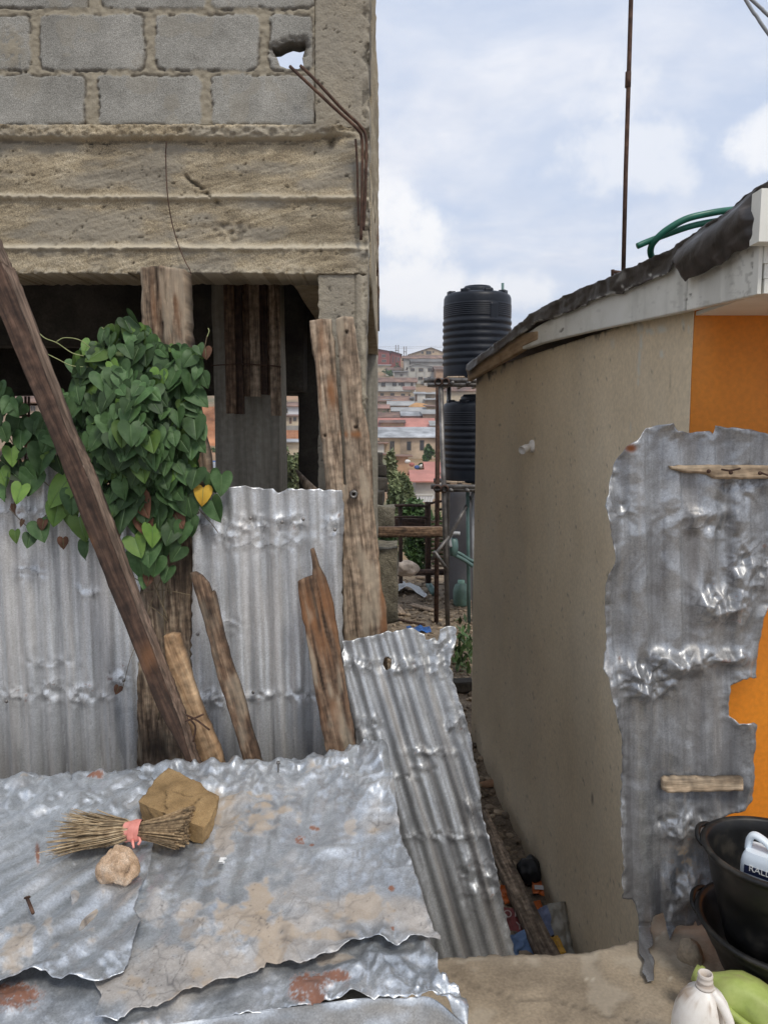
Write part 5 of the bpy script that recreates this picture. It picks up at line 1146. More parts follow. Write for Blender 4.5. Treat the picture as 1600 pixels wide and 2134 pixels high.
# mast, hose, cables
mroot = empty('mast', at(1298, 562, 3.5), 'thin rusty iron mast standing on the felt roof', 'mast')
MB().add(*tube([at(1298, 572, 3.5), at(1303, 360, 3.5), at(1309, 170, 3.5), at(1314, 0, 3.5), at(1320, -230, 3.5)], 0.0095, 10)).build('pole', M['rust'], mroot)
MB().add(*tube([at(1307.5, 182, 3.5), at(1308.5, 150, 3.5)], 0.0125, 10)).build('sleeve', M['rust'], mroot)
MB().add(*tube([at(1274, 566, 3.5), at(1300, 569, 3.49)], 0.008, 8)).add(*tube([at(1276, 562, 3.5), at(1276, 575, 3.5)], 0.008, 8)).build('bracket', M['rust'], mroot)
hz = MB()
hz.add(*tube(curve([at(x, y, Y) for x, y, Y in [(1327, 513, 2.75), (1350, 503, 2.75), (1390, 488, 2.74), (1440, 471, 2.72), (1490, 461, 2.72), (1560, 452, 2.74), (1660, 470, 2.8), (1720, 520, 2.9)]], 60), 0.0105, 12))
hz.add(*tube(curve([at(x, y, Y) for x, y, Y in [(1362, 545, 2.85), (1355, 528, 2.80), (1357, 512, 2.76), (1368, 497, 2.73), (1390, 478, 2.71), (1430, 456, 2.70), (1480, 444, 2.70), (1520, 438, 2.72), (1600, 430, 2.76), (1690, 450, 2.8), (1740, 510, 2.9)]], 70), 0.0115, 12))
tag(hz.build('garden_hose', M['hose']), 'thick green hose looped on the felt roof', 'hose')
tag(MB().add(*tube(curve([at(x, y, 3.0) for x, y in [(1400, -260), (1553, 0), (1575, 33), (1604, 76), (1760, 290)]], 30), 0.0062, 8)).build('cable', M['pvc_grey']), 'grey cable crossing the top right corner, the lower one of the pair', 'cable', 'cables in the top right corner')
tag(MB().add(*tube(curve([at(x, y, 3.2) for x, y in [(1330, -220), (1566, 0), (1586, 18), (1610, 41), (1800, 210)]], 30), 0.0066, 8)).build('cable', M['pvc_grey']), 'grey cable crossing the top right corner, the upper one of the pair', 'cable', 'cables in the top right corner')

# ================================================================== TORN SHEET NAILED OVER THE CORNER
class Bent:                                     # upright, its lowest strip folding out over the slab
    def __init__(s, Y, z0): s.w = Wall(Y, 0.02); s.f = Floor(z0); s.n, s.e1, s.e2 = s.w.n, s.w.e1, s.w.e2
    def at(s, px, py):
        A = s.w.at(px, py); B = s.f.at(px, py); k = A[..., 2] > s.f.a
        return np.where(k[..., None], A, B)
RS = [(1398, 882), (1379, 885), (1345, 892), (1331, 911), (1316, 922), (1303, 932), (1292, 950), (1284, 963), (1274, 996), (1265, 1029), (1256, 1054), (1263, 1088), (1272, 1130), (1276, 1163), (1263, 1197), (1259, 1227), (1261, 1282), (1265, 1336), (1258, 1370), (1253, 1391), (1263, 1408), (1269, 1450), (1280, 1497), (1291, 1526), (1297, 1577), (1295, 1661), (1293, 1760), (1294, 1869), (1306, 1871), (1315, 1872), (1322, 1883), (1326, 1900), (1331, 1987), (1341, 2001), (1336, 2024), (1347, 2043), (1360, 2040), (1362, 2001), (1350, 1975), (1359, 1966), (1353, 1936), (1356, 1906), (1380, 1900), (1386, 1930), (1393, 1958), (1400, 1940), (1407, 1927), (1442, 1925), (1446, 1915), (1451, 1927), (1500, 1915), (1520, 1825), (1500, 1760), (1466, 1744), (1468, 1728), (1474, 1729), (1488, 1707), (1511, 1698), (1548, 1686), (1558, 1675), (1567, 1665), (1569, 1577), (1575, 1509), (1560, 1503), (1535, 1505), (1518, 1492), (1517, 1450), (1520, 1429), (1543, 1412), (1575, 1412), (1577, 1366), (1584, 1324), (1586, 1286), (1600, 1260), (1720, 1240), (1760, 920), (1640, 912), (1600, 906), (1556, 894), (1489, 887), (1484, 904), (1476, 898), (1442, 902), (1409, 898)]
fR0 = corr_disp(0.105, 0.0075, 0.05, 91, 0.019, 8.5, dents=((1400, 1380, 60, 22, 1.3), (1330, 1400, 60, 24, 1.3), (1500, 1260, 60, 40, 1.0), (1560, 1180, 50, 50, 1.0), (1500, 1370, 60, 14, .9), (1480, 1090, 60, 30, .7), (1350, 1430, 60, 26, .8), (1420, 1720, 60, 26, 1.1), (1430, 1850, 50, 40, .9), (1290, 1060, 30, 20, .7), (1540, 1010, 60, 30, .5)), edge_curl=1.4, rag=0.75, phase=.1)
def fR(V, u, v, px, py, edge):
    h, a = fR0(V, u, v, px, py, edge)
    h = h + 0.022 * sst(1330, 1262, px) * np.sin(py / 55.0) + 0.012 * sst(30, 0, edge) * (crease(px / 40, py / 40, 3) - 0.3)
    h = np.where(V[:, 2] < 0.03, 0.008, h) * sst(0.0, 0.1, V[:, 2] + 0.06)
    a['dirt'] = np.clip(a['dirt'] * 0.5 + 0.9 * (fbm(px / 7, py / 11, 3, 66) > 0.56) * np.exp(-((px - 1420) / 34) ** 2 - ((py - 1785) / 36) ** 2) + 0.5 * np.exp(-((px - 1345) / 12) ** 2 - ((py - 1920) / 30) ** 2), 0, 1)
    a['rust'] = np.maximum(a['rust'], np.exp(-(((px - 1312) / 12) ** 2 + ((py - 934) / 9) ** 2) ** 2))
    return h, a
rs = empty('torn_sheet', (1.02, 2.27, 0.0), 'dull grey torn and crumpled zinc sheet nailed over the house corner', 'metal sheet')
V, F, A = patch(rough(RS, 1.1, 8, 19), Bent(2.27, 0.012), 2.4, fR, thick=0.0012)
MB().add(V, F, **A).build('sheet', M['zinc_dull'], rs)
def batten(label, poly, nails):
    o_ = patch_obj('batten', rough(poly, 0.6, 9, 3), Wall(2.238, 0.02), 2.4, M['wood_batten'], None, wood_disp(1.56, 61, 0.0015, 0.5), back=0.022)
    tag(o_, label, 'batten', 'battens nailed over the torn sheet')
    for x, y in nails:
        p = at(x, y, 2.236 + 0.02 * 0.9); V, F = lathe([(0.0001, 0.003), (0.0055, 0.0025), (0.006, -0.002)], (0, 0, 0), 12)
        MB().add(np.stack([V[:, 0], -V[:, 2], V[:, 1]], 1) + p, F).build('nail', M['rust'], o_)
    return o_
bt = batten('split brown batten nailed across the top of the torn sheet', [(1397, 971), (1440, 970), (1520, 969), (1760, 972), (1760, 998), (1600, 998), (1490, 998), (1476, 990), (1460, 987), (1440, 987), (1415, 982), (1400, 978)], [(1476, 982), (1522, 985), (1583, 986)])
MB().add(*tube([at(1502, 978, 2.228), at(1518, 981, 2.222), at(1534, 978, 2.222), at(1541, 976, 2.228)], 0.003, 6)).build('bent_nail', M['rust'], bt)
MB().add(*tube([at(1585, 985, 2.228), at(1598, 990, 2.222), at(1612, 993, 2.222)], 0.003, 6)).build('bent_nail', M['rust'], bt)
batten('short pale batten nailed across the lower part of the torn sheet', [(1381, 1626), (1388, 1622), (1470, 1623), (1549, 1622), (1550, 1650), (1470, 1652), (1392, 1654), (1381, 1648)], [(1527, 1640), (1440, 1636)])
V, F = rock_mesh(0.05, 6, 3, 0.4, (0.75, 0.7, 0.8), 1.2); tag(MB().add(V + at(1437, 1985, 2.13) * (1, 1, 0) + (0, 0, 0.02), F).build('concrete_lump', M['slab'], smooth=False), 'broken grey lump of concrete on the slab beside the black tubs', 'lump')
V, F = rock_mesh(0.045, 8, 3, 0.4, (1.2, 0.5, 0.6), 1.2); tag(MB().add(V + at(1425, 1935, 2.33) * (1, 1, 0) + (0, 0, 0.03), F).build('brick_piece', flat('red_brick', (0.30, 0.11, 0.06), .95, .25, 20), smooth=False), 'reddish brick piece showing under the torn sheet', 'brick')

# ================================================================== BLACK TUBS AND CANS
def tub(label, c, rim, base, h, rimr=0.010, zrot=0.0):
    root = empty('tub', c, label, 'tub', 'nested black tubs')
    prof = [(0.0001, 0.004), (base * 0.9, 0.004), (base, 0.012), (base + (rim - base) * 0.3, h * 0.3), (base + (rim - base) * 0.62, h * 0.62), (base + (rim - base) * 0.68, h * 0.63), (rim - 0.006, h - 0.03), (rim - 0.004, h - 0.012), (rim + rimr, h - 0.006), (rim + rimr + 0.003, h), (rim + rimr, h + 0.006), (rim - 0.001, h + 0.007), (rim - 0.008, h), (rim - 0.012, h - 0.03), (base + (rim - base) * 0.6 - 0.008, h * 0.6), (base - 0.008, 0.018), (0.0001, 0.014)]
    V, F = lathe(prof, c, 72)
    a = np.arctan2(V[:, 1] - c[1], V[:, 0] - c[0]); r = 1 + 0.012 * np.sin(3 * a + 1) * sst(0, h, V[:, 2] - c[2])
    V[:, 0] = c[0] + (V[:, 0] - c[0]) * r; V[:, 1] = c[1] + (V[:, 1] - c[1]) * r
    MB().add(V, F).build('bowl', M['plastic_black'], root)
    for s_ in (math.pi * 0.78, math.pi * 1.78):          # grips at the rim
        q = [np.array(c) + ((rim + 0.004 + d) * math.cos(s_ + k), (rim + 0.004 + d) * math.sin(s_ + k), h + dz) for k, d, dz in ((-0.30, 0, -0.02), (-0.22, 0.016, -0.004), (0, 0.022, 0.004), (0.22, 0.016, -0.004), (0.30, 0, -0.02))]
        MB().add(*tube(curve(q, 20), 0.008, 8)).build('grip', M['plastic_black'], root)
    return root
cl_ = at(1620, 1925, 2.02); cu_ = at(1612, 1775, 2.02)
tub('lower black plastic tub standing on the slab under a smaller one', np.array([cl_[0], 2.02, 0.004]), 0.205, 0.125, cl_[2] - 0.004)
tub('upper black plastic tub with the pale blue can inside', np.array([cu_[0], 2.02, 0.125]), 0.178, 0.115, cu_[2] - 0.125)
def superbox(w, d, h, n=28, e=5.0):
    """rounded box (superellipse section), z from 0 to h"""
    prof = []
    for t in np.linspace(0, 1, 26):
        z = h * t; ed = 0.018 / h
        s_ = 1.0
        if t < ed: s_ = 1 - 0.10 * (1 - t / ed) ** 2
        if t > 1 - ed: s_ = 1 - 0.10 * (1 - (1 - t) / ed) ** 2
        prof.append((s_, z))
    V = []; 
    for s_, z in prof:
        for k in range(4 * n):
            a = 2 * math.pi * k / (4 * n); ca, sa = math.cos(a), math.sin(a)
            V.append((w / 2 * s_ * np.sign(ca) * abs(ca) ** (2 / e), d / 2 * s_ * np.sign(sa) * abs(sa) ** (2 / e), z))
    m = 4 * n; F = [(i * m + k, i * m + (k + 1) % m, (i + 1) * m + (k + 1) % m, (i + 1) * m + k) for i in range(len(prof) - 1) for k in range(m)]
    F.append(tuple(range(m - 1, -1, -1))); F.append(tuple((len(prof) - 1) * m + k for k in range(m)))
    return np.array(V), F
def text_mesh(body, size, depth=0.0006):
    cu = bpy.data.curves.new('lettering', 'FONT'); cu.body = body; cu.size = size; cu.extrude = depth; cu.align_x = 'CENTER'; cu.align_y = 'CENTER'
    o_ = bpy.data.objects.new('lettering', cu); col.objects.link(o_); bpy.context.view_layer.update()
    me = bpy.data.meshes.new_from_object(o_.evaluated_get(bpy.context.evaluated_depsgraph_get()))
    V = np.array([v.co[:] for v in me.vertices]); F = [list(p.vertices) for p in me.polygons]
    bpy.data.objects.remove(o_); bpy.data.curves.remove(cu); bpy.data.meshes.remove(me); return V, F
def rotm(rz, rx=0.0, ry=0.0):
    cz, sz = math.cos(rz), math.sin(rz); cx_, sx = math.cos(rx), math.sin(rx); cy_, sy = math.cos(ry), math.sin(ry)
    Z = np.array([[cz, -sz, 0], [sz, cz, 0], [0, 0, 1]]); X = np.array([[1, 0, 0], [0, cx_, -sx], [0, sx, cx_]]); Yy = np.array([[cy_, 0, sy], [0, 1, 0], [-sy, 0, cy_]])
    return Z @ Yy @ X
def blue_can():
    c = np.array([1.052, 1.985, 0.152]); Rm = rotm(R(-42)); H = 0.276
    root = empty('jerrycan', c, 'pale blue plastic can with a dark printed label sitting inside the upper tub', 'can')
    W = lambda P: np.asarray(P) @ Rm.T + c
    V, F = superbox(0.122, 0.086, H, e=6)
    t = V[:, 2] / H; k = (0.80 + 0.20 * sst(0.0, 0.45, t)) * (1 - 0.08 * sst(0.86, 1.0, t)); V[:, :2] *= k[:, None]
    MB().add(W(V), F).build('body', M['blue_plastic'], root, angle=50)
    hd = curve([(-0.050, 0, H - 0.008), (-0.047, 0, H + 0.022), (-0.034, 0, H + 0.036), (-0.006, 0, H + 0.026), (0.014, 0, H + 0.008), (0.018, 0, H - 0.01)], 26)
    V, F = tube(hd, 0.0095, 10); V[:, 1] *= 1.5; MB().add(W(V), F).build('handle', M['blue_plastic'], root)
    V, F = lathe([(0.015, 0.0), (0.015, 0.022), (0.0001, 0.023)], (0.038, 0, H), 20); MB().add(W(V), F).build('cap', M['blue_plastic'], root)
    navy = flat('navy_print', (0.012, 0.018, 0.055), .5, .1)
    V, F = box(-0.046, 0.050, -0.0008, 0.0, -0.0115, 0.0115); V = V + (0, -0.0432, 0.230); MB().add(W(V), F).build('label_band', navy, root, smooth=False)
    V, F = text_mesh('RALLY', 0.024); V = np.stack([V[:, 0], -V[:, 2] - 0.0446, V[:, 1] + 0.236], 1); MB().add(W(V), F).build('lettering', flat('label_white', (.8, .8, .78), .5, .05), root, smooth=False)
    for k in range(4):
        V, F = box(-0.042, 0.044 - 0.012 * (k % 3), -0.0006, 0, -0.0022, 0.0022); V = V + (0, -0.0432, 0.210 - 0.009 * k); MB().add(W(V), F).build('small_print', navy, root, smooth=False)
blue_can()
def white_jug():
    Yj = 1.715; pc_ = at(1469, 2028, Yj); c = np.array([pc_[0], Yj, 0.012]); H = pc_[2] - 0.012
    root = empty('jug', c, 'grimy white plastic jug with a moulded handle and open neck', 'jug')
    W = lambda V: np.asarray(V) * np.array([1.0, 1, 1]) + c
    prof = [(0.0001, 0.0), (0.062, 0.0), (0.070, 0.008), (0.0725, 0.03), (0.0725, 0.11), (0.071, 0.138), (0.066, 0.164), (0.057, 0.188), (0.044, 0.209), (0.030, H - 0.046), (0.0215, H - 0.036)]
    V, F = lathe(prof, (0, 0, 0), 64)
    a = np.arctan2(V[:, 1], V[:, 0]) - R(-42); a = (a + math.pi) % (2 * math.pi) - math.pi
    z = V[:, 2]; k = np.exp(-(a / 0.50) ** 4) * sst(0.04, 0.10, z) * sst(H - 0.03, H - 0.075, z)
    r = np.hypot(V[:, 0], V[:, 1]); V[:, 0] *= 1 - 0.46 * k; V[:, 1] *= 1 - 0.46 * k
    dirt = 0.75 * sst(0.60, 0.75, fbm(V[:, 0] * 40 + z * 11, z * 34 + V[:, 1] * 30, 4, 7)) + 0.55 * sst(0.1, 0.0, z) * (fbm(V[:, 0] * 25, z * 25, 3, 3) > 0.42) + 0.5 * k * (fbm(V[:, 0] * 60, z * 30 + V[:, 1] * 40, 3, 9) > 0.52)
    MB().add(W(V), F, dirt=np.clip(dirt, 0, 1)).build('body', M['white_plastic'], root)
    d = np.array([math.cos(R(-42)), math.sin(R(-42)), 0])
    q = curve([d * 0.018 + (0, 0, H - 0.040), d * 0.038 + (0, 0, H - 0.058), d * 0.058 + (0, 0, H - 0.09), d * 0.066 + (0, 0, H - 0.13), d * 0.066 + (0, 0, 0.085), d * 0.056 + (0, 0, 0.06)], 30)
    MB().add(*tube(W(q), [0.010] * 4 + [0.0115] * 26, 12)).build('handle', M['white_plastic'], root)
    prof = [(r_ * 0.74, z_) for r_, z_ in [(0.0255, H - 0.038), (0.0285, H - 0.035), (0.0285, H - 0.030), (0.023, H - 0.028), (0.023, H - 0.022), (0.025, H - 0.020), (0.025, H - 0.017), (0.0225, H - 0.015), (0.0225, H - 0.009), (0.0242, H - 0.007), (0.0242, H - 0.004), (0.0225, H - 0.002), (0.0225, H), (0.019, H), (0.018, H - 0.03), (0.0001, H - 0.06)]]
    V, F = lathe(prof, (0, 0, 0), 40); MB().add(W(V), F, dirt=np.clip(0.35 + 0.5 * sst(H - 0.01, H - 0.04, V[:, 2]) * (np.hypot(V[:, 0], V[:, 1]) < 0.02), 0, 1)).build('neck', M['white_plastic'], root)
white_jug()
def green_jug():
    a_ = at(1446, 2026, 1.92); b_ = at(1680, 2178, 1.74)
    d = b_ - a_; L = np.linalg.norm(d); d /= L; u_ = np.cross(d, [0, 0, 1.0]); u_ /= np.linalg.norm(u_); w_ = np.cross(u_, d)
    root = empty('jug', np.array([(a_[0] + b_[0]) / 2, (a_[1] + b_[1]) / 2, 0.0]), 'lime green plastic jug lying on its side behind the white one', 'jug')
    def W(P, shift=0.0): P = np.asarray(P); return a_ + P[:, 2:] * d + P[:, :1] * u_ + P[:, 1:2] * w_
    prof = [(0.021, 0.020), (0.024, 0.035), (0.034, 0.050), (0.055, 0.075), (0.070, 0.10), (0.074, 0.14), (0.074, 0.26), (0.072, 0.31), (0.05, 0.33), (0.0001, 0.33)]
    V, F = lathe(prof, (0, 0, 0), 48, 1.05, 1.0)
    k = np.exp(-((V[:, 2] - 0.17) / 0.05) ** 4) * sst(0.03, 0.07, V[:, 0]); V[:, 0] -= 0.030 * k
    k2 = np.exp(-((V[:, 2] - 0.24) / 0.035) ** 4) * sst(0.02, 0.06, V[:, 1]); V[:, 1] -= 0.012 * k2
    n = fbm(V[:, 2] * 22, V[:, 0] * 22 + V[:, 1] * 9, 4, 5); V = V * (1 + 0.02 * (n - 0.5))[:, None] * np.array([1, 1, 1]) 
    dirt = 0.8 * sst(0.56, 0.74, fbm(V[:, 2] * 30, V[:, 0] * 30 + V[:, 1] * 14, 4, 8))
    MB().add(W(V), F, dirt=dirt).build('body', M['green_plastic'], root)
    prof = [(0.021, 0.022), (0.026, 0.018), (0.026, 0.010), (0.0225, 0.008), (0.0225, 0.0), (0.019, 0.0), (0.018, 0.03), (0.0001, 0.06)]
    V, F = lathe(prof, (0, 0, 0), 32); MB().add(W(V), F, dirt=0.2 + 0 * V[:, 0]).build('neck', M['green_plastic'], root)
    q = curve([(0.050, 0.01, 0.085), (0.072, 0.012, 0.11), (0.080, 0.012, 0.16), (0.076, 0.01, 0.21), (0.066, 0.01, 0.225)], 20)
    MB().add(*tube(W(q), 0.011, 10)).build('handle', M['green_plastic'], root)
green_jug()

# ================================================================== LITTER IN THE ALLEY
af = Floor(-0.90)
def on_ground(px, py, dz=0.0):
    z = -1.0
    for _ in range(6):
        P = Floor(z + dz).at(np.array(float(px)), np.array(float(py))); z = float(ground_z(P[0], P[1]))
    return P
def alley_board():
    A0, A1 = on_ground(1000, 1690, 0.10), on_ground(1180, 2060, 0.10)
    d = A1 - A0; L = np.linalg.norm(d[:2]); d_ = d / np.linalg.norm(d); s_ = np.array([d_[1], -d_[0], 0]); s_ /= np.linalg.norm(s_)
    V, F = rbox(-0.042, 0.042, 0, L, 0, 0.06, 0.018, 0.005, 5); g = np.stack([V[:, 0] + V[:, 2], V[:, 1], 0 * V[:, 0]], 1)
    base = A0 - d_ * 0.0 + np.array([0, 0, -0.06]); tw = 0.25
    W = base + V[:, :1] * (s_ if s_[0] > 0 else -s_) + V[:, 1:2] * d_ + V[:, 2:] * np.array([0, 0, 1.0]) + (V[:, :1] * tw) * np.array([0, 0, 1.0])
    tag(MB().add(W, F, grain=g, dark=0.5 * (fbm(V[:, 0] * 90 + V[:, 2] * 50, V[:, 1] * 3, 3, 4) > 0.55)).build('alley_board', M['wood_grey']), 'long weathered board lying along the rubble of the alley', 'board')
alley_board()
def wrapper(label, px, py, w, h, mtl, rz, name='wrapper', tilt=0.5, dz=0.05, amp=0.02, cat='wrapper', seed=1, grp=None):
    n = 26; gx, gy = np.meshgrid(np.linspace(-w / 2, w / 2, n), np.linspace(-h / 2, h / 2, n))
    z = amp * (crease(gx * 30 + seed, gy * 30, seed) - 0.5) * 2 + amp * 0.8 * np.sin(gx * 40 + seed)
    P = np.stack([gx + 0.1 * z, gy, z], -1).reshape(-1, 3) @ rotm(rz, tilt).T + on_ground(px, py, dz)
    i = np.arange(n * n).reshape(n, n); Fq = np.stack([i[:-1, :-1], i[:-1, 1:], i[1:, 1:], i[1:, :-1]], -1).reshape(-1, 4)
    E = [(int(a), int(b_)) for r_ in (i[0, ::-1], i[:, 0], i[-1, :], i[::-1, -1]) for a, b_ in zip(r_[:-1], r_[1:])]
    N_ = n * n; S = [(a, b_, b_ + N_, a + N_) for a, b_ in E]
    o_ = MB().add(np.concatenate([P, P - (0, 0, 0.0012)]), Fq.tolist() + (Fq[:, ::-1] + N_).tolist() + S).build(name, mtl)
    return tag(o_, label, cat, grp)
wo = flat('orange_wrapper', (0.62, 0.15, 0.03), .4, .15, 30); wy = flat('yellow_wrapper', (0.55, 0.30, 0.03), .4, .2, 30)
G_ = 'small wrappers dropped in the alley'
wrapper('orange wrapper against the edge of the leaning sheet', 1050, 1868, 0.06, 0.10, wo, 0.4, dz=0.03, seed=2, grp=G_)
w2 = wrapper('orange and white sachet below the black bag, by the house wall', 1122, 1850, 0.075, 0.085, wo, -0.1, dz=0.03, seed=3, amp=0.012, grp=G_)
V, F = box(-0.025, 0.025, -0.018, 0.006, 0.014, 0.0155); MB().add(V @ rotm(-0.1, 0.5).T + on_ground(1122, 1850, 0.03), F).build('white_panel', flat('sachet_white', (.62, .6, .58), .5, .1), w2, smooth=False)
wrapper('little orange scrap above the blue cloth', 1122, 1886, 0.045, 0.05, wo, 0.3, dz=0.02, seed=4, amp=0.01, grp=G_)
wrapper('yellow wrapper at the near end of the alley board', 1163, 1968, 0.04, 0.085, wy, 0.35, dz=0.10, seed=5, amp=0.010, grp=G_)
rb = wrapper('crumpled red printed bag under the alley board', 1072, 1922, 0.16, 0.15, flat('red_bag', (0.27, 0.06, 0.055), .6, .2, 20), -0.2, 'printed_bag', dz=0.03, seed=6, amp=0.008, cat='bag')
bprint = flat('bag_print', (.55, .42, .38), .6, .1)
for t_, ox, oy in (('O', -0.055, 0.03), ('N', 0.0, 0.035), ('Y', 0.0, -0.03)):
    V, F = text_mesh(t_, 0.055); MB().add((V + (ox + 0.02, oy, 0.022)) @ rotm(-0.05, 0.5).T + on_ground(1072, 1922, 0.03), F).build('lettering', bprint, rb, smooth=False)
bc = flat('blue_cloth', (0.20, 0.31, 0.52), .9, .15, 12); bc2 = flat('lilac_cloth', (0.26, 0.30, 0.45), .9, .15, 12)
wrapper('crumpled light blue cloth left of the alley board', 1100, 1965, 0.24, 0.12, bc, 0.35, 'cloth', dz=0.03, seed=7, amp=0.02, cat='cloth', grp='cloths dropped in the alley')
wrapper('lilac blue cloth between the alley board and the house wall', 1148, 1918, 0.17, 0.14, bc2, 0.5, 'cloth', dz=0.05, seed=8, amp=0.02, cat='cloth', grp='cloths dropped in the alley')
wrapper('pale grey plastic sheet against the foot of the house wall', 1182, 1950, 0.14, 0.30, flat('grey_film', (0.34, 0.32, 0.27), .35, .15, 12), 0.2, 'plastic_sheet', 0.9, 0.08, 0.02, 'plastic sheet', 9)
V, F = rock_mesh(0.085, 12, 4, 0.45, (0.85, 0.9, 0.8), 2.2); tag(MB().add(V + on_ground(1104, 1812, 0.05), F).build('plastic_bag', mat('black_film', [(0.004, 0.004, 0.005), (0.010, 0.010, 0.011)], 10, 4, 0.5, bump=0.3, bscale=50), smooth=True), 'knotted black plastic bag lying in the alley rubble', 'bag')
V, F = rock_mesh(0.09, 14, 3, 0.3, (1.0, 0.35, 0.25), 1.5); tag(MB().add(V @ rotm(0.2).T + on_ground(1020, 1633, 0.03), F).build('tile_fragment', flat('tan_tile', (0.36, 0.21, 0.12), .9, .2, 15), smooth=False), 'curved tan tile fragment in the alley rubble', 'tile')
V, F = rbox(-0.11, 0.11, -0.07, 0.07, 0, 0.10, 0.02, 0.008, 4); tag(MB().add(V @ rotm(0.1).T + on_ground(960, 1438, 0.0), F).build('brick', M['conc_dark']), 'dark loose brick beside the top of the leaning sheet', 'brick')
# ferny weeds just behind the leaning sheet
b = MB(); g = np.random.default_rng(5)
for k in range(150):
    p = on_ground(963 + g.normal(0, 12), 1385 + g.normal(0, 14), 0.02) + (g.normal(0, .03), g.normal(0, .12), g.uniform(0, 0.40)); s_ = g.uniform(0.03, 0.07)
    n_ = g.normal(size=3); n_ /= np.linalg.norm(n_); u_, w_ = frame_of(n_)
    b.add(np.array([p - u_ * s_ * .4, p - w_ * s_, p + u_ * s_ * .4, p + w_ * s_]), [(0, 1, 2, 3)], var=g.random())
tag(b.build('weed', M['crown']), 'dark green weed growing between the leaning sheet and the house', 'weed')

# ================================================================== BACK YARD: STEPS, TANKS, FENCE
M['conc_step'] = mat('step_concrete', [(0.10, 0.09, 0.065), (0.20, 0.18, 0.135), (0.29, 0.265, 0.20)], 9, 8, 0.95, bump=1.0, bscale=40, bdist=0.02, big=0.3, fine=0.3)
st = empty('concrete_steps', at(790, 1230, 8.0), 'rough concrete steps coming down behind the bare building', 'steps')
for k, (x1, yt, yb, Y) in enumerate(((786, 923, 944, 9.4), (797, 946, 968, 9.1), (804, 971, 992, 8.8), (805, 995, 1020, 8.5), (800, 1024, 1050, 8.2), (822, 1056, 1097, 7.9), (829, 1142, 1236, 7.5))):
    a_, b_ = at(740, yb, Y), at(x1, yt, Y)
    V, F = rbox(a_[0], b_[0], Y, Y + (0.30 if k < 6 else 0.5), a_[2] - (0.02 if k < 6 else 0.3), b_[2], 0.03, 0.03, 20 + k)
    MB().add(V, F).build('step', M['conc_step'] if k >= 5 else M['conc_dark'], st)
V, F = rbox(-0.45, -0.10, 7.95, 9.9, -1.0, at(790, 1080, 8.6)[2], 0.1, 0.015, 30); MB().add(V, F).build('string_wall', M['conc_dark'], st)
a_, b_ = at(787, 1120, 7.4), at(922, 1099, 7.4)
V, F, g = grain_box(a_[0], b_[0], 7.4, 7.48, a_[2], b_[2], 5); g = g[:, [1, 0, 2]]
o = MB().add(V, F, grain=g, dark=np.exp(-(((V[:, 0] - at(840, 1108, 7.4)[0]) / 0.03) ** 2 + ((V[:, 2] - at(840, 1108, 7.4)[2]) / 0.025) ** 2) ** 2)).build('crossing_plank', M['wood_brown']); tag(o, 'grey plank laid level from the steps across the back alley', 'plank')
V, F = tube([at(915, 1118, 7.55), at(915, 1250, 7.55)] , 0.02, 8)
def tank(label, cz, H, r, cx_, Y, group='black water tanks on the steel stand'):
    c = np.array([cx_, Y, cz]); root = empty('water_tank', c, label, 'water tank', group)
    prof = [(0.0001, 0.0), (r * 0.93, 0.0), (r * 0.97, 0.02)]
    z = 0.06; 
    prof += [(r * 0.975, 0.04), (r * 0.975, 0.15 * H)]
    n = 7; z0, z1 = 0.16 * H, 0.70 * H
    for k in range(n):
        a = z0 + (z1 - z0) * k / n; st_ = (z1 - z0) / n
        prof += [(r * 0.972, a), (r * 0.995, a + st_ * 0.22), (r * 1.0, a + st_ * 0.42), (r * 0.995, a + st_ * 0.62), (r * 0.972, a + st_ * 0.84)]
    n = 7; z0, z1 = 0.71 * H, 0.86 * H
    for k in range(n):
        a = z0 + (z1 - z0) * k / n; st_ = (z1 - z0) / n
        prof += [(r * 0.975, a), (r * 0.985, a + st_ * 0.3), (r * 0.985, a + st_ * 0.6), (r * 0.975, a + st_ * 0.85)]
    prof += [(r * 0.975, 0.87 * H), (r * 0.97, 0.935 * H), (r * 0.94, 0.965 * H), (r * 0.86, 0.985 * H), (r * 0.55, H), (r * 0.45, H)]
    V, F = lathe(prof, c, 72)
    MB().add(V, F).build('shell', M['tank'], root)
    V, F = lathe([(r * 0.45, H - 0.005), (r * 0.46, H + 0.05), (r * 0.44, H + 0.062), (r * 0.40, H + 0.064), (r * 0.38, H + 0.085), (0.0001, H + 0.09)], c, 48); MB().add(V, F).build('lid', M['tank'], root)
    for k in range(8):                                    # shoulder lugs
        a = 2 * math.pi * (k + 0.3) / 8; V, F = rbox(-0.05, 0.05, -0.04, 0.04, 0, 0.06, 0.02, 0.002, k); V = V @ rotm(a + math.pi / 2).T + c + (r * 0.80 * math.cos(a), r * 0.80 * math.sin(a), H * 0.955)
        MB().add(V, F).build('lug', M['tank'], root)
    V, F = rbox(-0.055, 0.055, 0, 0.03, -0.14, 0.10, 0.03, 0.001, 3); a = R(-68); V = V @ rotm(a + math.pi / 2).T + c + (r * 0.985 * math.cos(a), r * 0.985 * math.sin(a), H * 0.76)
    MB().add(V, F).build('name_panel', M['tank'], root)
    return root
TX = at(992, 800, 10.0)[0]
zu = at(992, 792, 10)[2]; zl = at(992, 1003, 10)[2]
tank('upper black ribbed water tank on top of the steel stand', zu, at(992, 612, 10)[2] - zu, 0.437, TX, 10.0)
tank('lower black ribbed water tank half hidden behind the plastered house', zl, at(992, 836, 10)[2] - zl, 0.43, TX, 10.0)
tag(MB().add(*tube([at(1047, 640, 10.1), at(1047, 590, 10.1)], 0.018, 10)).build('vent_pipe', M['pipe_green']), 'short green vent pipe standing up behind the upper tank', 'pipe')
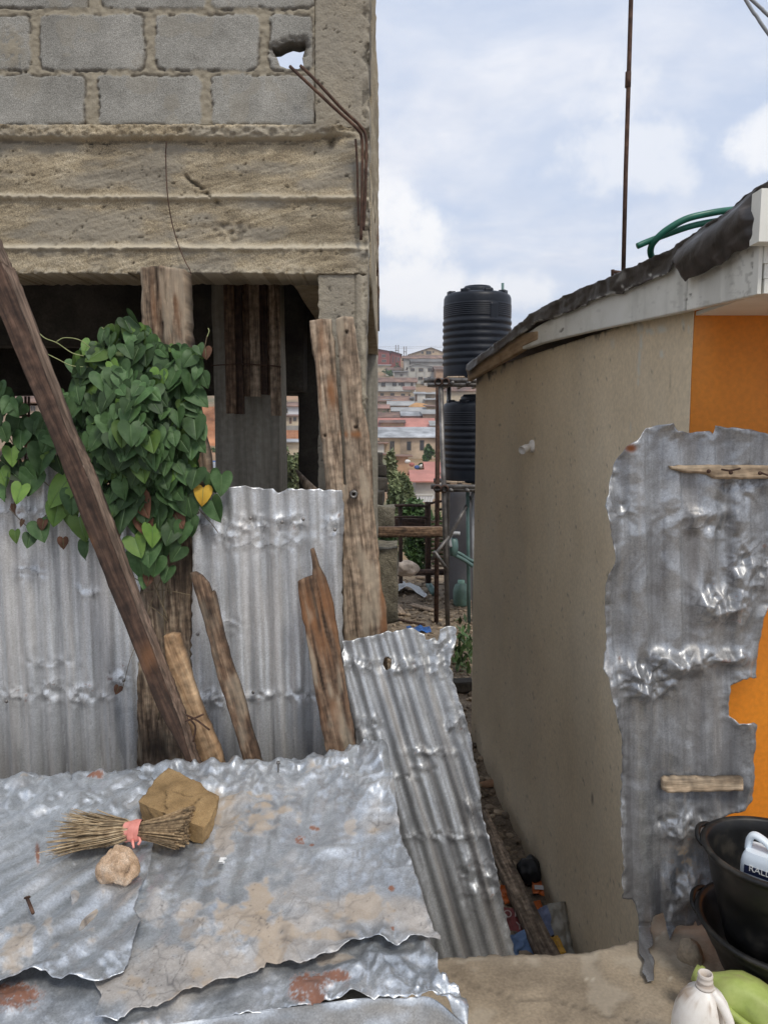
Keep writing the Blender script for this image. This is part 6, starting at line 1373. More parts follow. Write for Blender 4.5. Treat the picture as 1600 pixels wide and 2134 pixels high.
sd = empty('tank_stand', at(925, 1310, 9.5), 'tall scaffold of steel pipes carrying the two black water tanks', 'tank stand')
def sp(name, a, b_, r=0.026, m='steel'): return MB().add(*tube([a, (a + b_) / 2, b_], r, 12)).build(name, M[m], sd)
zt = zu - 0.03; zm = zl - 0.03
g0 = -1.0
def xat(px, Y): return at(px, 1000, Y)[0]
sp('leg', np.array([xat(911, 9.75), 9.75, g0]), np.array([xat(911, 9.75), 9.75, zt]), 0.030, 'rust')
sp('leg', np.array([xat(936, 9.5), 9.5, g0]), at(918, 806, 9.5), 0.030)
sp('leg', np.array([TX + 0.55, 9.5, g0]), np.array([TX + 0.55, 9.5, zt]), 0.03)
sp('leg', np.array([TX - 0.30, 10.6, g0]), np.array([TX - 0.30, 10.6, zt]), 0.03); sp('leg', np.array([TX + 0.55, 10.6, g0]), np.array([TX + 0.55, 10.6, zt]), 0.03)
for z in (zt, zm):
    x0 = xat(882 if z == zt else 898, 9.5)
    sp('crossbar', np.array([x0, 9.52, z + 0.0]), np.array([TX + 0.7, 9.52, z]), 0.030); sp('crossbar', np.array([x0 + 0.05, 9.62, z - 0.05]), np.array([TX + 0.7, 9.62, z - 0.05]), 0.026)
    sp('crossbar', np.array([x0 + 0.1, 10.55, z]), np.array([TX + 0.7, 10.55, z]), 0.03)
    for k in range(5): sp('bearer', np.array([TX - 0.36 + 0.2 * k, 9.35, z - 0.035]), np.array([TX - 0.36 + 0.2 * k, 10.75, z - 0.035]), 0.022)
    V, F = rbox(TX - 0.40, TX + 0.5, 9.62, 10.5, z + 0.031, z + 0.028 + 0.03, 0.1, 0.004, 3); g = np.stack([V[:, 1], V[:, 0], 0 * V[:, 0]], 1)
    MB().add(V, F, grain=g).build('deck', M['wood_grey'], sd)
    for x_ in (911, 926):
        p = np.array([xat(x_, 9.48), 9.47, z - 0.02]); V, F = lathe([(0.036, -0.04), (0.05, -0.03), (0.05, 0.03), (0.036, 0.04)], (0, 0, 0), 14); V = np.stack([V[:, 0], V[:, 2], V[:, 1]], 1) + p
        MB().add(V, F).build('coupler', M['rust'], sd)
sp('brace', at(935, 1120, 9.5), at(992, 1018, 9.9), 0.024); sp('brace', at(900, 1165, 9.4), at(935, 1118, 9.5), 0.022); sp('brace', at(905, 1150, 9.3), at(930, 1185, 9.4), 0.022)
pg = empty('water_pipes', at(975, 1300, 9.7), 'green water pipes and valve running down below the lower tank', 'pipes')
MB().add(*tube([at(974, 1015, 9.75), at(975, 1150, 9.75), at(977, 1305, 9.75)], 0.024, 10)).build('downpipe', M['pipe_green'], pg)
MB().add(*tube([at(984, 1015, 9.8), at(986, 1300, 9.8)], 0.018, 10)).build('downpipe', M['pvc_grey'], pg)
MB().add(*tube(curve([at(x, y, 9.6) for x, y in ((940, 1150), (950, 1158), (968, 1168), (985, 1180))], 16), 0.026, 10)).build('outlet_pipe', M['pipe_green'], pg)
MB().add(*tube(curve([at(x, y, 9.65) for x, y in ((948, 1150), (960, 1155), (975, 1165), (990, 1172))], 16), 0.024, 10)).build('outlet_pipe', M['pipe_green'], pg)
MB().add(*tube(curve([at(x, y, 9.55) for x, y in ((938, 1140), (936, 1122), (942, 1112), (958, 1112))], 16), 0.026, 10)).build('elbow', M['pvc_grey'], pg)
V, F = lathe([(0.02, -0.12), (0.05, -0.10), (0.06, 0.0), (0.05, 0.10), (0.02, 0.12)], at(945, 1140, 9.6), 14); MB().add(V, F).build('valve', M['pipe_green'], pg)
MB().add(*rbox(xat(934, 11.0), 2.6, 11.0, 11.2, -1.3, at(960, 1016, 11.0)[2], 0.15, 0.01, 4)).build('grey_wall', flat('grey_render', (0.15, 0.145, 0.15), .9, .12, 2))
tag(bpy.data.objects['grey_wall'], 'plain grey rendered wall behind the legs of the tank stand', 'wall')
# rough rail fence
rf = empty('rail_fence', at(850, 1190, 11.5), 'rough dark timber rail fence with a low board at the back of the yard', 'fence')
def rail(name, px0, y0, px1, y1, Y, r, m='wood_dark'):
    a_, b_ = at(px0, y0, Y), at(px1, y1, Y); V, F = tube([a_, (a_ + b_) / 2 + (0, 0, 0.01), b_], r, 6); g = np.stack([V[:, 2], V[:, 0], V[:, 1]], 1) if abs(px1 - px0) > abs(y1 - y0) else V[:, [0, 2, 1]]
    return MB().add(V, F, grain=g).build(name, M[m], rf)
for x, y0 in ((834, 1052), (889, 1046), (893, 1046)): rail('post', x, y0, x + 1, 1215, 11.5, 0.035)
rail('rail', 812, 1054, 889, 1055, 11.45, 0.024); rail('rail', 893, 1050, 926, 1044, 11.45, 0.02); rail('rail', 820, 1078, 890, 1079, 11.45, 0.02); rail('rail', 800, 1196, 935, 1192, 11.3, 0.05); rail('rail', 905, 1066, 928, 1060, 11.4, 0.02)
a_, b_ = at(822, 1100, 11.6), at(886, 1081, 11.6); V, F, g = grain_box(a_[0], b_[0], 11.6, 11.65, a_[2], b_[2], 3); MB().add(V, F, grain=g[:, [1, 0, 2]]).build('board', M['wood_dark'], rf)
for k in range(11):
    y = 1088 + k * 9.2; rail('slat', 898 + (k % 3), y, 931, y - 1, 11.4 + 0.02 * (k % 2), 0.022, 'wood_grey')
# scraps on the yard floor
def yard_sheet():
    poly = [(796, 1240), (812, 1224), (842, 1218), (846, 1224), (852, 1220), (872, 1222), (890, 1240), (884, 1246), (862, 1232), (846, 1230), (822, 1238), (800, 1248)]
    def f(V, u, v, px, py, edge): return 0.03 * (crease(u * 4, v * 4, 3) - 0.5) + 0.06 * np.exp(-((px - 846) / 16) ** 2), {'dirt': 0.2 * fbm(u * 4, v * 4, 3, 3)}
    z = ground_z(0.3, 10.5)
    V, F, A = patch(poly, Floor(float(z) + 0.10), 1.2, f, thick=0.004); tag(MB().add(V, F, **A).build('scrap_sheet', M['zinc_fence']), 'bent scrap of zinc sheet lying on the back yard earth', 'metal sheet')
yard_sheet()
V, F = rock_mesh(0.13, 21, 4, 0.7, (1.15, 0.6, 0.75), 1.3); tag(MB().add(V + at(846, 1184, 10.6), F).build('sack', flat('dusty_sack', (0.48, 0.40, 0.33), .9, .2, 10)), 'crumpled pale sack propped in front of the rail fence', 'sack')
tag(MB().add(*tube([on_ground(893, 1218, 0.08), on_ground(904, 1236, 0.05)], 0.05, 12)).build('pipe_offcut', M['pipe_green']), 'short green pipe offcut lying left of the tank legs', 'pipe')
c = on_ground(960, 1262, 0.0); dr = empty('plastic_drum', c, 'small green plastic drum at the foot of the tank stand', 'drum')
V, F = lathe([(0.0001, 0), (0.09, 0), (0.11, 0.03), (0.115, 0.22), (0.09, 0.30), (0.05, 0.33)], c, 24); MB().add(V, F).build('body', flat('dull_green_plastic', (0.10, 0.17, 0.14), .5, .2, 8), dr)
V, F = lathe([(0.05, 0.325), (0.05, 0.37), (0.0001, 0.375)], c, 18); MB().add(V, F).build('cap', flat('green_cap', (0.22, 0.38, 0.30), .5, .1, 8), dr)
wrapper('crumpled blue plastic on the earth above the leaning sheet', 872, 1312, 0.30, 0.16, flat('blue_film', (0.03, 0.11, 0.34), .4, .25, 12), 0.1, 'plastic_sheet', 0.2, 0.03, 0.02, 'plastic sheet', 13)
V, F = tube([on_ground(818, 1288, 0.02), on_ground(850, 1296, 0.03), on_ground(885, 1302, 0.02)], 0.018, 8); tag(MB().add(V, F, grain=V[:, [1, 0, 2]]).build('stick', M['wood_dark']), 'dark stick lying on the yard earth', 'stick')

# ---------------------------------------------------------------- foliage
def crown(mb, c, rad, n, size, seed, clumps=14):
    g = np.random.default_rng(seed); c = np.array(c, float); rad = np.array(rad, float)
    cs = []
    for k in range(clumps):
        d = g.normal(size=3); d /= np.linalg.norm(d); cs.append((c + d * rad * g.uniform(0.25, 0.85), rad * g.uniform(0.22, 0.48)))
    cid = g.integers(0, clumps, n); u = g.normal(size=(n, 3)); u /= np.linalg.norm(u, axis=1)[:, None]
    P = np.array([cs[i][0] for i in cid]) + u * np.array([cs[i][1] for i in cid]) * (g.random(n) ** 0.33)[:, None]
    N_ = g.normal(size=(n, 3)) + (0, 0, 0.7); N_ /= np.linalg.norm(N_, axis=1)[:, None]
    A_ = np.cross(N_, g.normal(size=(n, 3))); A_ /= np.linalg.norm(A_, axis=1)[:, None] + 1e-9; B_ = np.cross(N_, A_)
    s_ = size * g.uniform(0.5, 1.3, n)[:, None]
    V = np.stack([P - A_ * s_ * .45, P - B_ * s_, P + A_ * s_ * .45, P + B_ * s_], 1).reshape(-1, 3)
    F = np.arange(4 * n).reshape(n, 4); cv = g.random(clumps)
    mb.add(V, F, var=np.repeat(np.clip(0.6 * cv[cid] + 0.4 * g.random(n), 0, 1), 4))
def bush(name, label, cat, px, y_top, y_bot, Y, wpx, n, size, mtl, seed, group=None, trunk=True):
    top, bot = at(px, y_top, Y), at(px, y_bot, Y); w = wpx / 1600 * Y / 2
    root = empty(name, bot, label, cat, group); mb = MB(); c = (top + bot) / 2 + (0, 0, (top[2] - bot[2]) * 0.08)
    crown(mb, c, (w, w, (top[2] - bot[2]) / 2 * 0.92), n, size, seed, 16); mb.build('crown', mtl, root, smooth=False)
    t = MB(); g = np.random.default_rng(seed)
    for k in range(4):
        e = c + (g.normal(0, w * .4), g.normal(0, w * .4), g.uniform(-.1, .6) * (top[2] - bot[2]) * .4); t.add(*tube(curve([bot - (0, 0, .3), (bot + e) / 2 + (g.normal(0, w * .1), 0, 0), e], 8), [0.03 * w + 0.01] * 4 + [0.02 * w + 0.006] * 4, 6))
    t.build('trunk', M['bark'], root); return root
bush('shrub', 'tall pale dusty shrub rising behind the rail fence', 'shrub', 826, 955, 1190, 16.0, 64, 5200, 0.075, M['crown_dry'], 4)
bush('shrub', 'low bright green shrub showing through the rails of the fence', 'shrub', 862, 1045, 1215, 13.2, 80, 4200, 0.07, M['crown'], 6)
bush('shrub', 'light-flecked shrub to the right of the tall dusty one', 'shrub', 852, 1000, 1160, 15.0, 44, 2600, 0.07, M['crown_dry'], 9)
bush('shrub', 'small dark shrub by the slats beside the tank stand', 'shrub', 912, 1060, 1215, 12.6, 40, 2200, 0.06, M['crown'], 10)
bush('shrub', 'dark shrub filling the gap left of the fence posts', 'shrub', 812, 1085, 1215, 12.4, 50, 2400, 0.06, M['crown'], 12)
bush('shrub', 'white-flecked shrub seen through the gap beside the inner column', 'shrub', 600, 940, 1060, 20.0, 70, 3000, 0.09, M['crown_dry'], 14)
bush('tree', 'round young green tree in front of the stone-walled house', 'tree', 891, 925, 968, 84.0, 27, 2600, 0.20, M['crown'], 21)

# ================================================================== THE TOWN ON THE HILL
W_ = {k: flat('wall_' + k, c, .95, v, 0.5) for k, c, v in (('redbrown', (0.26, 0.075, 0.06), .12), ('cream', (0.50, 0.42, 0.30), .15), ('pale', (0.52, 0.50, 0.45), .12), ('tan', (0.46, 0.35, 0.23), .18), ('white', (0.66, 0.66, 0.66), .08), ('stone', (0.36, 0.28, 0.20), .28), ('grey', (0.33, 0.31, 0.28), .2), ('mud', (0.42, 0.27, 0.17), .2), ('green', (0.42, 0.46, 0.30), .1))}
Rf = {k: flat('roof_' + k, c, .75, v, 0.6) for k, c, v in (('rust', (0.165, 0.095, 0.065), .40), ('brown', (0.24, 0.13, 0.10), .25), ('grey', (0.30, 0.30, 0.29), .18), ('silver', (0.32, 0.33, 0.34), .35), ('salmon', (0.43, 0.18, 0.14), .12), ('dark', (0.12, 0.11, 0.10), .2))}
def house(label, px0, px1, yt, yb, Y, D, wall, roof, kind_, yr, wins=(), cat='house', over=0.5, drop=3.0, doors=(), apex=None, cols=(), chim=None, group='houses on the hillside'):
    a_, b_ = at(px0, yb, Y), at(px1, yt, Y); x0, x1, z0, z1 = a_[0], b_[0], a_[2], b_[2]
    root = empty('hill_house', ((x0 + x1) / 2, Y + D / 2, z0), label, cat, group)
    V, F = box(x0, x1, Y, Y + D, z0 - drop, z1); MB().add(V, F).build('wall', W_[wall], root, smooth=False)
    e = over; t = 0.12
    if kind_ == 'long':            # ridge along the street
        zr = at(px0, yr, Y + D / 2)[2]; Ym = Y + D / 2; s_ = (zr - z1) / (D / 2)
        pr = [(Y - e, z1 - e * s_ + 0.02), (Ym, zr + 0.02), (Y + D + e, z1 - e * s_ + 0.02)]
        V = [(x, y, z + dz) for x in (x0 - e, x1 + e) for y, z in pr for dz in (0, t)]
        F = [(0, 2, 8, 6), (2, 4, 10, 8), (1, 7, 9, 3), (3, 9, 11, 5), (0, 1, 3, 2), (2, 3, 5, 4), (6, 8, 9, 7), (8, 10, 11, 9), (0, 6, 7, 1), (4, 5, 11, 10)]
        MB().add(V, F).build('roof', Rf[roof], root, smooth=False)
        V = [(x, y, z) for x in (x0, x1) for y, z in ((Y, z1), (Ym, zr), (Y + D, z1))]; MB().add(V, [(0, 1, 2), (3, 5, 4), (0, 3, 4, 1), (1, 4, 5, 2), (0, 2, 5, 3)]).build('gable', W_[wall], root, smooth=False)
    elif kind_ == 'gable':
        ap = at(apex if apex else (px0 + px1) / 2, yr, Y); zr = ap[2]; xa = ap[0]
        V = [(x, y, z + dz) for y in (Y - e, Y + D + e) for x, z in ((x0 - e, z1 - 0.15), (xa, zr), (x1 + e, z1 - 0.15)) for dz in (0.02, 0.02 + t)]
        F = [(0, 6, 8, 2), (2, 8, 10, 4), (1, 3, 9, 7), (3, 5, 11, 9), (0, 2, 3, 1), (2, 4, 5, 3), (6, 7, 9, 8), (8, 9, 11, 10), (0, 1, 7, 6), (4, 10, 11, 5)]
        MB().add(V, F).build('roof', Rf[roof], root, smooth=False)
        V = [(x, y, z) for y in (Y, Y + D) for x, z in ((x0, z1), (xa, zr), (x1, z1))]; MB().add(V, [(0, 2, 1), (3, 4, 5), (0, 1, 4, 3), (1, 2, 5, 4), (0, 3, 5, 2)]).build('gable', W_[wall], root, smooth=False)
    else:                          # a single slope rising to the back
        zr = at(px0, yr, Y + D)[2]
        V = [(x, y, z + dz) for x in (x0 - e, x1 + e) for y, z in ((Y - e, z1), (Y + D + e, zr)) for dz in (0.02, 0.02 + t)]
        F = [(0, 2, 6, 4), (1, 5, 7, 3), (0, 1, 3, 2), (4, 6, 7, 5), (0, 4, 5, 1), (2, 3, 7, 6)]
        MB().add(V, F).build('roof', Rf[roof], root, smooth=False)
        V, F = box(x0, x1, Y + 0.3, Y + D, z1, zr - 0.02); V[:, 2] = np.where(V[:, 2] > z1 + 0.01, np.interp(V[:, 1], [Y, Y + D], [z1, zr]), V[:, 2]); MB().add(V, F).build('gable', W_[wall], root, smooth=False)
    for (wx0, wx1, wy0, wy1) in wins:
        a2, b2 = at(wx0, wy1, Y), at(wx1, wy0, Y); fw = min(0.14, (b2[0] - a2[0]) * 0.14)
        m_ = MB()
        for bx in ((a2[0] - fw, b2[0] + fw, a2[2] - fw, a2[2]), (a2[0] - fw, b2[0] + fw, b2[2], b2[2] + fw), (a2[0] - fw, a2[0], a2[2], b2[2]), (b2[0], b2[0] + fw, a2[2], b2[2]), ((a2[0] + b2[0]) / 2 - fw * .35, (a2[0] + b2[0]) / 2 + fw * .35, a2[2], b2[2])):
            V, F = box(bx[0], bx[1], Y - 0.10, Y - 0.002, bx[2], bx[3]); m_.add(V, F)
        wo_ = m_.build('window', M['frame'], root, smooth=False)
        V, F = box(a2[0], b2[0], Y - 0.03, Y - 0.004, a2[2], b2[2]); MB().add(V, F).build('pane', M['glass_dark'], wo_, smooth=False)
    for (wx0, wx1, wy0, wy1) in doors:
        a2, b2 = at(wx0, wy1, Y), at(wx1, wy0, Y); V, F = box(a2[0], b2[0], Y - 0.04, Y - 0.003, a2[2], b2[2]); MB().add(V, F).build('door', flat('brown_door', (0.13, 0.075, 0.045), .8, .15), root, smooth=False)
    for (cx0, cx1, cy0, cy1) in cols:
        a2, b2 = at(cx0, cy1, Y - 0.3), at(cx1, cy0, Y - 0.3); V, F = box(a2[0], b2[0], Y - 0.5, Y - 0.15, a2[2], b2[2]); MB().add(V, F).build('pillar', W_[wall], root, smooth=False)
    return root
house('tall red-brown house at the left of the hilltop', 786, 812, 732, 760, 262, 18, 'redbrown', 'dark', 'gable', 728, [(796, 803, 739, 744), (796, 804, 750, 754)], apex=788)
house('narrow rust-stained wing right of the red-brown house', 813, 835, 738, 762, 266, 16, 'redbrown', 'dark', 'gable', 732, [(818, 820, 742, 756), (824, 826, 744, 758), (829, 832, 745, 752)], apex=815)
house('blank cream block below the red-brown house', 787, 813, 762, 785, 250, 8, 'cream', 'grey', 'mono', 760.5)
house('tan gabled house highest on the hill', 852, 935, 739, 752, 285, 16, 'tan', 'dark', 'gable', 724.5, [(878, 882, 733, 737), (888, 898, 732, 738), (901, 904, 732, 735)], apex=898)
house('low rust-roofed row below the tan hilltop house', 866, 930, 747, 756, 262, 10, 'cream', 'rust', 'long', 741)
house('house with a patched brown roof left of the tan one', 842, 874, 747, 757, 252, 9, 'grey', 'rust', 'long', 742)
house('low grey house roofed with dark sheets on the upper hill', 858, 930, 754, 760, 238, 9, 'grey', 'dark', 'long', 749)
house('two-storey pale house with three upper windows and a slanting grey roof', 851, 905, 765, 800, 215, 11, 'pale', 'grey', 'gable', 758, [(856, 863, 768, 773), (873, 881, 768, 774), (892, 899, 768, 774), (872, 880, 786, 791), (891, 897, 786, 792)], apex=870, cols=[(850, 852, 762, 798), (868, 869.4, 765, 798), (885, 886.4, 765, 798), (903, 905, 764, 798)])
house('grey half-built block left of the pale two-storey house', 822, 848, 776, 792, 210, 9, 'grey', 'dark', 'mono', 774, [(834, 839, 780, 784)])
house('long pale house under a maroon roof with a row of windows', 786, 866, 796, 815, 185, 10, 'pale', 'rust', 'long', 788, [(795, 802, 798, 805), (818, 825, 798, 804), (831, 835, 799, 803), (836, 842, 798, 805), (856, 860, 798, 804)])
house('tan lower storey in front of the long pale house', 787, 851, 816, 826, 178, 5, 'tan', 'grey', 'mono', 815, [(793, 799, 820, 825), (814, 821, 820, 825), (836, 843, 821, 825)])
house('low house with a rust-red patched roof below the tan storey', 790, 852, 836, 841, 166, 8, 'stone', 'rust', 'long', 826)
house('little white-fronted shack beside the orange sand heap', 865, 886, 821, 838, 160, 6, 'pale', 'silver', 'mono', 818, [], 'shack', 0.3, doors=[(864.5, 869, 822, 836)])
house('long low house under a plain grey roof', 811, 860, 845, 851, 156, 8, 'stone', 'grey', 'long', 837)
house('small brown-roofed hut left of the grey roof', 780, 807, 851, 857, 150, 7, 'stone', 'brown', 'long', 844, cat='hut')
house('wide low house under a second grey roof, nearer than the first', 820, 888, 857, 863, 143, 8, 'stone', 'grey', 'long', 850)
house('long low house with a rusty roof patched with white sheets', 780, 895, 870, 876, 134, 8, 'stone', 'rust', 'long', 861)
o = house('broad house under a smooth salmon-pink roof', 780, 906, 897, 908, 122, 12, 'pale', 'salmon', 'long', 873, over=0.3)
house('roofless tan walls on the slope right of the shack', 886, 906, 822, 842, 165, 6, 'stone', 'grey', 'mono', 819, [(892, 896, 828, 834)])
house('terraced tan house between the grey roofs and the steel stand', 892, 935, 848, 880, 138, 8, 'tan', 'rust', 'mono', 845, [(900, 905, 855, 862), (915, 920, 855, 862)])
house('mud-walled house right of the pale two-storey one, behind the tank', 908, 1000, 770, 800, 205, 10, 'mud', 'rust', 'long', 764)
house('cream house behind the lower tank', 925, 1010, 815, 860, 150, 9, 'cream', 'rust', 'long', 806)
near = house('crumbling stone-walled house under a pale sheet roof with three tall openings', 790, 940, 911, 956, 95, 9, 'tan', 'silver', 'long', 892, [(813, 821, 920, 937), (848, 856, 921, 938), (875, 883, 918, 938)], over=0.45)
sw_ = at(834, 956, 95), at(940, 913, 95); V, F = box(sw_[0][0], sw_[1][0], 94.93, 94.996, sw_[0][2], sw_[1][2] - 0.05)
MB().add(V, F).build('stone_facing', W_['stone'], near, smooth=False)['label'] = 'bare stone facing right of the plastered bay'
for wx in ((848, 856, 921, 938), (875, 883, 918, 938)):
    a2, b2 = at(wx[0], wx[3], 94.9), at(wx[1], wx[2], 94.9); V, F = box(a2[0], b2[0], 94.88, 94.925, a2[2], b2[2]); MB().add(V, F).build('opening', M['glass_dark'], near, smooth=False)
house('small white-plastered house left of the stone-walled one', 776, 800, 925, 952, 92, 6, 'pale', 'rust', 'mono', 921)
house('pale green privy with a flat rusty top', 797, 805, 948, 975, 80, 3, 'green', 'rust', 'mono', 946.5, cat='privy', over=0.7)
house('long mud wall house below the stone one', 806, 850, 952, 975, 84, 4, 'mud', 'rust', 'mono', 950)
house('small house under a salmon roof, nearest in the valley', 866, 908, 1003, 1032, 68, 8, 'grey', 'salmon', 'long', 982, over=0.5)
house('salmon-roofed annex rising behind the nearest valley house', 893, 935, 985, 1010, 74, 6, 'pale', 'salmon', 'long', 965, over=0.4)
a_, b_ = at(866, 1046, 60), at(902, 1030, 60); bl_ = empty('balustrade', at(884, 1046, 60), 'pale concrete balustrade in the valley below the salmon roof', 'balustrade')
V, F = box(a_[0], b_[0], 60, 60.25, b_[2] - 0.12, b_[2]); MB().add(V, F).build('handrail', W_['pale'], bl_, smooth=False)
for k in range(6):
    V, F = box(-0.09, 0.09, 0, 0.14, 0, (b_[2] - a_[2]) - 0.12); V[:, 0] += np.where(V[:, 2] > 0.01, 0.12, 0); MB().add(V + (a_[0] + 0.12 + 0.22 * k, 60.05, a_[2]), F).build('baluster', W_['white'], bl_, smooth=False)
g = np.random.default_rng(123)
for k in range(30):                                        # the small shacks crowded between the houses
    y_ = g.uniform(96, 250); z_ = float(np.interp(y_, prof_Y, prof_z)); px_ = g.uniform(786, 1010); x_ = (px_ - 800) / 1600 * y_ * 1.005
    w_, h_, d_ = g.uniform(2.2, 5.0), g.uniform(1.6, 2.8), g.uniform(2.5, 4)
    root = empty('hill_shack', (x_, y_, z_), 'tiny tin-roofed shack crowded among the hillside houses', 'shack', 'tiny shacks between the hillside houses')
    V, F = box(x_, x_ + w_, y_, y_ + d_, z_ - 2, z_ + h_); MB().add(V, F).build('wall', W_[['tan', 'stone', 'grey', 'mud', 'cream', 'pale'][int(g.integers(0, 6))]], root, smooth=False)
    V, F = box(x_ - .3, x_ + w_ + .3, y_ - .4, y_ + d_ + .3, z_ + h_, z_ + h_ + 0.1); V[:, 2] += np.where(V[:, 1] > y_ + 1, g.uniform(0.3, 0.9), 0); MB().add(V, F).build('roof', Rf[['rust', 'brown', 'grey', 'silver', 'rust', 'dark'][int(g.integers(0, 6))]], root, smooth=False)
    V, F = box(x_ + w_ * .3, x_ + w_ * .3 + 0.8, y_ - .03, y_ - .002, z_, z_ + min(1.5, h_ * .8)); MB().add(V, F).build('door', M['glass_dark'], root, smooth=False)
# heap of orange sand by the shack
p = at(874, 849, 150); V, F = rock_mesh(1.0, 31, 3, 0.3, (2.0, 1.6, 0.95)); tag(MB().add(V + p + (0, 0, -0.1), F).build('sand_heap', flat('orange_sand', (0.48, 0.27, 0.12), .95, .15, 1)), 'heap of orange sand in front of the little shack', 'sand heap')
# washing and oddments below the stone house
for k, (x, y, c, lb) in enumerate(((849, 962, (.7, .68, .64), 'white bundle of washing below the stone house'), (868, 974, (.05, .10, .28), 'blue drum below the stone house'), (878, 972, (.6, .58, .52), 'pale basin beside the blue drum below the stone house'), (858, 968, (.45, .16, .13), 'red bundle between the washing and the blue drum'))):
    V, F = rock_mesh(0.24, 40 + k, 2, 0.5, (1.2, 0.8, 0.9)); tag(MB().add(V + at(x, y, 79), F).build('bundle' if k in (0, 3) else 'drum' if k == 1 else 'basin', flat('oddment_' + 'abcd'[k], c, .8, .15)), lb, 'bundle' if k in (0, 3) else 'drum' if k == 1 else 'basin')
V, F = rbox(at(797, 783, 248)[0], at(814, 783, 248)[0], 247, 248.5, at(800, 783.5, 248)[2], at(800, 778, 248)[2], 0.6, 0.1, 3); tag(MB().add(V, F).build('blue_drums', flat('blue_drum', (0.06, 0.20, 0.36), .6, .25, 1.5)), 'row of blue drums below the red-brown hilltop house', 'drums')
for k, (x0, x1, yt) in enumerate(((824.5, 830, 719), (841.5, 846.5, 722))):
    py_ = empty('power_pole', at(x0, 742, 292), ('left' if k == 0 else 'right') + ' of the twin-legged power poles on the hilltop', 'power pole', 'twin-legged power poles')
    for x in (x0, x1): MB().add(*tube([at(x, yt, 292), at(x, 748, 292)], 0.16, 6)).build('leg', M['bark'], py_)
    MB().add(*tube([at(x0 - 1, yt + 11, 292), at(x1 + 1, yt + 11, 292)], 0.12, 6)).build('crossarm', M['bark'], py_)
w = MB()
for dy in (0, 3): w.add(*tube(curve([at(760, 720 + dy, 292), at(800, 722 + dy, 292), at(845, 723 + dy, 292), at(925, 721 + dy, 292)], 24), 0.03, 5))
tag(w.build('power_line', M['bark']), 'thin power line strung along the hilltop poles', 'power line')
# houses and banks seen through the dark ground floor
house('white two-storey house under a red roof, seen between the inner columns', 555, 650, 847, 868, 134, 9, 'white', 'rust', 'long', 839, [(594, 599, 852, 860), (625, 630, 852, 860)])
house('cream ground floor with doors in front of the white house', 560, 650, 868, 888, 126, 5, 'cream', 'rust', 'mono', 865, [(585, 590, 870, 877), (612, 617, 870, 877)], doors=[(603, 608, 870, 883)])
V, F = box(at(540, 900, 118)[0], at(660, 900, 118)[0], 118, 118.6, at(600, 904, 118)[2], at(600, 887, 118)[2]); tag(MB().add(V, F).build('retaining_wall', W_['grey'], smooth=False), 'grey retaining wall below the white house between the columns', 'wall')
house('small cream house under the retaining wall', 582, 640, 922, 945, 88, 6, 'cream', 'silver', 'mono', 917)
house('white-roofed shed seen between the vine and the inner column', 426, 475, 985, 1020, 60, 6, 'pale', 'silver', 'long', 966, cat='shed')
V, F = box(at(424, 966, 70)[0], at(470, 960, 70)[0], 70, 70.1, at(440, 968, 70)[2], at(440, 960, 70)[2]); tag(MB().add(V, F).build('blue_board', flat('blue_board', (0.05, 0.16, 0.45), .6, .1), smooth=False), 'blue board beyond the white-roofed shed', 'board')
house('brick-brown house behind the left vine, seen under the beam', -60, 96, 838, 880, 88, 8, 'stone', 'rust', 'long', 822, [(20, 32, 846, 858), (66, 74, 846, 856)])
# raw laterite bank and its bushes
def bank(px0, px1, yt, yb, Y, seed):
    a_, b_ = at(px0, yb, Y), at(px1, yt, Y); nx, nz = 60, 40
    gx, gz = np.meshgrid(np.linspace(a_[0], b_[0], nx), np.linspace(0, 1, nz)); zz = a_[2] - 2 + (b_[2] - a_[2] + 2) * gz
    yy = Y + gz * 4 + 2.2 * (fbm(gx * 0.35, zz * 0.35, 4, seed) - 0.5) + 0.8 * (crease(gx * 0.9, zz * 0.9, seed) - 0.5)
    V = np.stack([gx, yy, zz], -1).reshape(-1, 3); i = np.arange(nx * nz).reshape(nz, nx); F = np.stack([i[:-1, :-1], i[:-1, 1:], i[1:, 1:], i[1:, :-1]], -1).reshape(-1, 4)
    V2 = V + (0, 8, -2); o_ = MB().add(np.concatenate([V, V2]), np.concatenate([F, F[:, ::-1] + len(V)])).build('bank', flat('laterite', (0.44, 0.20, 0.10), .97, .3, 0.5)); tag(o_, kind='structure')
bank(-40, 500, 846, 960, 104, 3); bank(540, 690, 897, 925, 100, 7)
b = MB(); g = np.random.default_rng(77)
for k in range(330):
    y = g.uniform(58, 300); x = g.uniform(-0.62, 0.20) * y
    if 0 < x / y < 0.09 and g.random() < 0.75: continue
    r = g.uniform(0.7, 2.4) * (0.6 + y / 300); crown(b, (x, y, float(ground_z(x, y)) + r * 0.5), (r, r, r * 0.8), 90, 0.16 * r + 0.12, 500 + k, 5)
for k in range(60):
    y = g.uniform(285, 330); x = g.uniform(-0.6, -0.01) * y; r = g.uniform(2, 4); crown(b, (x, y, float(ground_z(x, y)) + r * 0.4), (r, r, r * 0.8), 120, 0.5, 900 + k, 6)
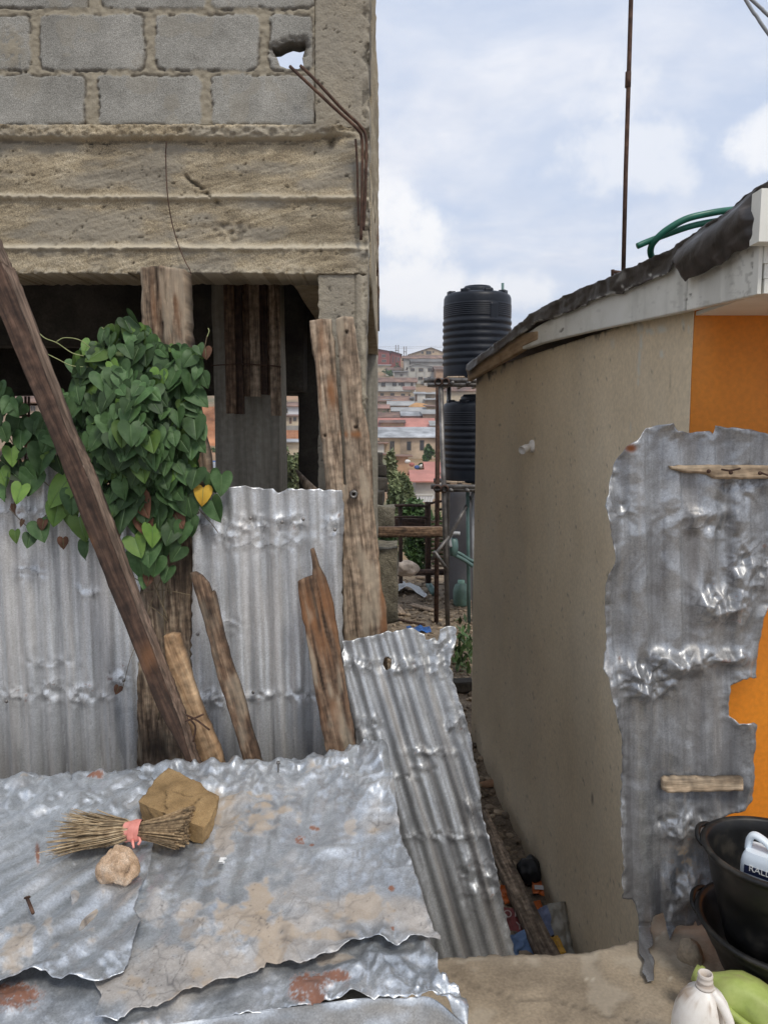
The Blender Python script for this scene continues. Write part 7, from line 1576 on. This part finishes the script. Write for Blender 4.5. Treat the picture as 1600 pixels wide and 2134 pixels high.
tag(b.build('hillside_bushes', M['crown'], origin=(0, 100, 0), smooth=False), 'scattered green bushes covering the hillside', 'bushes', kind='stuff')
# boards lying on the yard floor
for k, (x0, y0, x1, y1, lb) in enumerate(((858, 1262, 905, 1275, 'short grey board lying flat between the steps and the tank legs'), (822, 1262, 838, 1282, 'stub of board lying beside the split plank on the yard earth'), (868, 1204, 900, 1208, 'thin board lying at the foot of the rail fence'))):
    A0, A1 = on_ground(x0, y0, 0.03), on_ground(x1, y1, 0.03); d = A1 - A0; L = float(np.linalg.norm(d)); d = d / L; s_ = np.cross(d, [0, 0, 1.0]); s_ /= np.linalg.norm(s_)
    V, F = rbox(-0.05, 0.05, 0, L, 0, 0.03, 0.05, 0.003, k); gg = np.stack([V[:, 0], V[:, 1], 0 * V[:, 0]], 1)
    tag(MB().add(A0 + V[:, :1] * s_ + V[:, 1:2] * d + V[:, 2:] * np.array([0, 0, 1.0]), F, grain=gg).build('loose_board', M['wood_grey']), lb, 'board')
# iron grille in the rear opening
gr = empty('iron_grille', at(56, 910, 7.38), 'rusty iron bars standing in the rear opening behind the left vine', 'grille')
for x in (54, 61): MB().add(*tube([at(x, 826, 7.38), at(x, 1010, 7.38)], 0.012, 6)).build('bar', M['rust'], gr)
for y in (843, 866): MB().add(*tube([at(20, y, 7.36), at(120, y, 7.36)], 0.012, 6)).build('bar', M['rust'], gr)

# ---------------------------------------------------------------- the hazy air over the valley
V, F = box(-705, 705, -65, 1405, -60, 62)
hz_ = MB().add(V, F).build('haze', bpy.data.materials.new('haze_air'), smooth=False); hz_['kind'] = 'stuff'; hz_['label'] = 'pale haze hanging over the valley'
hm = hz_.data.materials[0]; hm.use_nodes = True; hn = hm.node_tree; hn.nodes.clear()
ho = hn.nodes.new('ShaderNodeOutputMaterial'); hv = hn.nodes.new('ShaderNodeVolumePrincipled'); hn.links.new(hv.outputs[0], ho.inputs['Volume'])
hv.inputs['Color'].default_value = (0.86, 0.89, 0.94, 1); hv.inputs['Density'].default_value = 0.0007; hv.inputs['Anisotropy'].default_value = 0.2
